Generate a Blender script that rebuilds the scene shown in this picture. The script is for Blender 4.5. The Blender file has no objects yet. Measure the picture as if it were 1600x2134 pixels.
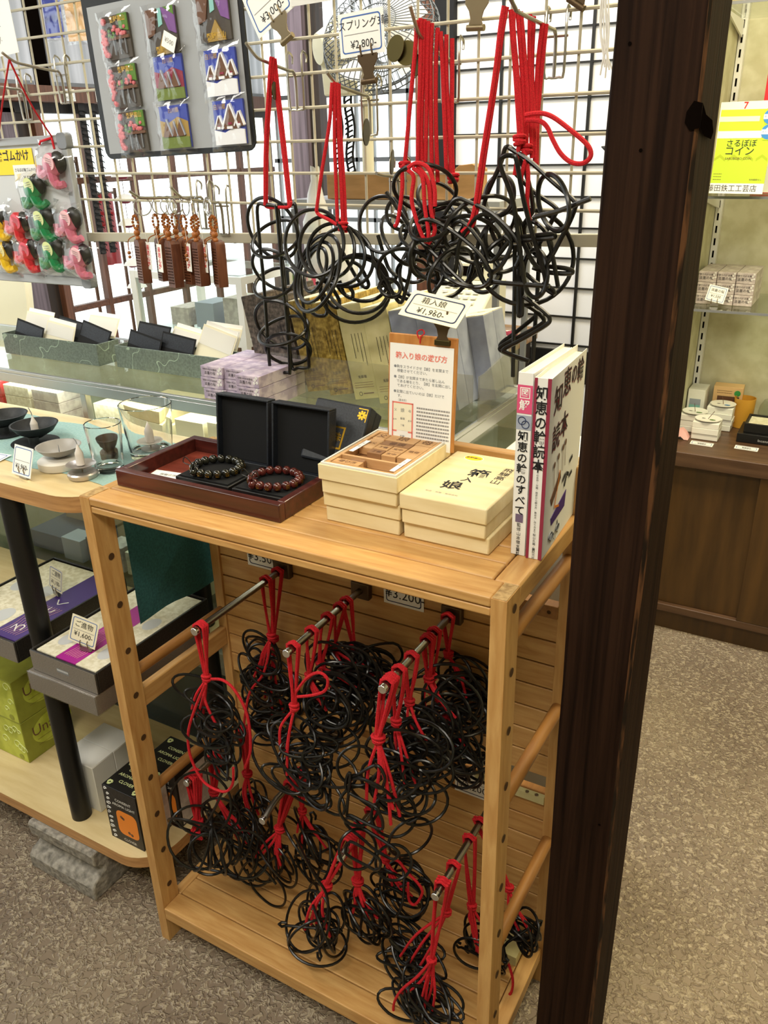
import bpy, math, random
from mathutils import Matrix, Vector
from math import sin, cos, pi, radians as rad

SC = bpy.context.scene
COL = SC.collection
V = Vector

# ------------------------------------------------------------------ camera
cam = bpy.data.cameras.new('camera')
camo = bpy.data.objects.new('camera', cam)
COL.objects.link(camo)
CAM_X = (0.8693, 0.4938, -0.0232)
CAM_Y = (-0.1831, 0.3652, 0.9127)
CAM_Z = (0.4592, -0.7891, 0.4079)
camo.matrix_world = Matrix(((CAM_X[0], CAM_Y[0], CAM_Z[0], 0.8922), (CAM_X[1], CAM_Y[1], CAM_Z[1], -0.6976),
                            (CAM_X[2], CAM_Y[2], CAM_Z[2], 1.3), (0, 0, 0, 1)))
cam.sensor_fit = 'VERTICAL'
cam.sensor_height = 32
cam.lens = 25.74
cam.clip_start = 0.02
SC.camera = camo
# ------------------------------------------------------------------ light
SC.view_settings.view_transform = 'Standard'
SC.view_settings.look = 'None'
SC.view_settings.gamma = 1
SC.view_settings.use_curve_mapping = False
SC.view_settings.exposure = -0.1
wld = bpy.data.worlds.new('daylight')
SC.world = wld
wld.use_nodes = True
wbg = wld.node_tree.nodes['Background']
wbg.inputs[0].default_value = (0.93, 0.97, 1.0, 1)
wbg.inputs[1].default_value = 3.0


def area(name, loc, look, sx, sy, power, color):
    l = bpy.data.lights.new(name, 'AREA')
    l.shape = 'RECTANGLE'
    l.size, l.size_y, l.energy, l.color = sx, sy, power, color
    o = bpy.data.objects.new(name, l)
    COL.objects.link(o)
    o.location = loc
    o.rotation_euler = (V(look) - V(loc)).to_track_quat('-Z', 'Y').to_euler()
    return o


area('ceiling_lamp_front', (0.75, -1.15, 2.38), (0.4, -0.2, 0.9), 1.25, 0.3, 34, (1.0, 0.93, 0.80))
area('ceiling_lamp_left', (-1.0, -0.6, 2.38), (-0.8, 0.1, 0.8), 1.25, 0.3, 24, (1.0, 0.97, 0.9))
area('ceiling_lamp_alcove', (0.83, 0.85, 2.38), (0.88, 0.85, 0.0), 0.3, 1.25, 46, (1.0, 0.86, 0.58))
area('case_strip_lamp', (-.6, .40, .870), (-.6, .47, .5), 1.9, .012, 2.6, (1.0, .97, .80))
area('ceiling_lamp_counter', (-0.6, 1.15, 2.38), (-0.6, 1.15, 0.0), 1.25, 0.3, 26, (0.97, 0.98, 1.0))


# ------------------------------------------------------------------ materials
def lin(c):
    return tuple(((x / 12.92) if x <= 0.04045 else ((x + 0.055) / 1.055) ** 2.4) for x in c)


def hx(h):
    return lin(tuple(int(h[i:i + 2], 16) / 255 for i in (0, 2, 4))) + (1,)


MATS = {}


def M_(name):
    return MATS[name]


def base(name, color, rough=0.5, metal=0.0, spec=0.5, coat=0.0, trans=0.0, ior=1.45, alpha=1.0):
    m = bpy.data.materials.new(name)
    m.use_nodes = True
    b = m.node_tree.nodes['Principled BSDF']
    b.inputs['Base Color'].default_value = hx(color)
    b.inputs['Roughness'].default_value = rough
    b.inputs['Metallic'].default_value = metal
    b.inputs['Specular IOR Level'].default_value = spec
    b.inputs['Coat Weight'].default_value = coat
    b.inputs['Transmission Weight'].default_value = trans
    b.inputs['IOR'].default_value = ior
    b.inputs['Alpha'].default_value = alpha
    MATS[name] = m
    return m


def nd(m, t, **kw):
    n = m.node_tree.nodes.new(t)
    for k, v in kw.items():
        if hasattr(n, k):
            setattr(n, k, v)
        else:
            n.inputs[k].default_value = v
    return n


def lk(m, a, b):
    m.node_tree.links.new(a, b)


def noisy(name, c1, c2, scale=(1, 1, 1), nscale=8.0, detail=4, rough=0.5, lo=0.35, hi=0.65, bump=0.0, bdist=0.002, metal=0.0, coat=0.0,
          distort=0.0, spec=0.5, c3=None):
    """colour mixed by a stretched noise (wood grain, paper fibre, stone)"""
    m = base(name, c1, rough, metal, spec, coat)
    b = m.node_tree.nodes['Principled BSDF']
    tc = nd(m, 'ShaderNodeTexCoord')
    mp = nd(m, 'ShaderNodeMapping')
    mp.inputs['Scale'].default_value = scale
    lk(m, tc.outputs['Object'], mp.inputs['Vector'])
    n = nd(m, 'ShaderNodeTexNoise', Scale=nscale, Detail=detail, Distortion=distort)
    lk(m, mp.outputs[0], n.inputs['Vector'])
    r = nd(m, 'ShaderNodeValToRGB')
    e = r.color_ramp.elements
    e[0].position, e[1].position = lo, hi
    e[0].color, e[1].color = hx(c1), hx(c2)
    if c3:
        x = e.new(hi + 0.12)
        x.color = hx(c3)
    lk(m, n.outputs['Fac'], r.inputs[0])
    lk(m, r.outputs[0], b.inputs['Base Color'])
    if bump:
        bp = nd(m, 'ShaderNodeBump', Strength=bump, Distance=bdist)
        lk(m, n.outputs['Fac'], bp.inputs['Height'])
        lk(m, bp.outputs[0], b.inputs['Normal'])
    return m


def glassy(name, color, gloss=0.08, tint=1.0, bump=0.0, rough=0.02, bscale=60, mixv=0.0):
    """thin clear sheet: see-through plus a fresnel gloss; mixv adds a milky share"""
    m = bpy.data.materials.new(name)
    m.use_nodes = True
    nt = m.node_tree
    nt.nodes.clear()
    out = nd(m, 'ShaderNodeOutputMaterial')
    tr = nd(m, 'ShaderNodeBsdfTransparent')
    tr.inputs[0].default_value = hx(color)
    gl = nd(m, 'ShaderNodeBsdfGlossy', Roughness=rough)
    fr = nd(m, 'ShaderNodeLayerWeight')
    pw = nd(m, 'ShaderNodeMath', operation='POWER')
    pw.inputs[1].default_value = 4.0
    lk(m, fr.outputs['Facing'], pw.inputs[0])
    ad = nd(m, 'ShaderNodeMath', operation='MULTIPLY_ADD', use_clamp=True)
    ad.inputs[1].default_value = .75
    ad.inputs[2].default_value = gloss
    lk(m, pw.outputs[0], ad.inputs[0])
    mx = nd(m, 'ShaderNodeMixShader')
    lk(m, ad.outputs[0], mx.inputs[0])
    lk(m, tr.outputs[0], mx.inputs[1])
    lk(m, gl.outputs[0], mx.inputs[2])
    last = mx
    if mixv:
        df = nd(m, 'ShaderNodeBsdfDiffuse')
        df.inputs[0].default_value = (0.9, 0.9, 0.9, 1)
        m2 = nd(m, 'ShaderNodeMixShader')
        m2.inputs[0].default_value = mixv
        lk(m, mx.outputs[0], m2.inputs[1])
        lk(m, df.outputs[0], m2.inputs[2])
        last = m2
    if bump:
        tc = nd(m, 'ShaderNodeTexCoord')
        n = nd(m, 'ShaderNodeTexNoise', Scale=bscale, Detail=2)
        lk(m, tc.outputs['Object'], n.inputs['Vector'])
        bp = nd(m, 'ShaderNodeBump', Strength=bump, Distance=0.01)
        lk(m, n.outputs['Fac'], bp.inputs['Height'])
        lk(m, bp.outputs[0], gl.inputs['Normal'])
        lk(m, bp.outputs[0], fr.inputs['Normal'])
    lk(m, last.outputs[0], out.inputs[0])
    MATS[name] = m
    return m


# plain colours
for n_, c_, r_ in (('white_card', 'F2F1EC', .6), ('paper', 'E9E8E4', .7), ('cream_paper', 'E8E2C8', .7), ('ink', '17171B', .6), ('grey_ink', '8F8D8C', .7),
                   ('blue_ink', '3F68B0', .6), ('navy_ink', '1D2C55', .6), ('red_ink', 'D0202A', .6), ('coral_ink', 'E2796B', .7), ('yellow', 'F2D21B', .55),
                   ('black_satin', '141414', .42), ('black_matte', '0E0E10', .8), ('velvet', '08090C', .95), ('white_gloss', 'F4F3EE', .25),
                   ('white_box', 'DEDCD4', .6), ('light_grey', 'C4C6C8', .5), ('grey_frame', '9DA0A4', .45), ('mid_grey', '7C7F84', .5), ('lime', 'BCDA30', .55),
                   ('lime_dark', 'A9BC1E', .6), ('sky', '3A86CB', .5), ('crimson', 'B3252E', .5), ('magenta', 'A5208C', .45), ('purple', '452A78', .45), ('teal_print', '8FC9C4', .5),
                   ('pink_box', 'D8547E', .5), ('maroon', '8E2C44', .5), ('cream_machine', 'DAD6BC', .45),
                   ('orange_cup', 'D39A35', .5), ('orange_print', 'E8862A', .5), ('peach', 'E9C08A', .6), ('green_print', '3C9A4E', .5), ('brown_print', '6B4A36', .6),
                   ('pale_pink', 'EDB7B4', .7), ('snow', 'EEF0F5', .6), ('blue_sky', '3A49A8', .4), ('grass_print', '6E7F35', .5), ('pink_petal', 'D2747A', .7), ('stone_print', '4B443E', .6),
                   ('thatch', '70503A', .7), ('leaf_green', '57812E', .6), ('straw', 'A88A48', .6), ('violet_print', '7F5496', .6), ('gold_print', 'C7A03C', .35),
                   ('red_tie', 'C6222F', .3), ('green_tie', '117A44', .3), ('pink_tie', 'C0687F', .3), ('yellow_tie', 'E0B81A', .3), ('sticker_green', 'DDE6A4', .5), ('sticker_pink', 'F0BFC6', .5),
                   ('sticker_yellow', 'EFE39A', .5), ('sticker_red', 'E4566B', .5), ('white_plastic', 'ECECEA', .35), ('shop_red', 'C21E2C', .5), ('candle', 'DCD6D0', .4),
                   ('string_white', 'E8E6E0', .8), ('fan_grey', '50555B', .4), ('outside_wall', 'F4F4F2', .9), ('bluegrey', '9FA6B6', .55), ('lilac_line', '6E5E7A', .6)):
    base(n_, c_, r_)
base('steel', 'A9A59C', .32, 1.0)
base('dark_slot', '0C0806', 1.0, 0, 0.0)
base('hole', '4A3012', .9)
base('dark_steel', '6B665E', .3, 1.0)
base('rod_steel', '8C8780', .28, 1.0)
base('bright_steel', 'D8D8DA', .22, 1.0)
base('brass_old', '4C4428', .5, 1.0)
base('bulldog', '8A7C62', .42, .85)
base('bulldog_dark', '5F4E3A', .45, .8)
base('alloy', 'B4B7B8', .35, .8)
base('gold', 'D9A938', .3, 1.0)
base('wire_black', '121211', .3, .0, .6, .25)
noisy('wire_iron', '0C0B0A', '1B1916', (1, 1, 1), 90, 3, .29, metal=.2, spec=.55)
noisy('cord_red', 'A80F1C', 'D21C28', (1, 1, 1), 900, 1, .85, bump=.35, bdist=.0008)
base('grid_cream', 'ADA794', .35)
noisy('wood_rack', 'B28147', 'CFA468', (1, 9, 9), 14, 5, .38, lo=.25, hi=.72, distort=.4)
noisy('wood_rack_v', 'B28147', 'CFA468', (9, 9, 1), 14, 5, .38, lo=.25, hi=.72, distort=.4)
noisy('wood_rack_y', 'B28147', 'CDA266', (9, 1, 9), 14, 5, .38, lo=.25, hi=.72, distort=.4)
noisy('wood_end', '8F7146', 'B99A68', (1, 1, 1), 160, 5, .6, lo=.35, hi=.6)
noisy('wood_pale', 'CDB583', 'DCC798', (1, 7, 7), 10, 4, .4, lo=.3, hi=.7)
noisy('wood_edge', 'A77A4C', 'C99A66', (1, 6, 20), 10, 4, .45, lo=.3, hi=.7)
noisy('wood_dowel_shaded', '86592C', 'A5743C', (9, 1, 9), 14, 5, .45, lo=.25, hi=.72)  # rack wood made darker: the shade inside the rack is in the colour
noisy('pillar_wood', '170E0A', '2E1E15', (22, 22, .5), 5, 8, .7, lo=.30, hi=.62, bump=.4, bdist=.003, distort=1.1, spec=.06)
noisy('pillar_worn', '1B110B', '5C3C25', (40, 40, 5), 4, 6, .6, lo=.42, hi=.6, spec=.2)
noisy('post_lit', '4A4046', '7A6D78', (14, 14, .5), 5, 5, .6, lo=.3, hi=.7, bump=.2)  # lit post face, window light put into the purple grey
noisy('post_dark', '1D1814', '33261E', (14, 14, .5), 5, 5, .6)
noisy('brown_wood', '4E2F1F', '6D4530', (1, 12, 12), 6, 4, .5)
noisy('brown_wood_v', '4E2F1F', '6D4530', (12, 12, 1), 6, 4, .5)
noisy('desk_wood', '8A6844', 'A5825A', (1, 9, 9), 6, 4, .25, coat=.3)
noisy('cabinet_wood', '3B2812', '563C1C', (8, 8, .8), 4, 4, .38, lo=.3, hi=.7, coat=.15)
noisy('cabinet_top', '4B3524', '5F4632', (1, 10, 10), 6, 4, .4)
noisy('mahogany', '34130F', '54231C', (1, 12, 12), 9, 5, .3, lo=.3, hi=.7, coat=.4)
noisy('mahogany_floor', '64291F', '7E3A2D', (1, 10, 10), 12, 5, .3, coat=.3)
noisy('paulownia', 'DDC998', 'E8D8AE', (1, 6, 6), 14, 4, .55, lo=.3, hi=.7)
noisy('beech', 'B98D5C', 'CDA475', (1, 8, 8), 16, 4, .5, lo=.3, hi=.7)
noisy('walnut', '8A6240', 'A0774F', (1, 8, 8), 16, 4, .5, lo=.3, hi=.7)
noisy('clipboard_wood', 'A5682F', 'C18848', (7, 7, 1), 16, 4, .45, lo=.3, hi=.7)
noisy('washi_wall', 'C6C2A2', 'D6D3B8', (1, 1, 1), 22, 6, .8, lo=.4, hi=.62, bump=.05)
base('shoji_paper', 'E9EBF2', .9)
noisy('concrete', '66625B', 'A8A298', (1, 1, 1), 85, 6, .95, lo=.3, hi=.7, bump=.9, bdist=.004)
noisy('cardboard', 'A57F52', 'B98F60', (1, 4, 4), 14, 3, .8)
noisy('teal_cloth_lit', '8DB0AD', '9FBDB8', (1, 1, 1), 240, 3, .95, bump=.1, bdist=.0008)  # cloth on the table top, its light put into the colour
noisy('teal_cloth_shaded', '265558', '316669', (1, 1, 1), 260, 3, .95, bump=.1, bdist=.0008)  # the same cloth where it hangs, shade put into the colour
noisy('sutra_wood', '4F2A1A', '73442C', (8, 8, 1), 20, 4, .45, lo=.3, hi=.7)
noisy('bead_wood', '8A4D1E', 'A8652C', (1, 1, 1), 60, 2, .4)
noisy('bead_red', '3A1412', '5E241E', (1, 1, 1), 120, 2, .2, coat=.5)
noisy('bead_black', '0D0D0B', '2B2A20', (1, 1, 1), 120, 2, .15, coat=.5)
base('ceramic_grey', '98948F', .38)
base('satin_silver', 'B9B2AC', .3, .7)
base('ceramic_white', 'D4D0C8', .5)
noisy('cast_black', '121416', '1E2023', (1, 1, 1), 180, 3, .55, bump=.1)
noisy('leatherette', '15181E', '22262E', (1, 1, 1), 420, 3, .5, bump=.25, bdist=.0006)
noisy('crosshatch', '1A1817', '2E2A28', (1, 1, 1), 380, 3, .45, bump=.3, bdist=.0006)
noisy('silver_paper', '77716B', '8F8880', (1, 4, 4), 300, 3, .35, metal=.3)
noisy('fibre_paper', 'D3CBAE', 'E8E2CC', (1, 1, 1), 120, 5, .7, lo=.4, hi=.6)
noisy('lilac_paper', 'A798AE', 'C9BBC8', (1, 1, 1), 60, 4, .55, lo=.42, hi=.6)
noisy('lilac_grey', 'B5A9A6', 'CFC6C0', (1, 1, 1), 60, 4, .55, lo=.42, hi=.6)
noisy('box_brown', '3A322C', '6E6258', (1, 1, 1), 130, 4, .5, lo=.42, hi=.66)
noisy('box_gold', '7C6426', 'B59A4C', (1, 1, 1), 120, 4, .42, lo=.4, hi=.66, c3='D8C58C')
noisy('box_cream', 'B9B07C', 'C9C090', (1, 1, 1), 30, 3, .55)
noisy('box_blue', '868DA0', '9BA2B4', (1, 1, 1), 30, 3, .55)
noisy('box_lid', 'CFC7A6', 'DDD6B8', (1, 1, 1), 30, 3, .6)
noisy('box_lime', '9FA832', 'BDC64E', (1, 1, 1), 24, 4, .45, lo=.42, hi=.6)
noisy('box_olive', '84882E', '949838', (1, 1, 1), 24, 4, .45)
noisy('steel_sheet', '9A9CA2', 'CFCFD6', (9, 9, .3), 2.2, 2, .4, metal=.25)
glassy('case_glass', 'F7FBF8', .04)
glassy('clear_glass', 'F8FAF8', .02)
glassy('acrylic', 'F1F1EA', .05, mixv=.04)
glassy('bag_film', 'FFFFFF', .06, bump=.9, rough=.05, bscale=20)
glassy('sleeve_film', 'FFFFFF', .03, rough=.1)
glassy('white_bag', 'F2F4F4', .06, bump=.8, rough=.25, bscale=40, mixv=.72)

m = base('tumbler_glass', 'FFFFFF', 0.0, 0, .5, 0, 1.0, 1.47)

# washi paper with pale fibres
m = noisy('washi_green', '545F58', '67736B', (1, 1, 1), 260, 3, .75)
b = m.node_tree.nodes['Principled BSDF']
src = b.inputs['Base Color'].links[0].from_socket
tc = nd(m, 'ShaderNodeTexCoord')
nz = nd(m, 'ShaderNodeTexNoise', Scale=19, Detail=1, Distortion=.2)
lk(m, tc.outputs['Object'], nz.inputs['Vector'])
s1 = nd(m, 'ShaderNodeMath', operation='SUBTRACT')
s1.inputs[1].default_value = .5
lk(m, nz.outputs['Fac'], s1.inputs[0])
s2 = nd(m, 'ShaderNodeMath', operation='ABSOLUTE')
lk(m, s1.outputs[0], s2.inputs[0])
s3 = nd(m, 'ShaderNodeMath', operation='LESS_THAN')
s3.inputs[1].default_value = .0065
lk(m, s2.outputs[0], s3.inputs[0])
mx = nd(m, 'ShaderNodeMix', data_type='RGBA')
lk(m, s3.outputs[0], mx.inputs[0])
lk(m, src, mx.inputs[6])
mx.inputs[7].default_value = hx('8FA392')
lk(m, mx.outputs[2], b.inputs['Base Color'])

# embossed vinyl floor
m = base('floor_vinyl', '8C7B66', .42)
b = m.node_tree.nodes['Principled BSDF']
tc = nd(m, 'ShaderNodeTexCoord')
n1 = nd(m, 'ShaderNodeTexNoise', Scale=70, Detail=2, Distortion=.7)
n2 = nd(m, 'ShaderNodeTexNoise', Scale=3.0, Detail=4)
n3 = nd(m, 'ShaderNodeTexNoise', Scale=160, Detail=2)
for n_ in (n1, n2, n3):
    lk(m, tc.outputs['Object'], n_.inputs['Vector'])
sb = nd(m, 'ShaderNodeMath', operation='SUBTRACT')
sb.inputs[1].default_value = .5
lk(m, n1.outputs['Fac'], sb.inputs[0])
ab = nd(m, 'ShaderNodeMath', operation='ABSOLUTE')
lk(m, sb.outputs[0], ab.inputs[0])
r1 = nd(m, 'ShaderNodeValToRGB')       # narrow raised ridges
e = r1.color_ramp.elements
e[0].position, e[0].color = .0, (1, 1, 1, 1)
e[1].position, e[1].color = .10, (0, 0, 0, 1)
lk(m, ab.outputs[0], r1.inputs[0])
mk = nd(m, 'ShaderNodeMath', operation='MULTIPLY')
gt = nd(m, 'ShaderNodeMath', operation='GREATER_THAN')
gt.inputs[1].default_value = .47
lk(m, n3.outputs['Fac'], gt.inputs[0])
lk(m, r1.outputs[0], mk.inputs[0])
lk(m, gt.outputs[0], mk.inputs[1])
r2 = nd(m, 'ShaderNodeValToRGB')
e = r2.color_ramp.elements
e[0].position, e[0].color = .35, hx('78695A')
e[1].position, e[1].color = .68, hx('8E7E6A')
lk(m, n2.outputs['Fac'], r2.inputs[0])
mx = nd(m, 'ShaderNodeMix', data_type='RGBA')
lk(m, mk.outputs[0], mx.inputs[0])
lk(m, r2.outputs[0], mx.inputs[6])
mx.inputs[7].default_value = hx('B3A48B')  # ridges painted lighter, as light catching the relief
lk(m, mx.outputs[2], b.inputs['Base Color'])
bp = nd(m, 'ShaderNodeBump', Strength=.75, Distance=.0035)
lk(m, r1.outputs[0], bp.inputs['Height'])
lk(m, bp.outputs[0], b.inputs['Normal'])

# ------------------------------------------------------------------ mesh tools
I4 = Matrix.Identity(4)


def FR(o, x, y):
    """frame at o with local x, y directions (z = x cross y)"""
    x = V(x).normalized()
    z = x.cross(V(y)).normalized()
    y = z.cross(x)
    return Matrix(((x.x, y.x, z.x, o[0]), (x.y, y.y, z.y, o[1]), (x.z, y.z, z.z, o[2]), (0, 0, 0, 1)))


_txt = {}


def txt_mesh(body, bold):
    k = (body, bold)
    if k not in _txt:
        c = bpy.data.curves.new('t', 'FONT')
        c.body = body
        c.resolution_u = 2
        c.align_x = 'CENTER'
        c.align_y = 'CENTER'
        c.offset = .018 if bold else 0
        o = bpy.data.objects.new('t', c)
        COL.objects.link(o)
        bpy.context.view_layer.update()
        ev = o.evaluated_get(bpy.context.evaluated_depsgraph_get())
        me = ev.to_mesh()
        _txt[k] = ([tuple(v.co) for v in me.vertices], [tuple(p.vertices) for p in me.polygons])
        ev.to_mesh_clear()
        bpy.data.objects.remove(o)
        bpy.data.curves.remove(c)
    return _txt[k]


class MB:
    def __init__(s, M=I4):
        s.v, s.f, s.mi, s.mats, s.M = [], [], [], [], M

    def add(s, vs, fs, mat, M=None):
        M = s.M if M is None else s.M @ M
        if mat not in s.mats:
            s.mats.append(mat)
        k, o = s.mats.index(mat), len(s.v)
        s.v += [M @ V(p) for p in vs]
        s.f += [tuple(i + o for i in f) for f in fs]
        s.mi += [k] * len(fs)
        return s

    def box(s, x0, x1, y0, y1, z0, z1, mat, M=None):
        vs = [(x, y, z) for x in (x0, x1) for y in (y0, y1) for z in (z0, z1)]
        return s.add(vs, [(0, 1, 3, 2), (4, 6, 7, 5), (0, 4, 5, 1), (2, 3, 7, 6), (0, 2, 6, 4), (1, 5, 7, 3)], mat, M)

    def cbox(s, c, d, mat, M=None):
        return s.box(c[0] - d[0] / 2, c[0] + d[0] / 2, c[1] - d[1] / 2, c[1] + d[1] / 2, c[2] - d[2] / 2, c[2] + d[2] / 2, mat, M)

    def tray(s, x0, x1, y0, y1, z0, z1, t, mat, inner=None, M=None, fl=None):
        """open box with walls t thick"""
        inner = inner or mat
        s.box(x0, x1, y0, y0 + t, z0, z1, mat, M)
        s.box(x0, x1, y1 - t, y1, z0, z1, mat, M)
        s.box(x0, x0 + t, y0 + t, y1 - t, z0, z1, mat, M)
        s.box(x1 - t, x1, y0 + t, y1 - t, z0, z1, mat, M)
        return s.box(x0 + t, x1 - t, y0 + t, y1 - t, z0, z0 + (fl or t), inner, M)

    def tube(s, pts, r, mat, n=8, closed=False, M=None):
        P = [V(p) for p in pts]
        P = [p for i, p in enumerate(P) if i == 0 or (p - P[i - 1]).length > 1e-6]
        if closed and (P[0] - P[-1]).length < 1e-6:
            P.pop()
        m_ = len(P)
        vs, fs = [], []
        nrm = None
        for i in range(m_):
            a = P[i - 1] if (i or closed) else P[i]
            b_ = P[(i + 1) % m_] if (i < m_ - 1 or closed) else P[i]
            t = (b_ - a).normalized() if (b_ - a).length > 1e-9 else V((0, 0, 1))
            if nrm is None:
                nrm = t.orthogonal().normalized()
            nrm = (nrm - t * nrm.dot(t))
            nrm = nrm.normalized() if nrm.length > 1e-6 else t.orthogonal().normalized()
            bn = t.cross(nrm)
            rr = r[i] if isinstance(r, (list, tuple)) else r
            for j in range(n):
                a_ = 2 * pi * j / n
                vs.append(P[i] + (nrm * cos(a_) + bn * sin(a_)) * rr)
        for i in range(m_ if closed else m_ - 1):
            q = (i + 1) % m_
            for j in range(n):
                k = (j + 1) % n
                fs.append((i * n + j, i * n + k, q * n + k, q * n + j))
        if not closed:
            fs.append(tuple(range(n))[::-1])
            fs.append(tuple((m_ - 1) * n + j for j in range(n)))
        return s.add(vs, fs, mat, M)

    def cyl(s, a, b_, r, mat, n=16, M=None):
        return s.tube([a, b_], r, mat, n, False, M)

    def lathe(s, prof, mat, n=24, M=None, c=(0, 0, 0)):
        """prof: (r, z) list turned about local z"""
        vs, fs = [], []
        for r, z in prof:
            for j in range(n):
                a_ = 2 * pi * j / n
                vs.append((c[0] + r * cos(a_), c[1] + r * sin(a_), c[2] + z))
        for i in range(len(prof) - 1):
            for j in range(n):
                k = (j + 1) % n
                fs.append((i * n + j, i * n + k, (i + 1) * n + k, (i + 1) * n + j))
        if prof[0][0] > 1e-6:
            fs.append(tuple(range(n))[::-1])
        if prof[-1][0] > 1e-6:
            fs.append(tuple((len(prof) - 1) * n + j for j in range(n)))
        return s.add(vs, fs, mat, M)

    def ball(s, c, r, mat, n=12, M=None, sc=(1, 1, 1)):
        k = n // 2
        vs, fs = [(c[0], c[1], c[2] - r * sc[2])], []
        for i in range(1, k):
            t = -pi / 2 + pi * i / k
            for j in range(n):
                a_ = 2 * pi * j / n
                vs.append((c[0] + r * sc[0] * cos(t) * cos(a_), c[1] + r * sc[1] * cos(t) * sin(a_), c[2] + r * sc[2] * sin(t)))
        vs.append((c[0], c[1], c[2] + r * sc[2]))
        for j in range(n):
            q = (j + 1) % n
            fs.append((0, 1 + q, 1 + j))
            fs.append((len(vs) - 1, 1 + (k - 2) * n + j, 1 + (k - 2) * n + q))
            for i in range(k - 2):
                fs.append((1 + i * n + j, 1 + i * n + q, 1 + (i + 1) * n + q, 1 + (i + 1) * n + j))
        return s.add(vs, fs, mat, M)

    def prism(s, poly, z0, z1, mat, M=None):
        n = len(poly)
        vs = [(x, y, z0) for x, y in poly] + [(x, y, z1) for x, y in poly]
        fs = [tuple(range(n))[::-1], tuple(range(n, 2 * n))] + [(i, (i + 1) % n, n + (i + 1) % n, n + i) for i in range(n)]
        return s.add(vs, fs, mat, M)

    def quad(s, x0, x1, y0, y1, z, mat, M=None):
        return s.add([(x0, y0, z), (x1, y0, z), (x1, y1, z), (x0, y1, z)], [(0, 1, 2, 3)], mat, M)

    def disc(s, x, y, r, z, mat, M=None, n=24, ry=None):
        ry = ry or r
        return s.add([(x + r * cos(2 * pi * j / n), y + ry * sin(2 * pi * j / n), z) for j in range(n)], [tuple(range(n))], mat, M)

    def line(s, x0, y0, x1, y1, w, z, mat, M=None):
        d = V((x1 - x0, y1 - y0))
        p = V((-d.y, d.x)).normalized() * w / 2
        return s.add([(x0 + p.x, y0 + p.y, z), (x0 - p.x, y0 - p.y, z), (x1 - p.x, y1 - p.y, z), (x1 + p.x, y1 + p.y, z)], [(0, 1, 2, 3)], mat, M)

    def text(s, body, x, y, size, mat, z=.0004, vert=False, bold=False, sx=1.0, M=None, rot=0.0):
        if vert:
            for i, ch in enumerate(body):
                if ch != ' ':
                    s.text(ch, x, y - i * size * 1.02, size, mat, z, False, bold, sx, M)
            return s
        vs, fs = txt_mesh(body, bold)
        T = Matrix.Translation((x, y, z)) @ Matrix.Rotation(rot, 4, 'Z') @ Matrix.Diagonal((size * sx, size, 1, 1))
        return s.add(vs, fs, mat, T if M is None else M @ T)

    def lines_of_text(s, x0, x1, y, n, step, w, mat, z=.0004, M=None, rng=None):
        """rows of unreadably small print, as short strokes"""
        R_ = rng or random.Random(3)
        for i in range(n):
            x = x0
            while x < x1:
                l = R_.uniform(.5, .9) * step
                s.quad(x, min(x + l * .8, x1), y - i * step - w, y - i * step + w, z, mat, M)
                x += l
        return s


def spline(P, closed=False, k=5):
    """Catmull-Rom through the points"""
    P = [V(p) for p in P]
    n = len(P)
    out = []
    for i in range(n if closed else n - 1):
        g = lambda q: P[q % n] if closed else P[max(0, min(n - 1, q))]
        a, b_, c, d = g(i - 1), g(i), g(i + 1), g(i + 2)
        for j in range(k):
            t = j / k
            out.append(.5 * ((2 * b_) + (c - a) * t + (2 * a - 5 * b_ + 4 * c - d) * t * t + (3 * b_ - a - 3 * c + d) * t ** 3))
    if not closed:
        out.append(P[-1])
    return out


ROOT = {}


SUBOF = {'printed_top': 'carton', 'spine_print': 'cover', 'cover_print': 'cover',
         'sticker': 'padded_body', 'gold_emblem': 'lid', 'gold_corner': 'lid', 'printed_lettering': 'lid', 'oval_sticker': 'lid', 'price_sticker': 'plastic_bag',
         'display_window': 'display', 'instruction_sheet': 'board', 'brass_coin': 'cord', 'knot_end': 'cord'}


def link(name, mb, parent=None, bevel=0, smooth=35):
    if parent is not None and name in SUBOF:
        for c_ in parent.children:          # print and fittings sit on one part of the thing
            if c_.name.split('.')[0] == SUBOF[name]:
                parent = c_
                break
    me = bpy.data.meshes.new(name)
    if parent is not None:
        org = V(ROOT.get(parent.name, (0, 0, 0)))
    else:
        xs = [p.x for p in mb.v]
        ys = [p.y for p in mb.v]
        org = V(((min(xs) + max(xs)) / 2, (min(ys) + max(ys)) / 2, min(p.z for p in mb.v)))
    me.from_pydata([tuple(p - org) for p in mb.v], [], mb.f)
    for n in mb.mats:
        me.materials.append(MATS[n])
    me.polygons.foreach_set('material_index', mb.mi)
    me.polygons.foreach_set('use_smooth', [True] * len(mb.f))
    me.set_sharp_from_angle(angle=rad(smooth))
    me.update()
    o = bpy.data.objects.new(name, me)
    COL.objects.link(o)
    if parent is not None:
        o.parent = parent
        ROOT[o.name] = tuple(org)
    else:
        o.location = org
        ROOT[o.name] = tuple(org)
    if bevel:
        bv = o.modifiers.new('bevel', 'BEVEL')
        bv.width, bv.segments, bv.limit_method, bv.angle_limit = bevel, 2, 'ANGLE', rad(40)
    return o


def tag(o, label, cat, group=None, kind=None):
    if label:
        o['label'] = label
    if cat:
        o['category'] = cat
    if group:
        o['group'] = group
    if kind:
        o['kind'] = kind
    return o


def thing(name, label, cat, loc, group=None):
    o = bpy.data.objects.new(name, None)
    o.empty_display_size = .02
    COL.objects.link(o)
    o.location = loc
    ROOT[o.name] = tuple(loc)
    return tag(o, label, cat, group)


def solo(name, mb, label, cat, group=None, bevel=0, smooth=35):
    return tag(link(name, mb, None, bevel, smooth), label, cat, group)


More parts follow.
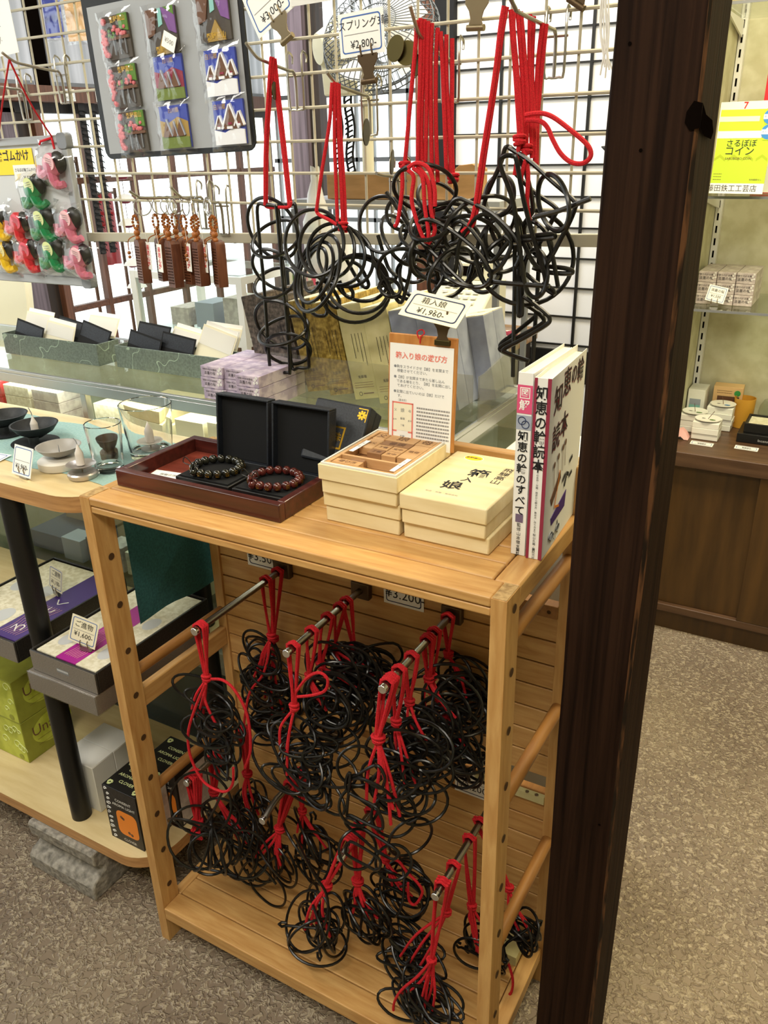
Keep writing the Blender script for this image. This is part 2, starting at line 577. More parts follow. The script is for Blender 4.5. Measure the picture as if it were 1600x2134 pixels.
def struct(name, mb, parent=None, bevel=0):
    o = link(name, mb, parent, bevel)
    if parent is None:
        o['kind'] = 'structure'
    return o


def rrect(x0, x1, y0, y1, r, n=4):
    out = []
    for cx, cy, a0 in ((x1 - r, y1 - r, 0), (x0 + r, y1 - r, 90), (x0 + r, y0 + r, 180), (x1 - r, y0 + r, 270)):
        for i in range(n + 1):
            a = rad(a0 + 90 * i / n)
            out.append((cx + r * cos(a), cy + r * sin(a)))
    return out


def price_card(M, w, h, rows, name='price_card', ink='blue_ink', paper='white_card', border=True):
    """card with rounded border; rows: (text, x, y, size)"""
    mb = MB(M)
    mb.box(-w / 2, w / 2, -h / 2, h / 2, -.0006, 0, paper)
    if border:
        a = rrect(-w / 2 + w * .06, w / 2 - w * .06, -h / 2 + w * .06, h / 2 - w * .06, w * .06)
        t = w * .022
        b_ = rrect(-w / 2 + w * .06 + t, w / 2 - w * .06 - t, -h / 2 + w * .06 + t, h / 2 - w * .06 - t, w * .05)
        n = len(a)
        mb.add([(x, y, .0003) for x, y in a] + [(x, y, .0003) for x, y in b_], [(i, (i + 1) % n, n + (i + 1) % n, n + i) for i in range(n)], ink)
    for t_, x, y, sz in rows:
        mb.text(t_, x * w, y * h, sz * h, 'ink', .0004)
    mb.quad(-w * .38, w * .38, -.003 * h, .012 * h, .0003, 'grey_ink')
    return mb

# ================================================================== the setting
mb = MB().box(-2.6, 2.4, -2.6, 3.6, -.06, 0, 'floor_vinyl')
struct('floor', mb)
struct('ceiling', MB().box(-2.6, 2.4, -2.6, 3.6, 2.45, 2.5, 'washi_wall'))
struct('wall_right', MB().box(2.3, 2.4, -2.6, 3.6, 0, 2.45, 'washi_wall'))
struct('wall_front', MB().box(-2.6, 2.3, -2.6, -2.5, 0, 2.45, 'washi_wall'))
# left wall: low boarding, lintel, posts between the shop windows
mb = MB()
mb.box(-2.10, -2.02, -2.5, 3.5, 0, .36, 'brown_wood_v')
mb.box(-2.10, -2.02, -2.5, 3.5, 1.95, 2.45, 'post_dark')
mb.box(-2.10, -2.02, -2.5, -1.2, .36, 1.95, 'brown_wood_v')
struct('wall_left', mb)
mb = MB()
mb.box(-2.0, -.42, 3.2, 3.28, 0, .55, 'post_dark')
mb.box(-2.0, -.42, 3.2, 3.28, 1.98, 2.45, 'post_dark')
struct('wall_back', mb)
# window lattice in the left wall
mb = MB()
for y in (1.925, 2.17, 2.42, 2.67, 2.92, 3.17):
    mb.box(-2.03, -2.0, y - .011, y + .011, .36, 1.45, 'brown_wood_v')
for z in (.69, 1.19):
    mb.box(-2.028, -2.002, 1.70, 3.2, z - .012, z + .012, 'brown_wood')
mb.box(-2.05, -1.98, 1.665, 1.70, .36, 1.45, 'brown_wood_v')
f = struct('window_1', mb)
struct('glass_pane', MB().box(-2.017, -2.013, 1.7, 3.2, .36, 1.45, 'clear_glass'), f)
mb = MB()
for y in (-1.2, -.5, .2, .9, 1.44):
    mb.box(-2.05, -2.0, y - .02, y + .02, .36, 1.95, 'brown_wood_v')
f = struct('window_2', mb)
struct('glass_pane', MB().box(-2.027, -2.023, -1.2, 1.44, .36, 1.95, 'clear_glass'), f)
# back window, thin grey slats
mb = MB()
x = -1.98
while x < -.44:
    mb.box(x, x + .014, 3.2, 3.22, .55, 1.98, 'grey_frame')
    x += .098
for z in (.56, .93, 1.22, 1.52, 1.95):
    mb.box(-2.0, -.42, 3.2, 3.225, z, z + .02, 'mid_grey')
f = struct('window_3', mb)
struct('glass_pane', MB().box(-2.0, -.42, 3.226, 3.23, .55, 1.98, 'clear_glass'), f)
# ground outside the windows
struct('trim_1', MB().box(-9, -2.62, -6, 9, -.25, -.1, 'outside_wall'))
# shoji partition at the back, black lattice with white paper
mb = MB()
for x in (-.131, .131, .393):
    mb.box(x - .004, x + .004, 1.792, 1.80, .70, 2.45, 'black_satin')
z = .716
while z < 2.4:
    mb.box(-.28, .44, 1.793, 1.80, z - .0023, z + .0023, 'black_satin')
    z += .0862
mb.box(-.335, -.275, 1.775, 1.83, 0, 2.45, 'black_matte')
mb.box(-.40, -.335, 1.775, 1.83, 0, 2.45, 'brown_wood_v')
mb.box(-.28, .44, 1.785, 1.81, .60, .70, 'black_satin')
f = struct('wall_shoji', mb)
struct('paper_panel', MB().box(-.276, .44, 1.80, 1.806, .70, 2.45, 'shoji_paper'), f)
struct('lower_panel', MB().box(-.276, .44, 1.79, 1.806, 0, .60, 'shoji_paper'), f)
# alcove on the right, with its side wall
mb = MB()
mb.box(.44, .502, 1.44, 1.88, .0, 2.45, 'washi_wall')
struct('wall_alcove_side', mb)
mb = MB().box(.502, 2.3, 1.80, 1.88, 0, 2.45, 'washi_wall')
struct('wall_alcove_back', mb)
# timber pillar in front on the right
mb = MB()
px0, px1, py0, py1 = .673, .749, .0716, .165
n = 30
prof = []
R_ = random.Random(4)
segs = []
for i in range(n + 1):
    z = 2.45 * i / n
    w = lambda a: .0012 * sin(z * a) + R_.uniform(-.0005, .0005)
    c = .004
    segs.append([(px0 + w(5), py0 + c, z), (px0 + c + w(4), py0, z), (px1 - c + w(6), py0, z), (px1 + w(7), py0 + c, z), (px1 + w(3), py1, z), (px0 + w(5), py1, z)])
vs = [p for s_ in segs for p in s_]
fs = []
for i in range(n):
    for j in range(6):
        k = (j + 1) % 6
        fs.append((i * 6 + j, i * 6 + k, i * 6 + 6 + k, i * 6 + 6 + j))
worn = [f_ for q, f_ in enumerate(fs) if q % 6 == 2]
fs = [f_ for q, f_ in enumerate(fs) if q % 6 != 2]
fs += [tuple(range(6))[::-1], tuple(range(n * 6, n * 6 + 6))]
mb.add(vs, fs, 'pillar_wood')
mb.add(vs, worn, 'pillar_worn')
# old mortise notch at the corner, filled dark, and worn splits
mb.add([(px1 - .010, py0 - .0012, 1.318), (px1 - .005, py0 - .0012, 1.326), (px1 + .002, py0 - .0012, 1.324), (px1 + .002, py0 - .0012, 1.306), (px1 - .006, py0 - .0012, 1.304), (px1 - .0105, py0 - .0012, 1.310)], [(0, 5, 4, 3, 2, 1)], 'dark_slot')
mb.add([(px1 + .0021, py0 - .001, 1.324), (px1 + .0021, py0 + .018, 1.316), (px1 + .0021, py0 + .05, 1.312), (px1 + .0021, py0 + .062, 1.303), (px1 + .0021, py0 + .055, 1.297), (px1 + .0021, py0 + .02, 1.300), (px1 + .0021, py0 - .001, 1.306)], [tuple(range(7))[::-1]], 'dark_slot')
for x, z in ((.688, 1.37), (.705, 1.29), (.732, .55)):
    mb.disc(0, 0, .0016, 0, 'dark_slot', FR((x, py0 - .0006, z), (1, 0, 0), (0, 0, 1)), 8)
struct('trim_2', mb)
# nail on its left side
nl = MB()
nl.tube([(px0 + .004, .12, 1.288), (px0 - .004, .12, 1.289), (px0 - .016, .12, 1.293)], [.004, .0065, .0004], 'black_satin', 8)
nl.tube([(px0 - .003, .12, 1.30), (px0 - .002, .12, 1.318)], .002, 'black_satin', 6)
solo('iron_hook', nl, 'small pointed black iron hook on the left side of the dark pillar', 'hook')
# posts and wall shelf at the left
mb = MB()
mb.box(-2.12, -2.0, 1.46, 1.60, 0, 1.455, 'post_lit')
mb.box(-2.12, -2.01, 1.60, 1.665, 0, 1.455, 'post_dark')  # shaded side of the post, shade painted as a dark strip
struct('trim_3', mb)
mb = MB()
mb.box(-.745, -.682, 1.60, 1.66, 0, 2.45, 'post_lit')
mb.box(-.682, -.645, 1.62, 1.66, 0, 2.45, 'post_dark')  # shade beside the lit face, painted as dark wood
struct('trim_4', mb)
t = thing('wall_shelf', 'long dark brown wooden wall shelf above the shop windows, behind the wire grid', 'shelf', (-2.05, 2.2, 1.44))
link('shelf_board', MB().box(-2.10, -1.92, 1.2, 3.18, 1.475, 1.53, 'brown_wood_v'), t)
link('lower_rail', MB().box(-2.06, -2.0, 1.2, 3.18, 1.44, 1.475, 'post_dark'), t)
for i, (y0, y1, l) in enumerate(((1.25, 1.72, 'bluish steel cabinet on the wall shelf, left of the dark upright'), (1.80, 2.52, 'bright brushed steel cabinet on the wall shelf, behind the price sign'),
                                 (2.60, 3.15, 'pale steel cabinet on the wall shelf, behind the first red cord'))):
    c = thing('steel_cabinet', l, 'cabinet', (-2.05, (y0 + y1) / 2, 1.53), 'steel cabinets on the wall shelf')
    link('body', MB().box(-2.10, -2.0, y0, y1, 1.53, 1.93, 'steel_sheet'), c, .004)
    link('door_edge', MB().box(-2.003, -1.997, y0 + .01, y1 - .01, 1.535, 1.55, 'mid_grey'), c)
struct('trim_5', MB().box(-2.06, -2.0, 1.73, 1.79, 1.53, 1.95, 'dark_slot'))
for y, l in ((1.78, 'first'), (1.94, 'second'), (2.09, 'third')):
    pm = price_card(FR((-1.918, y + .02, 1.500), (0, 1, 0), (0, 0, 1)), .055, .042, [('¥2,800', 0, -.22, .3), ('ペン', 0, .22, .25)])
    solo('price_card', pm, l + ' small white price card along the dark wall shelf edge', 'price card', 'price cards on the wall shelf')


# ================================================================== wooden rack
RX, RH, RD = .63, .867, .28
rack = thing('display_rack', 'honey coloured slatted wooden rack full of black wire puzzles, beside the dark pillar', 'rack', (.315, .14, 0))


def post(x0, x1, y0, y1, h, holes):
    mb = MB()
    mb.box(x0, x1, y0, y1, 0, h - .0006, 'wood_rack_v')
    mb.box(x0 + .0008, x1 - .0008, y0 + .0008, y1 - .0008, h - .0006, h + .0002, 'wood_end')
    for s_, x in holes:
        for z in (.848, .767, .687, .606, .524, .442, .36, .282, .202, .122):
            mb.disc(0, 0, .0055 if s_ > 0 else .0035, 0, 'hole', FR((x + s_ * .0012, (y0 + y1) / 2 + .002, z), (0, s_, 0), (0, 0, 1)), 14)
    return mb


link('post', post(0, .018, 0, .038, RH, ((1, .0175),)), rack, .0022)
link('post', post(.612, .63, 0, .038, RH, ((1, .63),)), rack, .0022)
link('post', post(0, .018, .242, .28, RH, ()), rack, .0022)
link('post', post(.612, .63, .242, .28, .93, ()), rack, .0022)
mb = MB()
ys = (0, .0395, .079, .1185, .158, .1975, .241)
for i in range(6):
    a = .001 if i else 0
    mb.box(.018, .612 if i == 0 else .598, ys[i] + a, ys[i + 1] - .001, .8545, .867, 'wood_rack')
link('top_slats', mb, rack, .0022)
link('front_rail', MB().box(.018, .612, .001, .017, .843, .8535, 'wood_rack'), rack, .002)
link('back_rail', MB().box(.095, .612, .256, .272, .868, .929, 'wood_rack'), rack, .002)
link('side_rail', MB().box(.5995, .6295, .0385, .2415, .838, .867, 'wood_rack_y'), rack, .003)
link('side_rail', MB().box(.0, .0175, .0385, .2415, .838, .8665, 'wood_rack_y'), rack, .003)
for x in (.009, .621):
    for z in ((.801, .565, .316) if x > .3 else (.557, .326)):
        link('dowel', MB().cyl((x, .034, z), (x, .246, z), .009, 'wood_dowel_shaded', 16), rack)
mb = MB().box(.002, .016, .0385, .242, .49, .525, 'wood_rack_y')
link('side_rail', mb, rack, .002)
# slatted back in two fields, with a pale gap strip between
mb = MB().box(.018, .612, .24, .258, .7085, .728, 'wood_dowel_shaded')
for x in (.585, .60):
    mb.disc(0, 0, .003, 0, 'hole', FR((x, .2397, .718), (1, 0, 0), (0, 0, 1)), 10)
z = .7065
while z > .44:
    mb.box(.018, .612, .246, .258, z - .0368, z, 'wood_rack')
    z -= .0395
mb.box(.018, .612, .2581, .260, .43, .7065, 'wood_dowel_shaded')  # added dark backing so the slat gaps read as shade
link('back_slats', mb, rack, .0014)
mb = MB()
z = .385
while z > .09:
    mb.box(.018, .612, .246, .258, z - .0368, z, 'wood_rack')
    z -= .0395
mb.box(.018, .612, .2581, .260, .09, .385, 'wood_dowel_shaded')  # same added backing, darkens the gaps of the lower field
link('back_slats', mb, rack, .0014)
mb = MB().box(.018, .612, .2461, .262, .3855, .3985, 'wood_dowel_shaded').box(.50, .612, .238, .246, .3855, .3985, 'box_cream')
for x in (.56, .585, .60):
    mb.cyl((x, .24, .3985), (x, .24, .3995), .003, 'steel', 10)
link('ledge_strip', mb, rack)
mb = MB()
ys = (0, .0395, .079, .1185, .158, .1975, .241)
for i in range(6):
    mb.box(.018 if i == 0 else .0225, .612 if i == 0 else .6, ys[i] + (.0008 if i else 0), ys[i + 1] - .0008, .055, .081, 'wood_rack')
link('bottom_slats', mb, rack, .0016)
link('side_rail', MB().box(.601, .625, .0385, .2415, .053, .0805, 'wood_rack_y'), rack, .002)
link('side_rail', MB().box(.003, .0215, .0385, .2415, .053, .0805, 'wood_rack_y'), rack, .002)
link('cleat', MB().box(.545, .60, .19, .238, .0812, .10, 'box_cream'), rack)
# steel rods
def rod(x, z, y0, bend=False):
    p = [(x, .246, z), (x, .12, z)] + ([(x, .075, z), (x, .06, z - .004), (x, y0, z - .012)] if bend else [(x, y0, z)])
    o = link('display_rod', MB().tube(p, .0052, 'rod_steel', 14), rack)
    e = V(p[-1])
    link('tip_cap', MB().cyl(e, e + V((0, -.008, 0)), .0062, 'bright_steel', 14), o, .001)
    link('bracket', MB().box(x - .016, x + .016, .234, .246, z - .014, z + .014, 'bulldog_dark'), o, .002)


for x, y0 in ((.155, .034), (.303, .05), (.457, .041)):
    rod(x, .676, y0)
for x, y0, b_ in ((.085, .04, False), (.235, .042, True), (.38, .038, True), (.535, .034, False)):
    rod(x, .366, y0, b_)
# price cards pinned on the slats
for x, z, rows, l in ((.113, .690, [('¥3.500-', .02, -.14, .42)], 'white price card reading ¥3.500 pinned high on the slats at the left'),
                      (.374, .688, [('¥3.200-', .04, -.14, .42)], 'white price card reading ¥3.200 pinned high on the slats near the middle'),
                      (.497, .372, [('スプリング6輪', 0, .26, .26), ('¥3.200-', 0, -.18, .34)], 'white price card for the six ring spring puzzle, beside the front right post'),
                      (.345, .470, [('特大', 0, .22, .3), ('¥3.500-', 0, -.2, .34)], 'white price card half hidden behind the wire puzzles, mid height of the slats')):
    solo('price_card', price_card(FR((x, .2445, z), (1, 0, 0), (0, 0, 1)), .068, .052, rows, ink='navy_ink'), l, 'price card', 'price cards on the rack slats')

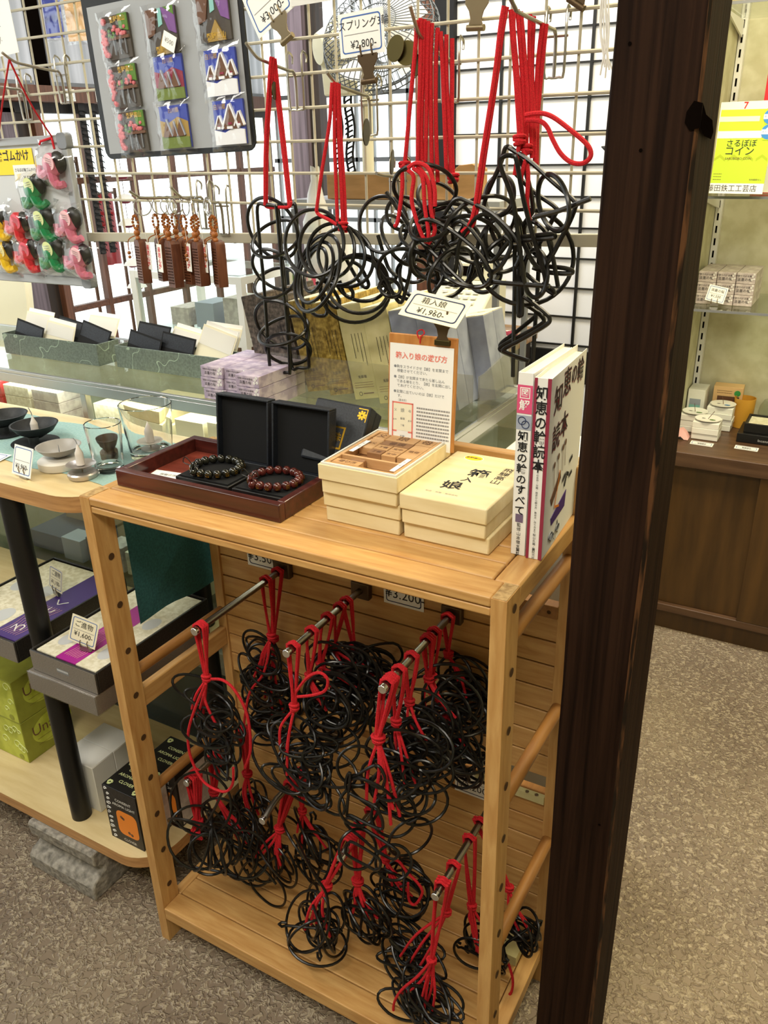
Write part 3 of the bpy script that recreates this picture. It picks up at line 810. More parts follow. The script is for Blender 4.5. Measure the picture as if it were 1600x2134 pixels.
# ------------------------------------------------------------------ wire shapes (metres): circles (centre, two radii), bent wires, cords
U={'ladder': {'E': [((0.051,0.417,1.1809),(0.0312,-0.0037,-0.0422),(-0.0468,0.0094,-0.0188)),((0.0567,0.417,1.1659),(0.0281,0.0251,0.0168),(0.0339,-0.0279,-0.0181)),((0.0497,0.417,1.1168),(0.0335,0.0069,-0.0244),(-0.0298,0.0102,-0.0228)),((0.0477,0.417,1.0962),(0.0252,0.0213,0.0129),(0.0283,-0.0242,-0.015)),((0.0548,0.417,1.0279),(0.0399,0.0082,-0.0291),(-0.0351,0.01,-0.0305)),((0.0582,0.417,1.0191),(0.0325,0.0254,0.0125),(0.032,-0.0332,-0.0108)),((0.0649,0.417,0.9885),(0.0341,0.0162,-0.007),(-0.0161,0.0114,-0.0289))],'L': [(1,[(0.0339,0.405,1.2139),(0.0329,0.405,1.1605),(0.0343,0.405,1.1044),(0.0335,0.405,1.0364),(0.0327,0.405,0.9654),(0.0356,0.405,0.9508),(0.0502,0.405,0.9502),(0.0698,0.405,0.9517),(0.0745,0.405,0.9574),(0.0759,0.405,1.0298),(0.0734,0.405,1.097),(0.0722,0.405,1.1617),(0.0709,0.405,1.2099),(0.068,0.405,1.216),(0.0507,0.405,1.2171)]),(1,[(0.0567,0.429,1.2143),(0.083,0.429,1.2169),(0.09,0.429,1.2129),(0.0906,0.429,1.1689),(0.0913,0.429,1.104),(0.0945,0.429,1.0366),(0.0975,0.429,0.9666),(0.0934,0.429,0.9569),(0.0759,0.429,0.9551),(0.0615,0.429,0.9567),(0.0602,0.429,1.0341),(0.0589,0.429,1.1024),(0.0571,0.429,1.1625),(0.0569,0.429,1.2062)])],'K': [[(0.0825,0.403,1.419),(0.078,0.403,1.3996),(0.0604,0.403,1.3041),(0.0505,0.403,1.2165)],[(0.0828,0.407,1.418),(0.0779,0.407,1.3936),(0.061,0.407,1.304),(0.0503,0.407,1.2162)],[(0.0791,0.411,1.4191),(0.0801,0.411,1.3937),(0.0858,0.411,1.3035),(0.0908,0.411,1.2164)],[(0.0803,0.415,1.4175),(0.0818,0.415,1.3875),(0.0877,0.415,1.2967),(0.0917,0.415,1.2183)],[(0.0467,0.407,1.2183),(0.0528,0.407,1.2134),(0.0732,0.407,1.2137),(0.0935,0.407,1.2146),(0.0978,0.407,1.2223)]]},'spring': {'E': [((0.171,0.356,1.169),(0.0091,-0.0181,-0.0453),(-0.0512,-0.0017,-0.0014)),((0.1879,0.364,1.1619),(0.0154,-0.0127,-0.0419),(-0.0459,-0.0033,-0.008)),((0.1987,0.372,1.1517),(0.0219,-0.0081,-0.0404),(-0.0427,-0.0075,-0.0145)),((0.2098,0.38,1.1467),(0.0265,-0.0031,-0.0358),(-0.0371,-0.007,-0.0197)),((0.1762,0.352,1.1273),(0.0057,0.0299,0.0516),(0.0552,-0.0321,-0.002)),((0.1695,0.358,1.1266),(0.0045,0.0236,0.0406),(0.0434,-0.0254,-0.0015)),((0.167,0.362,1.1298),(0.0016,0.0165,0.03),(0.0304,-0.0196,0.0002)),((0.2212,0.386,1.099),(0.0457,0.026,-0.0012),(-0.0005,-0.0027,-0.0479)),((0.2232,0.392,1.1071),(0.0418,0.0161,-0.0159),(0.0055,-0.0395,-0.0331)),((0.2252,0.398,1.1152),(0.0359,0.0138,-0.0136),(-0.0156,0.0008,-0.0324))],'L': [(0,[(0.1961,0.396,1.1509),(0.214,0.396,1.1219),(0.2302,0.396,1.1033),(0.2387,0.396,1.1047),(0.2369,0.396,1.1143),(0.225,0.396,1.133),(0.2105,0.396,1.1393)]),(0,[(0.2004,0.376,1.1134),(0.208,0.376,1.0944),(0.2205,0.376,1.0889),(0.223,0.376,1.0979),(0.215,0.376,1.1072)]),(0,[(0.1589,0.376,1.1094),(0.179,0.376,1.08),(0.1939,0.376,1.0728),(0.1984,0.376,1.0831),(0.1868,0.376,1.102),(0.1808,0.376,1.1106)]),(0,[(0.1472,0.366,1.0686),(0.1622,0.366,1.0605),(0.179,0.366,1.0626),(0.1813,0.366,1.0746),(0.1751,0.366,1.0886)])],'K': [[(0.2102,0.364,1.3777),(0.2077,0.364,1.3615),(0.2024,0.364,1.326),(0.1857,0.364,1.2644),(0.1731,0.364,1.2126)],[(0.2115,0.368,1.3784),(0.2099,0.368,1.3497),(0.2072,0.368,1.3015),(0.2068,0.368,1.2515),(0.2063,0.368,1.1983)],[(0.2128,0.372,1.3779),(0.2129,0.372,1.3497),(0.2118,0.372,1.3014),(0.2128,0.372,1.2449),(0.2126,0.372,1.1929)],[(0.2133,0.376,1.3769),(0.2127,0.376,1.3498),(0.2133,0.376,1.3013),(0.2152,0.376,1.2447),(0.2153,0.376,1.1826)],[(0.1718,0.366,1.2138),(0.1756,0.366,1.2079),(0.1928,0.366,1.2009),(0.2066,0.366,1.1946)]]},'tangle': {'E': [((0.2653,0.3974,1.1935),(0.0075,-0.0149,-0.0373),(-0.0409,0.0014,-0.001)),((0.2956,0.4077,1.208),(0.023,0.0109,-0.0047),(0.0051,-0.0189,-0.0209)),((0.2856,0.4104,1.1712),(0.024,-0.0028,-0.0324),(0.0042,-0.0427,-0.0048)),((0.3251,0.3989,1.1784),(0.0256,0.0099,-0.0097),(0.0069,-0.0287,-0.0154)),((0.3222,0.3668,1.1294),(0.0384,0.013,-0.018),(-0.0201,0.0063,-0.0319)),((0.3061,0.4121,1.1277),(0.02,0.0114,-0.0005),(-0.0042,0.0076,-0.0175)),((0.3398,0.3926,1.1616),(-0.0038,-0.0157,-0.0261),(-0.0077,-0.0272,0.0094)),((0.2958,0.3608,1.1105),(0.0131,0.0038,-0.0074),(0.0014,-0.0152,-0.0079)),((0.3515,0.3845,1.1629),(-0.0085,-0.0228,-0.0345),(-0.009,-0.0367,0.0146)),((0.3553,0.415,1.1826),(0.0187,0.0209,0.0194),(-0.0009,0.0272,-0.015)),((0.3589,0.3696,1.201),(0.0217,0.02,0.0143),(0.0238,-0.0237,-0.0151)),((0.3427,0.38,1.2436),(0.0384,0.0183,-0.0078),(-0.0126,0.0124,-0.0296)),((0.3548,0.4,1.2252),(0.0261,0.0048,-0.0201),(0.0012,-0.0354,-0.014)),((0.3672,0.39,1.1947),(0.0301,0.0235,0.0116),(0.002,0.0192,-0.0277)),((0.3426,0.41,1.1431),(0.0363,0.0105,-0.0205),(0.0077,-0.045,-0.0162)),((0.372,0.42,1.1564),(0.0088,-0.0176,-0.0439),(-0.0453,0.0081,-0.0026)),((0.3333,0.39,1.1352),(-0.0053,-0.0219,-0.0363),(-0.0408,0.0145,0.0068)),((0.3884,0.37,1.1339),(-0.0139,-0.0232,-0.0293),(-0.0076,-0.0326,0.018)),((0.4155,0.38,1.1781),(0.035,0.0118,-0.0164),(-0.0169,0.0085,-0.0273)),((0.417,0.4,1.195),(-0.0347,-0.0321,-0.0229),(-0.0045,-0.0341,0.0309)),((0.4083,0.39,1.1387),(0.0356,0.0169,-0.0073),(0.0136,-0.0397,-0.0172))],'L': [(0,[(0.2879,0.37,1.239),(0.3196,0.37,1.2001),(0.3512,0.37,1.1644),(0.3399,0.37,1.1544)]),(0,[(0.2611,0.39,1.1792),(0.2761,0.39,1.136),(0.2898,0.39,1.1196),(0.2588,0.39,1.1041)]),(0,[(0.2646,0.365,1.147),(0.2877,0.365,1.1179),(0.3089,0.365,1.0902),(0.319,0.365,1.1078),(0.335,0.365,1.1644)]),(1,[(0.3443,0.355,1.1988),(0.3607,0.355,1.2053),(0.3895,0.355,1.1952),(0.4303,0.355,1.1689),(0.4536,0.355,1.139),(0.4455,0.355,1.123),(0.4244,0.355,1.1202),(0.4064,0.355,1.1304),(0.3699,0.355,1.1604),(0.346,0.355,1.1801)]),(1,[(0.396,0.36,1.198),(0.4135,0.36,1.1999),(0.4384,0.36,1.1747),(0.4511,0.36,1.1537),(0.4723,0.36,1.1758),(0.477,0.36,1.1849),(0.4509,0.36,1.211),(0.4272,0.36,1.2076),(0.4051,0.36,1.1767),(0.3985,0.36,1.1373),(0.3803,0.36,1.138),(0.3581,0.36,1.153)]),(0,[(0.3816,0.36,1.2114),(0.3991,0.36,1.2311),(0.4199,0.36,1.2269),(0.4508,0.36,1.214),(0.4818,0.36,1.1881),(0.4926,0.36,1.1675),(0.4868,0.36,1.1492)])],'K': [[(0.3369,0.37,1.4416),(0.3353,0.37,1.4163),(0.3277,0.37,1.3565),(0.3172,0.37,1.2725)],[(0.3403,0.374,1.4438),(0.34,0.374,1.4001),(0.3367,0.374,1.3221),(0.3349,0.374,1.2752)],[(0.3437,0.378,1.4428),(0.3421,0.378,1.4002),(0.339,0.378,1.322),(0.3394,0.378,1.278)],[(0.3481,0.38,1.4406),(0.3466,0.38,1.3947),(0.3451,0.38,1.3276),(0.3435,0.38,1.272)],[(0.3515,0.384,1.4386),(0.3495,0.384,1.3947),(0.3502,0.384,1.3217),(0.3516,0.384,1.2628),(0.3539,0.384,1.195)],[(0.3577,0.388,1.4332),(0.3551,0.388,1.3891),(0.3553,0.388,1.3216),(0.3584,0.388,1.2505)],[(0.3608,0.39,1.4289),(0.3638,0.39,1.3887),(0.367,0.39,1.327),(0.3704,0.39,1.2624)],[(0.367,0.394,1.4255),(0.3675,0.394,1.3777),(0.3723,0.394,1.3096),(0.3757,0.394,1.2502)],[(0.3733,0.398,1.4211),(0.3738,0.398,1.3776),(0.3739,0.398,1.3095),(0.3767,0.398,1.2561)],[(0.3226,0.36,1.2728),(0.3189,0.36,1.2686),(0.3184,0.36,1.2427),(0.311,0.36,1.2024),(0.3055,0.36,1.1947)],[(0.3298,0.356,1.2699),(0.3429,0.356,1.2757),(0.36,0.356,1.2696),(0.3692,0.356,1.246),(0.37,0.356,1.2221)],[(0.3308,0.354,1.267),(0.3394,0.354,1.258),(0.3362,0.354,1.2279),(0.3484,0.354,1.1912),(0.3579,0.354,1.1759)],[(0.3371,0.356,1.2698),(0.3514,0.356,1.2579),(0.3548,0.356,1.2219),(0.3606,0.356,1.1864),(0.3569,0.356,1.175)],[(0.3422,0.36,1.2726),(0.3579,0.36,1.2518),(0.3622,0.36,1.2156),(0.368,0.36,1.1912),(0.3585,0.36,1.1734)]]},'star': {'E': [((0.5326,0.36,1.228),(0.0129,-0.0092,-0.0323),(-0.0248,0.019,-0.005)),((0.4838,0.4,1.1558),(0.057,0.0324,-0.0015),(0.0083,-0.0141,-0.0604)),((0.4485,0.41,1.1824),(-0.0016,-0.0158,-0.0287),(-0.0138,-0.0294,0.0085)),((0.5066,0.38,1.1383),(0.0058,-0.0116,-0.0291),(-0.023,0.0178,-0.0035)),((0.4437,0.4,1.2335),(0.0008,-0.0121,-0.0244),(-0.0243,0.0097,0.0024)),((0.4216,0.41,1.1302),(-0.0034,-0.0138,-0.023),(-0.0254,0.0069,0.0051)),((0.504,0.39,1.1798),(0.0159,-0.0019,-0.0216),(-0.017,0.0127,-0.0086)),((0.4587,0.4,1.1587),(-0.0227,-0.021,-0.015),(-0.0028,-0.0234,0.0203))],'L': [(0,[(0.5826,0.35,1.2339),(0.5428,0.35,1.219),(0.5151,0.35,1.2122),(0.5137,0.35,1.21)]),(1,[(0.4761,0.36,1.2825),(0.4819,0.36,1.2769),(0.4928,0.36,1.2333),(0.5079,0.36,1.1888),(0.5269,0.36,1.1389),(0.5263,0.36,1.1206),(0.5154,0.36,1.1107),(0.5033,0.36,1.1193),(0.4952,0.36,1.1495),(0.4802,0.36,1.226),(0.4604,0.36,1.2715),(0.4649,0.36,1.2819)]),(1,[(0.4572,0.39,1.2934),(0.4481,0.39,1.2721),(0.4274,0.39,1.2265),(0.4315,0.39,1.2053),(0.4536,0.39,1.1705),(0.4893,0.39,1.2064),(0.495,0.39,1.2242),(0.4796,0.39,1.2704)]),(0,[(0.4669,0.37,1.2921),(0.4948,0.37,1.2764),(0.5261,0.37,1.2526),(0.5554,0.37,1.2304),(0.5576,0.37,1.2206),(0.5457,0.37,1.1918),(0.518,0.37,1.1463),(0.4916,0.37,1.1784),(0.4838,0.37,1.2049)]),(0,[(0.4663,0.4,1.2601),(0.4922,0.4,1.2382),(0.5226,0.4,1.2195),(0.5216,0.4,1.2092),(0.5039,0.4,1.1757),(0.4979,0.4,1.1633)]),(1,[(0.4698,0.37,1.18),(0.4981,0.37,1.1816),(0.5287,0.37,1.1847),(0.5341,0.37,1.1871),(0.5284,0.37,1.1896),(0.4978,0.37,1.1861),(0.4731,0.37,1.1824)]),(0,[(0.4466,0.36,1.1286),(0.4709,0.36,1.1268),(0.5341,0.36,1.1264)]),(0,[(0.4482,0.36,1.135),(0.4666,0.36,1.1498),(0.479,0.36,1.1761),(0.4685,0.36,1.1877)]),(0,[(0.4285,0.36,1.1543),(0.4432,0.36,1.1253),(0.4501,0.36,1.1304)]),(0,[(0.5028,0.38,1.1458),(0.5246,0.38,1.1407),(0.5523,0.38,1.1405),(0.5568,0.38,1.1438),(0.5454,0.38,1.147),(0.5209,0.38,1.1482)]),(0,[(0.5256,0.37,1.1824),(0.5335,0.37,1.159),(0.5421,0.37,1.1246)]),(0,[(0.4705,0.395,1.1721),(0.4726,0.395,1.1155),(0.4741,0.395,1.0498),(0.4755,0.395,0.9915)]),(0,[(0.4997,0.41,1.1715),(0.5003,0.41,1.1149),(0.4995,0.41,1.0657),(0.4988,0.41,1.0131)]),(0,[(0.483,0.38,1.1741),(0.484,0.38,1.1341),(0.4853,0.38,1.0864),(0.4881,0.38,1.0818),(0.4904,0.38,1.0884),(0.4874,0.38,1.1342)]),(0,[(0.4931,0.375,1.1086),(0.5105,0.375,1.0986),(0.5263,0.375,1.0878),(0.5316,0.375,1.0818),(0.5272,0.375,1.0727),(0.4941,0.375,1.0505),(0.4684,0.375,1.0348),(0.4739,0.375,1.0294),(0.506,0.375,1.0216)]),(0,[(0.4842,0.4,1.0944),(0.5021,0.4,1.0858),(0.5147,0.4,1.0753),(0.5101,0.4,1.0667),(0.4759,0.4,1.0456),(0.4538,0.4,1.0316),(0.4568,0.4,1.025),(0.488,0.4,1.016)]),(0,[(0.499,0.41,1.0756),(0.4717,0.41,1.0517),(0.4505,0.41,1.0345),(0.449,0.41,1.0256)]),(0,[(0.4895,0.39,1.1361),(0.5036,0.39,1.1259),(0.5192,0.39,1.1173),(0.5304,0.39,1.1117),(0.5275,0.39,1.1178),(0.5137,0.39,1.1248)])],'K': [[(0.4585,0.36,1.4458),(0.4545,0.36,1.4225),(0.4488,0.36,1.3719),(0.4353,0.36,1.2858),(0.4237,0.36,1.2106),(0.4081,0.36,1.1897)],[(0.4606,0.364,1.4451),(0.4555,0.364,1.4177),(0.4498,0.364,1.3694),(0.437,0.364,1.2829),(0.4254,0.364,1.2073),(0.4091,0.364,1.1857)],[(0.4632,0.37,1.4425),(0.4652,0.37,1.4225),(0.4724,0.37,1.3711),(0.4806,0.37,1.3015)],[(0.4661,0.372,1.4415),(0.4671,0.372,1.4175),(0.4758,0.372,1.3606),(0.4839,0.372,1.2959)],[(0.4685,0.378,1.4429),(0.4741,0.378,1.4023),(0.4803,0.378,1.35),(0.4842,0.378,1.2958)],[(0.4721,0.38,1.4408),(0.4793,0.38,1.3919),(0.4851,0.38,1.3393),(0.4862,0.38,1.2902)],[(0.4815,0.386,1.4376),(0.4832,0.386,1.392),(0.4872,0.386,1.3393),(0.4923,0.386,1.2789)],[(0.485,0.39,1.4358),(0.4854,0.39,1.3818),(0.4907,0.39,1.3285),(0.4962,0.39,1.2731)],[(0.4948,0.394,1.4284),(0.4913,0.394,1.3817),(0.4918,0.394,1.3285),(0.4938,0.394,1.2673)],[(0.4983,0.398,1.4275),(0.4951,0.398,1.3764),(0.4931,0.398,1.323),(0.4948,0.398,1.27)],[(0.4907,0.36,1.3281),(0.5096,0.36,1.3295),(0.5262,0.36,1.3248),(0.5499,0.36,1.3094),(0.5711,0.36,1.2932),(0.5761,0.36,1.2811),(0.5673,0.36,1.2732),(0.5524,0.36,1.2744),(0.5385,0.36,1.2843),(0.5278,0.36,1.2994),(0.5196,0.36,1.3139),(0.5095,0.36,1.3211),(0.4922,0.36,1.3227)],[(0.4807,0.37,1.2987),(0.4775,0.37,1.271),(0.4761,0.37,1.2598)],[(0.4906,0.37,1.2793),(0.4847,0.37,1.2541),(0.4889,0.37,1.2341),(0.4967,0.37,1.2081)],[(0.4847,0.374,1.2903),(0.4925,0.374,1.2624),(0.4929,0.374,1.2281),(0.4973,0.374,1.2049)]]}}
LP=[('u1',0.155,0.0409,0.676,(0.1532,0.0409,0.5894),(0.1499,0.0409,0.5006),0.0597,0.067,'flat',3),('u1',0.155,0.1944,0.676,(0.1554,0.1944,0.5749),(0.1375,0.1944,0.4942),0.053,0.0578,'flat',2),('u1',0.155,0.225,0.676,(0.1368,0.225,0.5473),(0.1221,0.225,0.3938),0.0524,0.0676,'clip',2),('u2',0.303,0.0603,0.676,(0.2984,0.0573,0.5782),(0.3051,0.0503,0.4762),0.0613,0.0662,'flat',2),('u2',0.303,0.1046,0.676,(0.2938,0.1046,0.5992),(0.3277,0.1046,0.5413),0.0504,0.0595,'clip',2),('u2',0.303,0.1456,0.676,(0.2851,0.1456,0.5904),(0.3233,0.1456,0.5556),0.0502,0.0444,'clip',2),('u2',0.303,0.1784,0.676,(0.2896,0.1784,0.6041),(0.3207,0.1784,0.5731),0.0452,0.0364,'flat',2),('u2',0.303,0.197,0.676,(0.3106,0.197,0.6022),(0.3322,0.197,0.5653),0.0441,0.0353,'clip',2),('u3',0.457,0.0538,0.676,(0.44,0.0493,0.5829),(0.4439,0.0388,0.4588),0.0625,0.0922,'chain',4),('u3',0.457,0.0793,0.676,(0.4505,0.0793,0.5932),(0.4677,0.0793,0.5126),0.0526,0.0625,'clip',2),('u3',0.457,0.114,0.676,(0.4526,0.114,0.603),(0.4647,0.114,0.5396),0.0468,0.0568,'clip',2),('u3',0.457,0.1621,0.676,(0.4577,0.1621,0.6114),(0.4858,0.1621,0.5467),0.058,0.0546,'clip',3),('u3',0.457,0.1814,0.676,(0.4533,0.1814,0.6019),(0.5005,0.1814,0.4822),0.0506,0.0563,'ring',2),('u3',0.457,0.225,0.676,(0.4582,0.225,0.6167),(0.4831,0.225,0.5544),0.0483,0.0498,'clip',2),('l1',0.085,0.0508,0.366,(0.0826,0.0478,0.2714),(0.1075,0.0408,0.2724),0.0667,0.0794,'ring',5),('l1',0.085,0.1033,0.366,(0.0728,0.1033,0.286),(0.1197,0.1033,0.2041),0.0585,0.0752,'ring',4),('l1',0.085,0.1776,0.366,(0.0849,0.1776,0.2729),(0.086,0.1776,0.1854),0.06,0.075,'ring',4),('l2',0.235,0.1164,0.366,(0.2024,0.1134,0.2545),(0.1826,0.1064,0.1825),0.0544,0.066,'ring',5),('l2',0.235,0.1394,0.366,(0.2327,0.1394,0.2851),(0.2519,0.1394,0.214),0.0651,0.0651,'ring',3),('l3',0.38,0.0572,0.366,(0.3345,0.0542,0.2526),(0.3171,0.0472,0.1638),0.0552,0.0628,'ring',4),('l3',0.38,0.08,0.366,(0.3757,0.08,0.2593),(0.3932,0.08,0.1943),0.0543,0.0633,'ring',4),('l3',0.38,0.122,0.366,(0.402,0.122,0.2792),(0.4371,0.122,0.2363),0.0563,0.0601,'ring',3),('l4',0.535,0.0509,0.366,(0.5195,0.0479,0.2078),(0.5117,0.0409,0.1168),0.0549,0.052,'flat',3),('l4',0.535,0.0865,0.366,(0.5245,0.0865,0.2704),(0.4633,0.0865,0.1412),0.045,0.054,'flat',2),('l4',0.535,0.1413,0.366,(0.5414,0.1413,0.235),(0.5632,0.1413,0.1675),0.0461,0.0832,'ring',2),('l4',0.535,0.1796,0.366,(0.5853,0.1796,0.2588),(0.6082,0.1796,0.1841),0.0387,0.0506,'ring',2)]
TR={8: {'E': [((0.4133,0.0388,0.533),(0.0247,0.014,-0.0007),(0.001,-0.0038,-0.0307)),((0.4667,0.0538,0.5157),(0.0219,0.0202,0.0144),(0.0218,-0.0179,0.0004)),((0.4145,0.0338,0.4669),(0.0237,0.0135,-0.0006),(0.005,-0.01,-0.0249)),((0.4597,0.0508,0.4558),(0.0265,0.0151,-0.0007),(0.0029,-0.0065,-0.032)),((0.4124,0.0288,0.3906),(0.0008,-0.0128,-0.0258),(-0.0188,-0.0179,0.0133)),((0.4613,0.0448,0.3752),(0.022,0.0125,-0.0006),(0.0046,-0.0093,-0.0231)),((0.4372,0.0388,0.49),(0.0327,0.0088,-0.0197),(-0.0184,0.0142,-0.036)),((0.4841,0.0688,0.4859),(0.0242,0.0137,-0.0006),(0.009,-0.0174,-0.0135)),((0.4812,0.0588,0.4195),(0.0202,0.0205,0.0168),(0.0056,0.0152,-0.0346))],'L': [(1,[(0.4014,0.0268,0.5094),(0.4117,0.0268,0.5252),(0.425,0.0268,0.5278),(0.4526,0.0268,0.5211),(0.4602,0.0268,0.5326),(0.4606,0.0268,0.5468),(0.4464,0.0268,0.5569)]),(1,[(0.4007,0.0238,0.4561),(0.4085,0.0238,0.4554),(0.4523,0.0238,0.4521),(0.4583,0.0238,0.4657),(0.4531,0.0238,0.4802),(0.446,0.0238,0.4896),(0.4046,0.0238,0.4964),(0.4039,0.0238,0.5212),(0.4099,0.0238,0.5268)]),(1,[(0.3974,0.0208,0.3905),(0.4031,0.0208,0.4057),(0.4141,0.0208,0.41),(0.4506,0.0208,0.4014),(0.453,0.0208,0.3847),(0.446,0.0208,0.3765),(0.4401,0.0208,0.3758),(0.4009,0.0208,0.3808)]),(1,[(0.3941,0.0328,0.4366),(0.3935,0.0328,0.4229),(0.4225,0.0328,0.4077),(0.4378,0.0328,0.3995),(0.4646,0.0328,0.395),(0.4743,0.0328,0.4044),(0.4726,0.0328,0.4169),(0.4233,0.0328,0.4304),(0.408,0.0328,0.4386)])]},19: {'E': [((0.3091,0.0322,0.1838),(0.0015,-0.0221,-0.0444),(-0.0447,0.0037,-0.0215)),((0.3174,0.0422,0.129),(0.0424,0.0183,-0.0124),(0.0102,-0.0328,-0.0073)),((0.3266,0.0472,0.1618),(-0.0039,-0.0161,-0.0268),(-0.0291,0.0019,-0.0073)),((0.3153,0.0372,0.1497),(0.0306,0.0259,0.0157),(-0.003,0.0159,-0.047)),((0.3399,0.0622,0.1452),(0.0043,-0.0165,-0.0367),(-0.0064,-0.0274,0.0288)),((0.3353,0.0672,0.1819),(0.0105,-0.0087,-0.0285),(-0.0243,0.0044,-0.0226))],'L': [(0,[(0.2952,0.0352,0.3553),(0.3236,0.0352,0.2966),(0.3475,0.0352,0.2606),(0.344,0.0352,0.2047),(0.316,0.0352,0.14)])]},14: {'E': [((0.1131,0.0308,0.3381),(0.0309,-0.0036,-0.0418),(-0.0426,-0.0195,-0.0342)),((0.1069,0.0208,0.2722),(0.0249,-0.0092,-0.0458),(-0.0264,-0.0386,-0.0003)),((0.1339,0.0158,0.2535),(0.0305,0.0173,-0.0008),(0.002,-0.0085,-0.0369)),((0.1245,0.0408,0.2468),(0.0336,0.0097,-0.0189),(-0.0179,-0.0133,-0.0393)),((0.1667,0.0608,0.228),(0.0293,0.0016,-0.0299),(-0.0121,-0.0322,-0.0088)),((0.1248,0.0608,0.2975),(0.0279,0.0107,-0.0106),(-0.0139,-0.0014,-0.0345))],'L': [(0,[(0.0445,0.0208,0.1789),(0.0846,0.0208,0.1941),(0.1367,0.0208,0.213),(0.1832,0.0208,0.2241)]),(0,[(0.1176,0.0208,0.2929),(0.1437,0.0208,0.3355),(0.1736,0.0208,0.3953)])]},17: {'E': [((0.1608,0.1064,0.1714),(0.0247,-0.0029,-0.0334),(-0.0337,-0.0104,-0.0313)),((0.1671,0.1164,0.1538),(-0.0042,-0.0172,-0.0286),(-0.012,-0.02,0.0245)),((0.1453,0.0964,0.1503),(0.0279,0.0051,-0.0215),(-0.0222,-0.0048,-0.0353))],'L': [(0,[(0.1132,0.0914,0.1152),(0.1343,0.0914,0.1579),(0.1548,0.0914,0.1768),(0.182,0.0914,0.1657),(0.2006,0.0914,0.1474)]),(0,[(0.1353,0.0944,0.1413),(0.1443,0.0944,0.1026),(0.1765,0.0944,0.0823),(0.2032,0.0944,0.09),(0.2155,0.0944,0.1127),(0.2128,0.0944,0.1398),(0.1993,0.0944,0.1579)])]}}
XL={0: [[(0.1697,0.0209,0.5966),(0.1401,0.0209,0.5393),(0.1196,0.0209,0.4871),(0.1181,0.0209,0.4404),(0.1385,0.0209,0.4015),(0.1764,0.0209,0.3988),(0.1971,0.0209,0.4219),(0.2033,0.0209,0.4568)],[(0.1624,0.0409,0.5899),(0.1856,0.0409,0.5951),(0.2063,0.0409,0.5836),(0.224,0.0409,0.5474),(0.2233,0.0409,0.4858),(0.2075,0.0409,0.443)]],1: [[(0.1676,0.1744,0.5764),(0.1579,0.1744,0.5367),(0.1438,0.1744,0.504),(0.1166,0.1744,0.4659),(0.1012,0.1744,0.4207),(0.086,0.1744,0.3532)]],3: [[(0.3118,0.0483,0.615),(0.3315,0.0483,0.6438),(0.352,0.0483,0.6583),(0.3646,0.0483,0.6525),(0.3604,0.0483,0.6332),(0.3415,0.0483,0.6189),(0.3127,0.0483,0.6056)]],22: [[(0.5257,0.0309,0.2283),(0.5052,0.0309,0.1849),(0.4764,0.0309,0.1344),(0.4631,0.0309,0.0928),(0.4639,0.0309,0.0498)],[(0.5248,0.0389,0.2185),(0.513,0.0389,0.1804),(0.4926,0.0389,0.1408),(0.4674,0.0389,0.1111)],[(0.5253,0.0409,0.2166),(0.5261,0.0409,0.1917),(0.523,0.0409,0.1638)]],24: [[(0.5431,0.1413,0.2339),(0.5514,0.1413,0.2181),(0.5802,0.1413,0.1831),(0.601,0.1413,0.1536),(0.6127,0.1413,0.118),(0.6109,0.1413,0.0838),(0.5971,0.1413,0.0667)],[(0.5433,0.1313,0.2444),(0.548,0.1313,0.2113),(0.5612,0.1313,0.1616)]],21: [[(0.4165,0.102,0.3074),(0.4366,0.102,0.3107),(0.4528,0.102,0.2945),(0.469,0.102,0.2834),(0.477,0.102,0.2678),(0.4645,0.102,0.2356),(0.4538,0.102,0.2398),(0.4525,0.102,0.2745)]]}


# ================================================================== wire puzzles
def circle(c, u, w, n=30):
    c, u, w = V(c), V(u), V(w)
    return [c + u * cos(2 * pi * i / n) + w * sin(2 * pi * i / n) for i in range(n)]


def stad(w, h, loop=.0):
    """flattened loop in its own x-y plane, like a bent paper clip"""
    P = []
    for i in range(26):
        a = 2 * pi * i / 26
        r = 1 + loop * cos(a)
        P.append((w * r * cos(a) * (1 if abs(cos(a)) > .2 else 1.05), h * r * sin(a), .0015 * sin(2 * a)))
    return P


def knot(mb, p, r=.006):
    p = V(p)
    for dz, k in ((.0028, 1), (-.0012, .92), (-.005, .8)):
        mb.tube([p + V((r * k * cos(a), r * k * .8 * sin(a), dz + .0012 * sin(a + dz * 900))) for a in [2 * pi * i / 14 for i in range(14)]], .0024, 'cord_red', 6, True)
    mb.ball(p, r * .9, 'cord_red', 10)


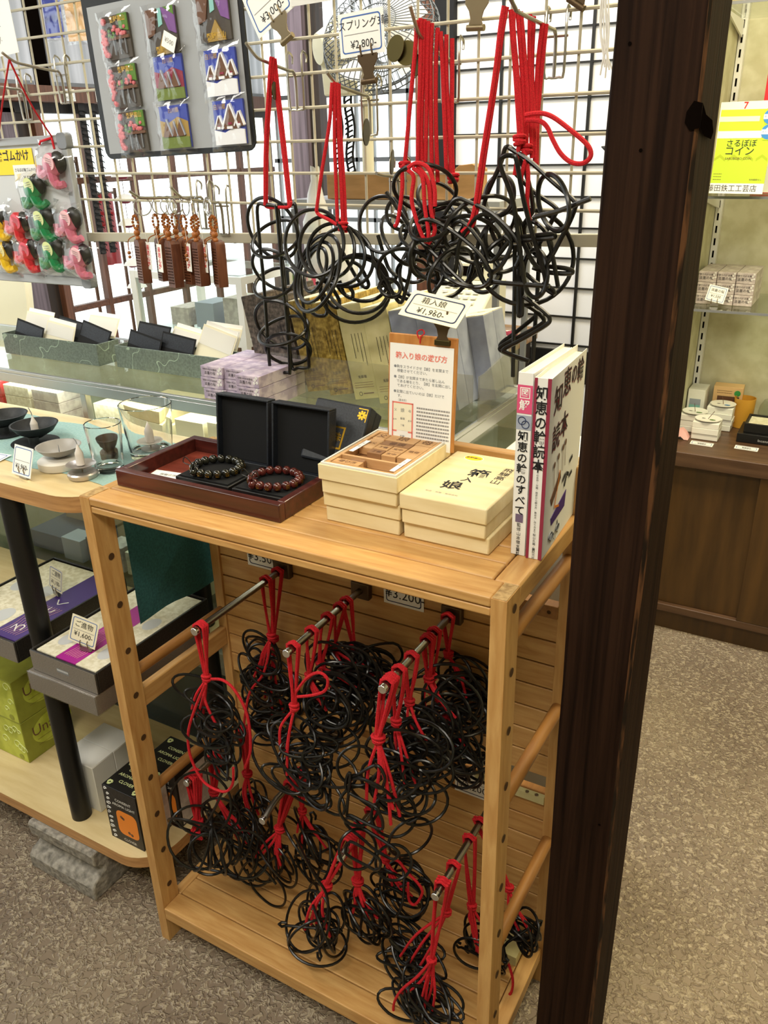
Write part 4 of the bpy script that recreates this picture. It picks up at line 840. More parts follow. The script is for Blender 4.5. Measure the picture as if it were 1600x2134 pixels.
ORD = {'u1': 'upper left rod', 'u2': 'upper middle rod', 'u3': 'upper right rod', 'l1': 'lower leftmost rod', 'l2': 'second lower rod',
       'l3': 'third lower rod', 'l4': 'lower rightmost rod'}
PLACE = ['foremost on', 'second on', 'third on', 'fourth on', 'fifth on', 'hindmost on']
cnt = {}
LOOK = {'flat': 'flattened black wire loops on red cord', 'clip': 'clustered black wire loops on red cord',
        'chain': 'long chain of curled black loops on red cord', 'ring': 'black wire rings on red cord'}
for idx, (rodk, X, Y, zr, kn, ce, rx, rz, kind, ns) in enumerate(LP):
    R_ = random.Random(100 + idx)
    k = cnt.get(rodk, 0)
    cnt[rodk] = k + 1
    t = thing('wire_puzzle', LOOK[kind] + ', ' + PLACE[min(k, 5)] + ' ' + ORD[rodk], 'wire puzzle', (X, Y, ce[2]), 'wire puzzles hanging in the wooden rack')
    cd = MB()
    kn, ce = V(kn), V(ce)
    rr = .0021 if ns < 4 else .0024
    for s_ in range(ns):
        dy = (s_ - (ns - 1) / 2) * .0046
        a = V((X - .0085, Y + dy, zr + .001))
        b_ = V((X + .0085, Y + dy, zr + .001))
        top = [a + V((.0015, 0, .0035)), V((X, Y + dy, zr + .0085)), b_ + V((-.0015, 0, .0035))]
        ka = kn + V((R_.uniform(-.003, .001), R_.uniform(-.003, .003), .004))
        kb = kn + V((R_.uniform(-.001, .003), R_.uniform(-.003, .003), .004))
        path = [ka, ka.lerp(a, .5) + V((R_.uniform(-.002, .001), 0, 0)), a] + top + [b_, b_.lerp(kb, .5) + V((R_.uniform(-.001, .002), 0, 0)), kb]
        cd.tube(spline(path, False, 4), rr, 'cord_red', 6)
    knot(cd, kn, .0062 if ns < 4 else .0085)
    low = ce.z - rz * .1
    for s_ in range(ns + 1):
        e = V((ce.x + R_.uniform(-.5, .5) * rx, ce.y + R_.uniform(-.012, .004), R_.uniform(ce.z - rz * .3, ce.z + rz * .55)))
        if e.z > kn.z - .012:
            e.z = kn.z - .02
        mid = kn.lerp(e, .5) + V((R_.uniform(-.008, .008), -.006, .004))
        cd.tube(spline([kn - V((0, 0, .003)), mid, e], False, 5), rr, 'cord_red', 6)
    for path in XL.get(idx, ()):
        cd.tube(spline(path, False, 5), .0022, 'cord_red', 6)
    link('cord', cd, t)
    wr = .0022

    def ring_part(P, closed=True, r=None):
        P = [V(p) for p in P]
        dz = min(p.z for p in P)
        if dz < .0845:
            P = [p + V((0, 0, .0845 - dz)) for p in P]
        P = [V((min(max(p.x, .0215), .638), min(p.y, .242), p.z)) if not (p.x > .61 and p.y < .05) else p for p in P]
        link('ring', MB().tube(P, r or wr, 'wire_iron', 7, closed), t)
    if idx in TR:
        for c, u, w in TR[idx]['E']:
            ring_part(circle(c, u, w))
        for cl, p in TR[idx]['L']:
            ring_part(spline(p, bool(cl), 5), bool(cl))
    if kind in ('flat', 'clip', 'chain'):
        if idx == 8:
            continue
        n = 14 if kind == 'flat' else 12
        for i in range(n):
            f_ = (i + .5) / n
            c = V((ce.x + R_.uniform(-.32, .32) * rx * (1.5 if kind == 'flat' else 1), ce.y + R_.uniform(-.014, .014), ce.z + rz * (1 - 2 * f_) * .8))
            w = rx * R_.uniform(.6, 1.0)
            h = w * (R_.uniform(.28, .5) if kind == 'flat' else R_.uniform(.55, .9))
            rot = Matrix.Rotation(R_.uniform(-.5, .5) + .15, 3, 'Y') @ Matrix.Rotation(R_.uniform(-.5, .5) + (.35 if kind == 'clip' else -.1), 3, 'Z') @ Matrix.Rotation(R_.uniform(.5, 1.0) if kind == 'flat' else R_.uniform(.9, 1.7), 3, 'X')
            P = [c + rot @ V(p) for p in stad(w, h, R_.choice((0, .25, -.3)))]
            P = [V((p.x, ce.y + max(-.03, min(.03, p.y - ce.y)), p.z)) for p in P]
            ring_part(P)
        # small inner curls
        for i in range(5):
            c = V((ce.x + R_.uniform(-.6, .6) * rx, ce.y + R_.uniform(-.012, .012), ce.z + R_.uniform(-.7, .7) * rz))
            rot = Matrix.Rotation(R_.uniform(-1, 1), 3, 'Z') @ Matrix.Rotation(R_.uniform(.6, 1.6), 3, 'X')
            ring_part([c + rot @ V(p) for p in stad(rx * .34, rx * .25)])
    elif kind == 'ring':
        n = 9 if idx not in TR else 4
        for i in range(n):
            r = min(rx, rz) * R_.uniform(.62, .88)
            c = V((ce.x + R_.uniform(-.3, .3) * rx, ce.y + R_.uniform(-.012, .012), ce.z + R_.uniform(-.4, .25) * rz))
            rot = Matrix.Rotation(R_.uniform(-.55, .55) - .3, 3, 'Z') @ Matrix.Rotation(pi / 2 + R_.uniform(-.6, .6), 3, 'X')
            ring_part([c + rot @ V((r * cos(2 * pi * j / 28), r * .94 * sin(2 * pi * j / 28), 0)) for j in range(28)])
        # two bars with curled eyes
        for i in range(2):
            d = V((R_.uniform(-1, 1), R_.uniform(-.25, .25), R_.uniform(-1, .2))).normalized() * rx * .8
            c = ce + V((R_.uniform(-.2, .2) * rx, R_.uniform(-.014, .01), R_.uniform(-.2, .2) * rz))
            a, b_ = c - d, c + d
            q = d.normalized() * .006
            s2 = V((-q.z, 0, q.x))
            ring_part([a + q + s2, a - q * .2 + s2, a - q, a - q * .2 - s2, a + q - s2 * .3, c, b_ - q + s2 * .3, b_ + q * .2 + s2, b_ + q, b_ + q * .2 - s2, b_ - q - s2], False)

# ------------------------------------------------------------------ puzzles on the wire grid
GY = lambda x: .489 - .06 * x          # the grid plane
UL = {'ladder': 'black wire ladder puzzle of six rings on two long frames, leftmost on the grid',
      'spring': 'black wire spring puzzle of three flat coils, second from left on the grid',
      'tangle': 'dense bunch of black looped wire puzzles under many red cords and coins',
      'star': 'black wire puzzle with zigzag rods and big circle, next to the pillar'}
UO = {'ladder': (.072, .417, 1.2), 'spring': (.207, .376, 1.1), 'tangle': (.342, .39, 1.1), 'star': (.493, .39, 1.1)}
for key in ('ladder', 'spring', 'tangle', 'star'):
    d = U[key]
    t = thing('wire_puzzle', UL[key], 'wire puzzle', UO[key], 'wire puzzles hanging on the wire grid')
    wr = .0029 if key != 'star' else .0031
    for c, u, w in d['E']:
        link('ring', MB().tube(circle(c, u, w, 40), wr, 'wire_iron', 8, True), t)
    for cl, p in d['L']:
        link('wire_frame', MB().tube(spline(p, bool(cl), 5), wr, 'wire_iron', 8, bool(cl)), t)
    for i, p in enumerate(d['K']):
        link('cord', MB().tube(spline(p, False, 5), .0029 if key in ('tangle', 'star') else .0026, 'cord_red', 7), t)
    if key == 'tangle':
        for (x, y, z, a, b_) in ((.303, .375, 1.413, .016, .3), (.318, .378, 1.407, .015, -.2), (.331, .38, 1.392, .013, .5), (.263, .362, 1.315, .017, 1.3), (.298, .37, 1.277, .016, 1.2)):
            link('brass_coin', MB(FR((x, y, z), (cos(b_), sin(b_) * -1, .1), (0, .2, 1))).lathe([(.0035, -.0007), (a, -.0007), (a, .0007), (.0035, .0007)], 'brass_old', 22), t)
    if key == 'ladder':
        link('brass_coin', MB(FR((.083, .405, 1.375), (.3, -1, 0), (0, .1, 1))).lathe([(.003, -.0006), (.012, -.0006), (.012, .0006), (.003, .0006)], 'brass_old', 20), t)
    kb = MB()
    for i in {'ladder': (), 'spring': (2,), 'tangle': (0, 8), 'star': (2, 5)}[key]:
        knot(kb, d['K'][i][-1], .007)
    if kb.v:
        link('knot', kb, t)

# ================================================================== wire grid with its hooks
t = thing('wire_grid_panel', 'cream wire grid panel hung behind the rack and above the glass case', 'wire grid', (-.1, .49, 1.15))
s_ = math.sqrt(1 + .06 ** 2)
mb = MB()
k = -21
while True:
    x = .0499 + k * .0473 / s_
    if x > .645:
        break
    y = GY(x)
    mb.tube([(x, y, 1.150 + .032 * (x - .05)), (x, y, 1.84)], .0021, 'grid_cream', 6)
    k += 1
x0, x1 = -.96, .65
for j in range(-2, 12):
    z = 1.3056 + .047 * j
    mb.tube([(x0, GY(x0) - .004, z + .004), (x1, GY(x1) - .004, z)], .0024, 'grid_cream', 6)
link('wire_mesh', mb, t)
M = FR((0, GY(0), 1.158), V((1, -.06, .030)), (0, 0, 1))
link('bottom_rail', MB(M).box(-.97, .655, -.009, .008, -.004, .004, 'grid_cream'), t, .0015)


def grid_hook(x, zb, yt, zt, label):
    """wire display hook: bracket over two wires, arm with an upturned tip"""
    y = GY(x)
    mb = MB()
    w, h = .013, .046
    o = y - .009
    zc = zb
    mb.tube(spline([(x - w, o + .012, zc + .012), (x - w, o + .013, zc + .022), (x - w, o, zc + .022), (x - w, o, zc - h), (x - w + .006, o, zc - h - .006), (x + w - .006, o, zc - h - .006), (x + w, o, zc - h),
                    (x + w, o, zc + .022), (x + w, o + .013, zc + .022), (x + w, o + .012, zc + .012)], False, 3), .0017, 'steel', 6)
    mb.cyl((x - w - .003, o, zc - .006), (x + w + .003, o, zc - .006), .0016, 'steel', 6)
    hk = thing('grid_hook', label, 'hook', (x, y, zb), 'wire hooks on the grid')
    link('bracket', mb, hk)
    d = (yt + .03 - o)
    zm = zb + (zt - zb) * .35
    link('arm', MB().tube(spline([(x, o, zc - h - .006), (x, o, zc - .012), (x, o - .006, zc), (x, o - .02, zb + .001), (x, yt + .035, zm), (x, yt + .018, zm + (zt - zm) * .3), (x, yt, zt)], False, 4), .0024, 'steel', 8), hk)


grid_hook(.072, 1.404, .36, 1.434, 'steel grid hook holding the ladder puzzle, beside the magnet board')
grid_hook(.207, 1.365, .357, 1.39, 'steel grid hook holding the spring puzzle, below the ¥2.800 card')
grid_hook(.342, 1.403, .343, 1.454, 'steel grid hook crowded with red cords and brass coins')
grid_hook(.493, 1.425, .29, 1.445, 'steel grid hook nearest the pillar, with red cords')
grid_hook(-.149, 1.222, .315, 1.242, 'left steel hook holding the wooden charms')
grid_hook(-.108, 1.214, .367, 1.245, 'right steel hook holding the wooden charms')
grid_hook(-.478, 1.436, .388, 1.459, 'steel grid hook from which the whiteboard hangs by a red string')
grid_hook(-.60, 1.412, .40, 1.425, 'empty steel grid hook at the far left under the paper sign')
grid_hook(.255, 1.255, .40, 1.262, 'steel grid hook in front of the cardboard box')


def bulldog(M, label, mat='bulldog'):
    """bulldog clip; local y up, two prongs over the card, roll at the foot"""
    c = thing('bulldog_clip', label, 'clip', M.translation, 'bulldog clips on the grid')
    p = MB(M).prism([(-.017, .004), (.017, .004), (.017, -.004), (.011, -.012), (.008, -.022), (.011, -.028), (-.011, -.028), (-.008, -.022), (-.011, -.012), (-.017, -.004)], .001, .0026, mat)
    link('plate', p, c, .0005)
    p = MB(M)
    for x in (-.0095, .0095):
        p.tube([(x, .002, .003), (x - .001, .012, .004), (x - .0012, .016, .003)], .0014, mat, 6)
    link('prong', p, c)
    link('roll', MB(M).cyl((-.0125, -.031, .001), (.0125, -.031, .001), .0042, mat, 12), c)


def gp(x, z, d=.012):
    return V((x, GY(x) - d, z))


def gfr(x, z, tilt, d=.012, back=0.0):
    e = V((1, -.06, 0)).normalized()
    u = V((0, back, 1)).normalized()
    a = rad(tilt)
    return FR(gp(x, z, d), e * cos(a) + u * sin(a), u * cos(a) - e * sin(a))


M = gfr(.030, 1.498, 27)
solo('price_card', price_card(M, .082, .062, [('¥3.000-', .03, -.22, .26)]), 'tilted white price card reading ¥3.000, clipped above the ladder puzzle', 'price card', 'price cards on the grid')
bulldog(M @ Matrix.Translation((.008, -.030, .001)), 'grey bulldog clip gripping the tilted ¥3.000 card')
M = gfr(.198, 1.445, 3)
solo('price_card', price_card(M, .078, .056, [('スプリング3輪', .06, .20, .24), ('¥2.800-', .04, -.24, .26)]), 'white price card reading ¥2.800 for the three ring spring puzzle', 'price card', 'price cards on the grid')
bulldog(M @ Matrix.Translation((.010, -.031, .001)), 'brownish bulldog clip gripping the ¥2.800 card', 'bulldog_dark')
bulldog(gfr(.383, 1.468, -3), 'brownish bulldog clip above the coin and cord bunch')
M = gfr(.478, 1.545, -40)
solo('price_card', price_card(M, .078, .056, [('¥2.500-', .04, -.24, .26)]), 'white price card whose corner shows at the top edge near the pillar', 'price card', 'price cards on the grid')
bulldog(gfr(.535, 1.478, -32), 'dark bulldog clip at the top beside the pillar', 'bulldog_dark')
# paper signs
M = gfr(.16, 1.525, 1, .014)
mb = MB(M).box(-.085, .20, -.035, .06, -.0006, 0, 'paper')
mb.text('This is an original design', .035, -.019, .0165, 'grey_ink')
ps = solo('paper_sign', mb, 'white paper sign reading This is an original design, at the top of the grid', 'sign')
link('plastic_sleeve', MB(M).box(-.088, .203, -.042, .06, .0008, .0014, 'sleeve_film'), ps)
M = gfr(-.66, 1.545, 3, .016)
mb = MB(M).box(-.16, .075, -.075, .09, -.0006, 0, 'paper')
for s2, yy in (('is for a baby.', .001), ('protected.', -.023), ('family.', -.046)):
    mb.text(s2, .035 - .0033 * len(s2), yy, .0165, 'grey_ink')
solo('paper_sign', mb, 'white paper notice with the word baby, at the top left of the grid', 'sign')
for x, z, c, l, w in ((-.51, 1.555, 'blue_sky', 'blue and white bagged card behind the baby notice', .05), (-.43, 1.545, 'peach', 'pinkish bagged card left of the magnet board', .088)):
    M = gfr(x, z, -2, -.02)
    tt = thing('bagged_card', l, 'card', gp(x, z, -.02), 'bagged cards behind the grid')
    link('card', MB(M).box(-w / 2, w / 2, -.06, .06, -.001, 0, c), tt)
    link('plastic_bag', MB(M).box(-w / 2 - .004, w / 2 + .004, -.066, .07, .001, .003, 'bag_film'), tt)
# white raffia strands
mb = MB()
R_ = random.Random(8)
for i in range(9):
    x = .556 + R_.uniform(-.004, .004)
    mb.tube(spline([(x, GY(x) - .01, 1.55), (x - .002, GY(x) - .012, 1.47), (x + R_.uniform(-.004, .008), GY(x) - .012, 1.42), (x + .006 + R_.uniform(-.006, .014), GY(x) - .012, 1.375 + R_.uniform(-.008, .012))], False, 4), .0011, 'string_white', 5)
solo('raffia_strands', mb, 'frayed white string hanging from the grid beside the pillar', 'string')

# ------------------------------------------------------------------ magnet board
M = gfr(-.205, 1.425, 1.5, .010)
tb = thing('display_board', 'black hanging board with a grey sheet holding nine bagged souvenir magnets', 'display board', gp(-.2, 1.29, .01))
link('backing', MB(M).prism(rrect(-.185, .185, -.135, .22, .018), -.003, 0, 'black_satin'), tb)
link('sheet', MB(M).box(-.172, .176, -.126, .108, .0002, .001, 'grey_frame'), tb)


def magnet_art(mb, kind, w):
    h = w / 2
    if kind == 'snow':
        mb.box(-h, h, -h, h, 0, .004, 'blue_sky')
        mb.prism([(-h, -h), (h, -h), (h, -h * .35), (h * .3, -h * .25), (-h * .3, -h * .45), (-h, -h * .3)], .004, .0062, 'snow')
        for x, y, s2 in ((.12, -.3, 1.0), (-.62, -.28, .55), (.72, -.2, .6)):
            x, y = x * h, y * h
            mb.prism([(x - .5 * h * s2, y), (x + .5 * h * s2, y), (x + .05 * h, y + 1.1 * h * s2)], .004, .007, 'thatch')
            mb.prism([(x + .05 * h, y + 1.1 * h * s2), (x + .5 * h * s2, y), (x + .62 * h * s2, y + .05 * h), (x + .12 * h, y + 1.16 * h * s2)], .0042, .008, 'snow')
            mb.prism([(x + .05 * h, y + 1.1 * h * s2), (x - .02 * h, y + 1.12 * h * s2), (x - .6 * h * s2, y + .04 * h), (x - .5 * h * s2, y)], .0042, .008, 'snow')
            mb.box(x - .18 * h * s2, x + .18 * h * s2, y, y + .12 * h, .007, .009, 'snow')
            mb.box(x - .13 * h * s2, x + .13 * h * s2, y + .2 * h * s2, y + .3 * h * s2, .007, .0078, 'maroon')
        mb.text('白川郷', -h * .55, h * .72, h * .28, 'gold_print', .0046)
    elif kind == 'blossom':
        mb.box(-h, h, -h, h, 0, .004, 'stone_print')
        R_ = random.Random(int(w * 1e5))
        for i in range(26):
            mb.ball((-h * .92 + R_.uniform(-.1, .16) * h, R_.uniform(-.95, .9) * h, .005), h * R_.uniform(.1, .17), 'pink_petal', 6)
        for i in range(12):
            mb.ball((R_.uniform(-.4, .9) * h, R_.uniform(.1, .45) * h, .005), h * R_.uniform(.08, .14), 'pink_petal', 6)
        mb.prism([(.35 * h, .35 * h), (h, .2 * h), (h, h), (.3 * h, h)], .004, .0058, 'leaf_green')
        for i in range(5):
            mb.ball((R_.uniform(-.5, -.1) * h, R_.uniform(-.1, .4) * h, .005), h * .1, 'leaf_green', 6)
        mb.box(-h * .5, h, -.12 * h, .02 * h, .004, .007, 'brown_print')
        for x in (-.25, .2, .62):
            mb.box(x * h, x * h + .07 * h, -.8 * h, -.12 * h, .004, .0064, 'mid_grey')
        mb.text('飛騨高山', h * .3, h * .78, h * .3, 'gold_print', .0064, bold=True)
    else:
        mb.box(-h, h, -h, h, 0, .004, {'street': 'stone_print', 'autumn': 'blue_sky', 'field': 'blue_sky'}[kind])
        if kind == 'street':
            mb.prism([(-h, h), (-.2 * h, h), (-.5 * h, -.1 * h), (-h, -.2 * h)], .004, .006, 'brown_print')
            mb.prism([(.1 * h, h), (h, h), (h, -.2 * h), (.5 * h, 0)], .004, .006, 'violet_print')
            mb.prism([(.3 * h, h), (h, h), (h, .6 * h)], .006, .007, 'leaf_green')
            mb.prism([(-.15 * h, h), (.1 * h, h), (.1 * h, .3 * h), (-.2 * h, .2 * h)], .004, .005, 'teal_print')
            mb.prism([(-.5 * h, -h), (.7 * h, -h), (.1 * h, -.1 * h)], .004, .006, 'straw')
            mb.text('飛騨高山', h * .1, -h * .8, h * .32, 'gold_print', .0066, bold=True)
        else:
            mb.prism([(-h, -h), (h, -h), (h, -.5 * h), (-h, -.4 * h)], .004, .006, 'grass_print')
            mb.prism([(-h, -.45 * h), (h, -.5 * h), (h, .2 * h), (.3 * h, .45 * h), (-.4 * h, .2 * h), (-h, .35 * h)], .004, .005, 'straw' if kind == 'field' else 'maroon')
            for x, s2 in ((-.5, .8), (.45, .7), (0, .55)):
                x *= h
                mb.prism([(x - .4 * h * s2, -.45 * h), (x + .4 * h * s2, -.45 * h), (x, .45 * h * s2)], .005, .0075, 'thatch')
                mb.prism([(x, .45 * h * s2), (x + .4 * h * s2, -.45 * h), (x + .5 * h * s2, -.4 * h), (x + .06 * h, .5 * h * s2)], .005, .008, 'bluegrey')
            mb.text('白川郷', h * .1, h * .75, h * .26, 'gold_print', .0066)


MG = ((-.306, 1.478, 'blossom', 'pink blossom and bridge magnet in a bag, top left of the board'), (-.195, 1.478, 'street', 'old street magnet with a ¥500 sticker, top middle of the board'),
      (-.078, 1.488, 'street', 'violet and green street magnet, top right of the board'), (-.302, 1.402, 'blossom', 'pink blossom and bridge magnet, middle row left'),
      (-.191, 1.410, 'autumn', 'thatched village magnet under blue sky, middle of the board'), (-.073, 1.411, 'snow', 'snowy thatched house magnet, middle row right'),
      (-.296, 1.330, 'blossom', 'pink blossom and bridge magnet, bottom row left'), (-.191, 1.335, 'field', 'thatched village and green field magnet, bottom row middle'),
      (-.065, 1.338, 'snow', 'snowy house magnet with red door, bottom row right'))
for i, (x, z, kd, l) in enumerate(MG):
    M = gfr(x, z, 3 - (i % 3) * .5, .0125)
    tt = thing('souvenir_magnet', l, 'magnet', gp(x, z, .0125), 'bagged souvenir magnets on the board')
    p = MB(M)
    magnet_art(p, kd, .066 + (i % 2) * .0006)
    link('magnet_tile', p, tt)
    p = MB(M)
    n = 7
    vs = []
    R_ = random.Random(40 + i)
    for a in range(n + 1):
        for b_ in range(n + 1):
            vs.append((-.045 + .09 * a / n + R_.uniform(-.001, .001), -.042 + .084 * b_ / n + R_.uniform(-.001, .001), (.0100 if 0 < a < n and 0 < b_ < n else .003) + R_.uniform(-.001, .0015)))
    p.add(vs, [(a * (n + 1) + b_, (a + 1) * (n + 1) + b_, (a + 1) * (n + 1) + b_ + 1, a * (n + 1) + b_ + 1) for a in range(n) for b_ in range(n)], 'bag_film')
    link('plastic_bag', p, tt)
    if i == 1:
        p = MB(M @ Matrix.Rotation(rad(-28), 4, 'Z')).box(.012, .042, -.018, .006, .0125, .0130, 'white_card')
        p.text('¥500', .027, -.006, .010, 'grey_ink', .0133)
        link('price_sticker', p, tt)

# ------------------------------------------------------------------ whiteboard with hair ties
M = gfr(-.66, 1.185, 1.0, .018)
tb = thing('whiteboard', 'grey framed whiteboard hung on the grid, covered with bagged hair ties', 'whiteboard', gp(-.66, 1.05, .018))
link('panel', MB(M).box(-.20, .168, -.125, .130, -.006, 0, 'light_grey'), tb)
p = MB(M)
for x0_, x1_, y0_, y1_ in ((-.205, .170, .128, .143), (-.205, .170, -.140, -.123), (.164, .182, -.125, .130)):
    p.box(x0_, x1_, y0_, y1_, -.008, .005, 'grey_frame')
link('frame', p, tb, .002)
p = MB(M)
for y in (.132, -.128):
    link('corner_cap', MB(M).prism(rrect(.158, .187, y - .015, y + .014, .008), -.009, .007, 'mid_grey'), tb, .001)
p = MB()
top = V((-.478, .40, 1.447))
for e in ((-.03, .138), (.145, .138)):
    q = M @ V((e[0], e[1], .004))
    p.tube(spline([top + V((0, 0, .002)), top.lerp(q, .5) + V((0, -.004, -.004)), q], False, 5), .0017, 'cord_red', 6)
q = M @ V((.145, .138, .006))
p.tube([q, q + V((-.03, -.003, -.006)), q + V((-.034, -.003, -.012))], .0022, 'cord_red', 6)
p.tube([q, q + V((.006, -.003, -.02))], .0022, 'cord_red', 6)
link('hanging_string', p, tb)
Mp = M @ Matrix.Translation((-.005, .105, .0012))
p = MB(Mp).box(-.16, .075, -.030, .018, 0, .0006, 'yellow')
p.box(.005, .082, -.052, -.012, .0007, .0012, 'paper')
p.text('さるぼぼ輪ゴムかけ', -.035, .004, .022, 'ink', .001, bold=True)
p.text('さるぼぼ輪ゴムかけ', .043, -.022, .0075, 'ink', .0016)
p.text('¥ 550-', .052, -.038, .013, 'ink', .0016)
solo('label_strip', p, 'yellow and white price label at the top of the whiteboard', 'label')
HT = ((-.523, 1.272, 'pink', 'alone at the top right of the whiteboard'), (-.594, 1.226, 'green', 'just below the price label'), (-.665, 1.162, 'red', 'second from left in the middle row'),
      (-.582, 1.165, 'green', 'third in the middle row'), (-.501, 1.169, 'pink', 'at the right end of the middle row'), (-.737, 1.160, 'yellow', 'at the left end of the middle row'),
      (-.737, 1.100, 'yellow', 'at the left end of the bottom row'), (-.652, 1.106, 'red', 'second from left in the bottom row'), (-.571, 1.107, 'green', 'third in the bottom row'), (-.489, 1.103, 'pink', 'at the bottom right corner'))
for i, (x, z, c, l) in enumerate(HT):
    M2 = gfr(x, z, (-14, 8, -20, 6, -6, 10, -8, -12, 4, -14)[i], .0215) @ Matrix.Diagonal((1.16, 1.16, 1.1, 1))
    tt = thing('hair_tie', c + ' bagged hair tie ' + l, 'hair tie', gp(x, z, .02), 'bagged hair ties on the whiteboard')
    p = MB(M2)
    cm = c + '_tie'
    p.ball((.002, .006, .010), .021, cm, 14, None, (1, .9, .6))
    p.tube(spline([(-.002, -.004, .012), (-.018, -.016, .012), (-.030, -.014, .010), (-.034, -.004, .008)], False, 4), [.008] * 4 + [.0075] * 4 + [.006] * 5, cm, 8)
    p.tube(spline([(.004, -.006, .012), (.012, -.020, .012), (.022, -.022, .010), (.030, -.018, .008)], False, 4), [.009] * 4 + [.008] * 4 + [.006] * 5, cm, 8)
    link('padded_body', p, tt)
    link('black_cap', MB(M2).ball((.013, .012, .007), .020, 'black_satin', 12, None, (.9, .9, .55)), tt)
    st = {'pink': 'sticker_pink', 'green': 'sticker_green', 'red': 'sticker_red', 'yellow': 'sticker_yellow'}[c]
    p = MB(M2 @ Matrix.Translation((.008, .012, .0215)) @ Matrix.Rotation(rad(10), 4, 'X'))
    p.lathe([(.0125, 0), (.0125, .0008)], st, 20)
    p.lines_of_text(-.007, .007, .005, 4, .0035, .0005, 'grey_ink', .0012)
    link('sticker', p, tt)
    p = MB(M2)
    R_ = random.Random(70 + i)
    n = 6
    vs = []
    for a in range(n + 1):
        for b_ in range(n + 1):
            u_, w_ = a / n * 2 - 1, b_ / n * 2 - 1
            vs.append((.042 * u_ + R_.uniform(-.0015, .0015), .036 * w_ + R_.uniform(-.0015, .0015), .002 + .026 * max(0, 1 - max(abs(u_), abs(w_)) ** 3) + R_.uniform(-.001, .001)))
    p.add(vs, [(a * (n + 1) + b_, (a + 1) * (n + 1) + b_, (a + 1) * (n + 1) + b_ + 1, a * (n + 1) + b_ + 1) for a in range(n) for b_ in range(n)], 'bag_film')
    link('plastic_bag', p, tt)

# ------------------------------------------------------------------ wooden sutra charms on key rings
CH = ((-.228, .40, 0, 1.0), (-.205, .425, 1, .98), (-.188, .43, 0, .98), (-.175, .44, 0, .95), (-.160, .405, 2, 1.06), (-.136, .42, 0, 1.0), (-.118, .43, 2, 1.02), (-.100, .405, 0, .98), (-.082, .43, 3, 1.0), (-.066, .415, 0, 1.0))
CW = ('leftmost of the bunch', 'second from left, with a dangling side cord', 'third from left', 'fourth, half hidden', 'broad front one in the middle of the bunch', 'behind the broad middle one',
      'right of the broad middle one', 'in front of the right hook, with small beads', 'second from the right end', 'at the right end of the bunch')
for i, (x, y, tg, k) in enumerate(CH):
    R_ = random.Random(20 + i)
    tt = thing('wooden_charm', 'brown carved wooden key charm, ' + CW[i], 'charm', (x, y, 1.08), 'wooden charms on the two hooks')
    hx_ = -.149 if i < 4 else -.108
    zt_ = 1.228
    link('key_ring', MB(FR((x * .75 + hx_ * .25, y, 1.212), (cos(.9 + i * .2), sin(.9 + i * .2), 0), (0, 0, 1))).tube([(.0145 * cos(2 * pi * j / 24), .0145 * sin(2 * pi * j / 24), 0) for j in range(24)], .0011, 'bright_steel', 6, True), tt)
    p = MB()
    for j in range(12):
        a = 2 * pi * j / 12
        p.ball((x + .0062 * cos(a), y - .002, 1.186 + .011 * sin(a)), .0028, 'bead_wood', 7)
    p.ball((x, y - .002, 1.169), .0058, 'bead_wood', 10)
    p.ball((x + .002, y - .003, 1.160), .0046, 'bead_wood', 8)
    link('beads', p, tt)
    w = .0105 * k
    M2 = FR((x + .004, y, 1.158), (cos(-.45 + R_.uniform(-.25, .25)), sin(-.45 + R_.uniform(-.25, .25)) * 1, .0), (.03, 0, 1))
    p = MB(M2)
    p.prism([(-w, -.074 * k), (w, -.074 * k), (w, -.006), (w * .6, 0), (-w * .6, 0), (-w, -.006)], -w * .8, w * .8, 'sutra_wood')
    for c in range(4):
        for r in range(13):
            p.quad(-w * .75 + c * w * .42, -w * .75 + c * w * .42 + w * .2, -.012 - r * .0046 * k - .0014, -.012 - r * .0046 * k + .0008, w * .8 + .0003, 'dark_slot')
    link('carved_block', p, tt, .0006)
    p = MB().tube(spline([(x, y - .004, 1.165), (x - .012, y - .012, 1.158), (x - .015, y - .012, 1.14)], False, 4), .001, 'bead_wood', 5)
    p.ball((x - .015, y - .012, 1.136), .0034, 'bead_wood', 8)
    p.ball((x - .0148, y - .012, 1.129), .003, 'bead_wood', 8)
    link('side_cord', p, tt)
    if tg:
        Mt = FR((x - .003, y - .026, 1.132), (.96, -.28, -.05), (.05, 0, 1))
        p = MB(Mt).box(-.0075, .0075, -.024, .022, -.0005, .0002, 'white_card')
        if tg in (1, 2, 3):
            p.text('般若心経', 0, .0125, .0092, 'red_ink', .0005, vert=True, bold=True)
        p.tube([(0, .02, 0), (.002, .045, .004), (.004, .075, .008)], .0005, 'string_white', 4)
        link('paper_tag', p, tt)

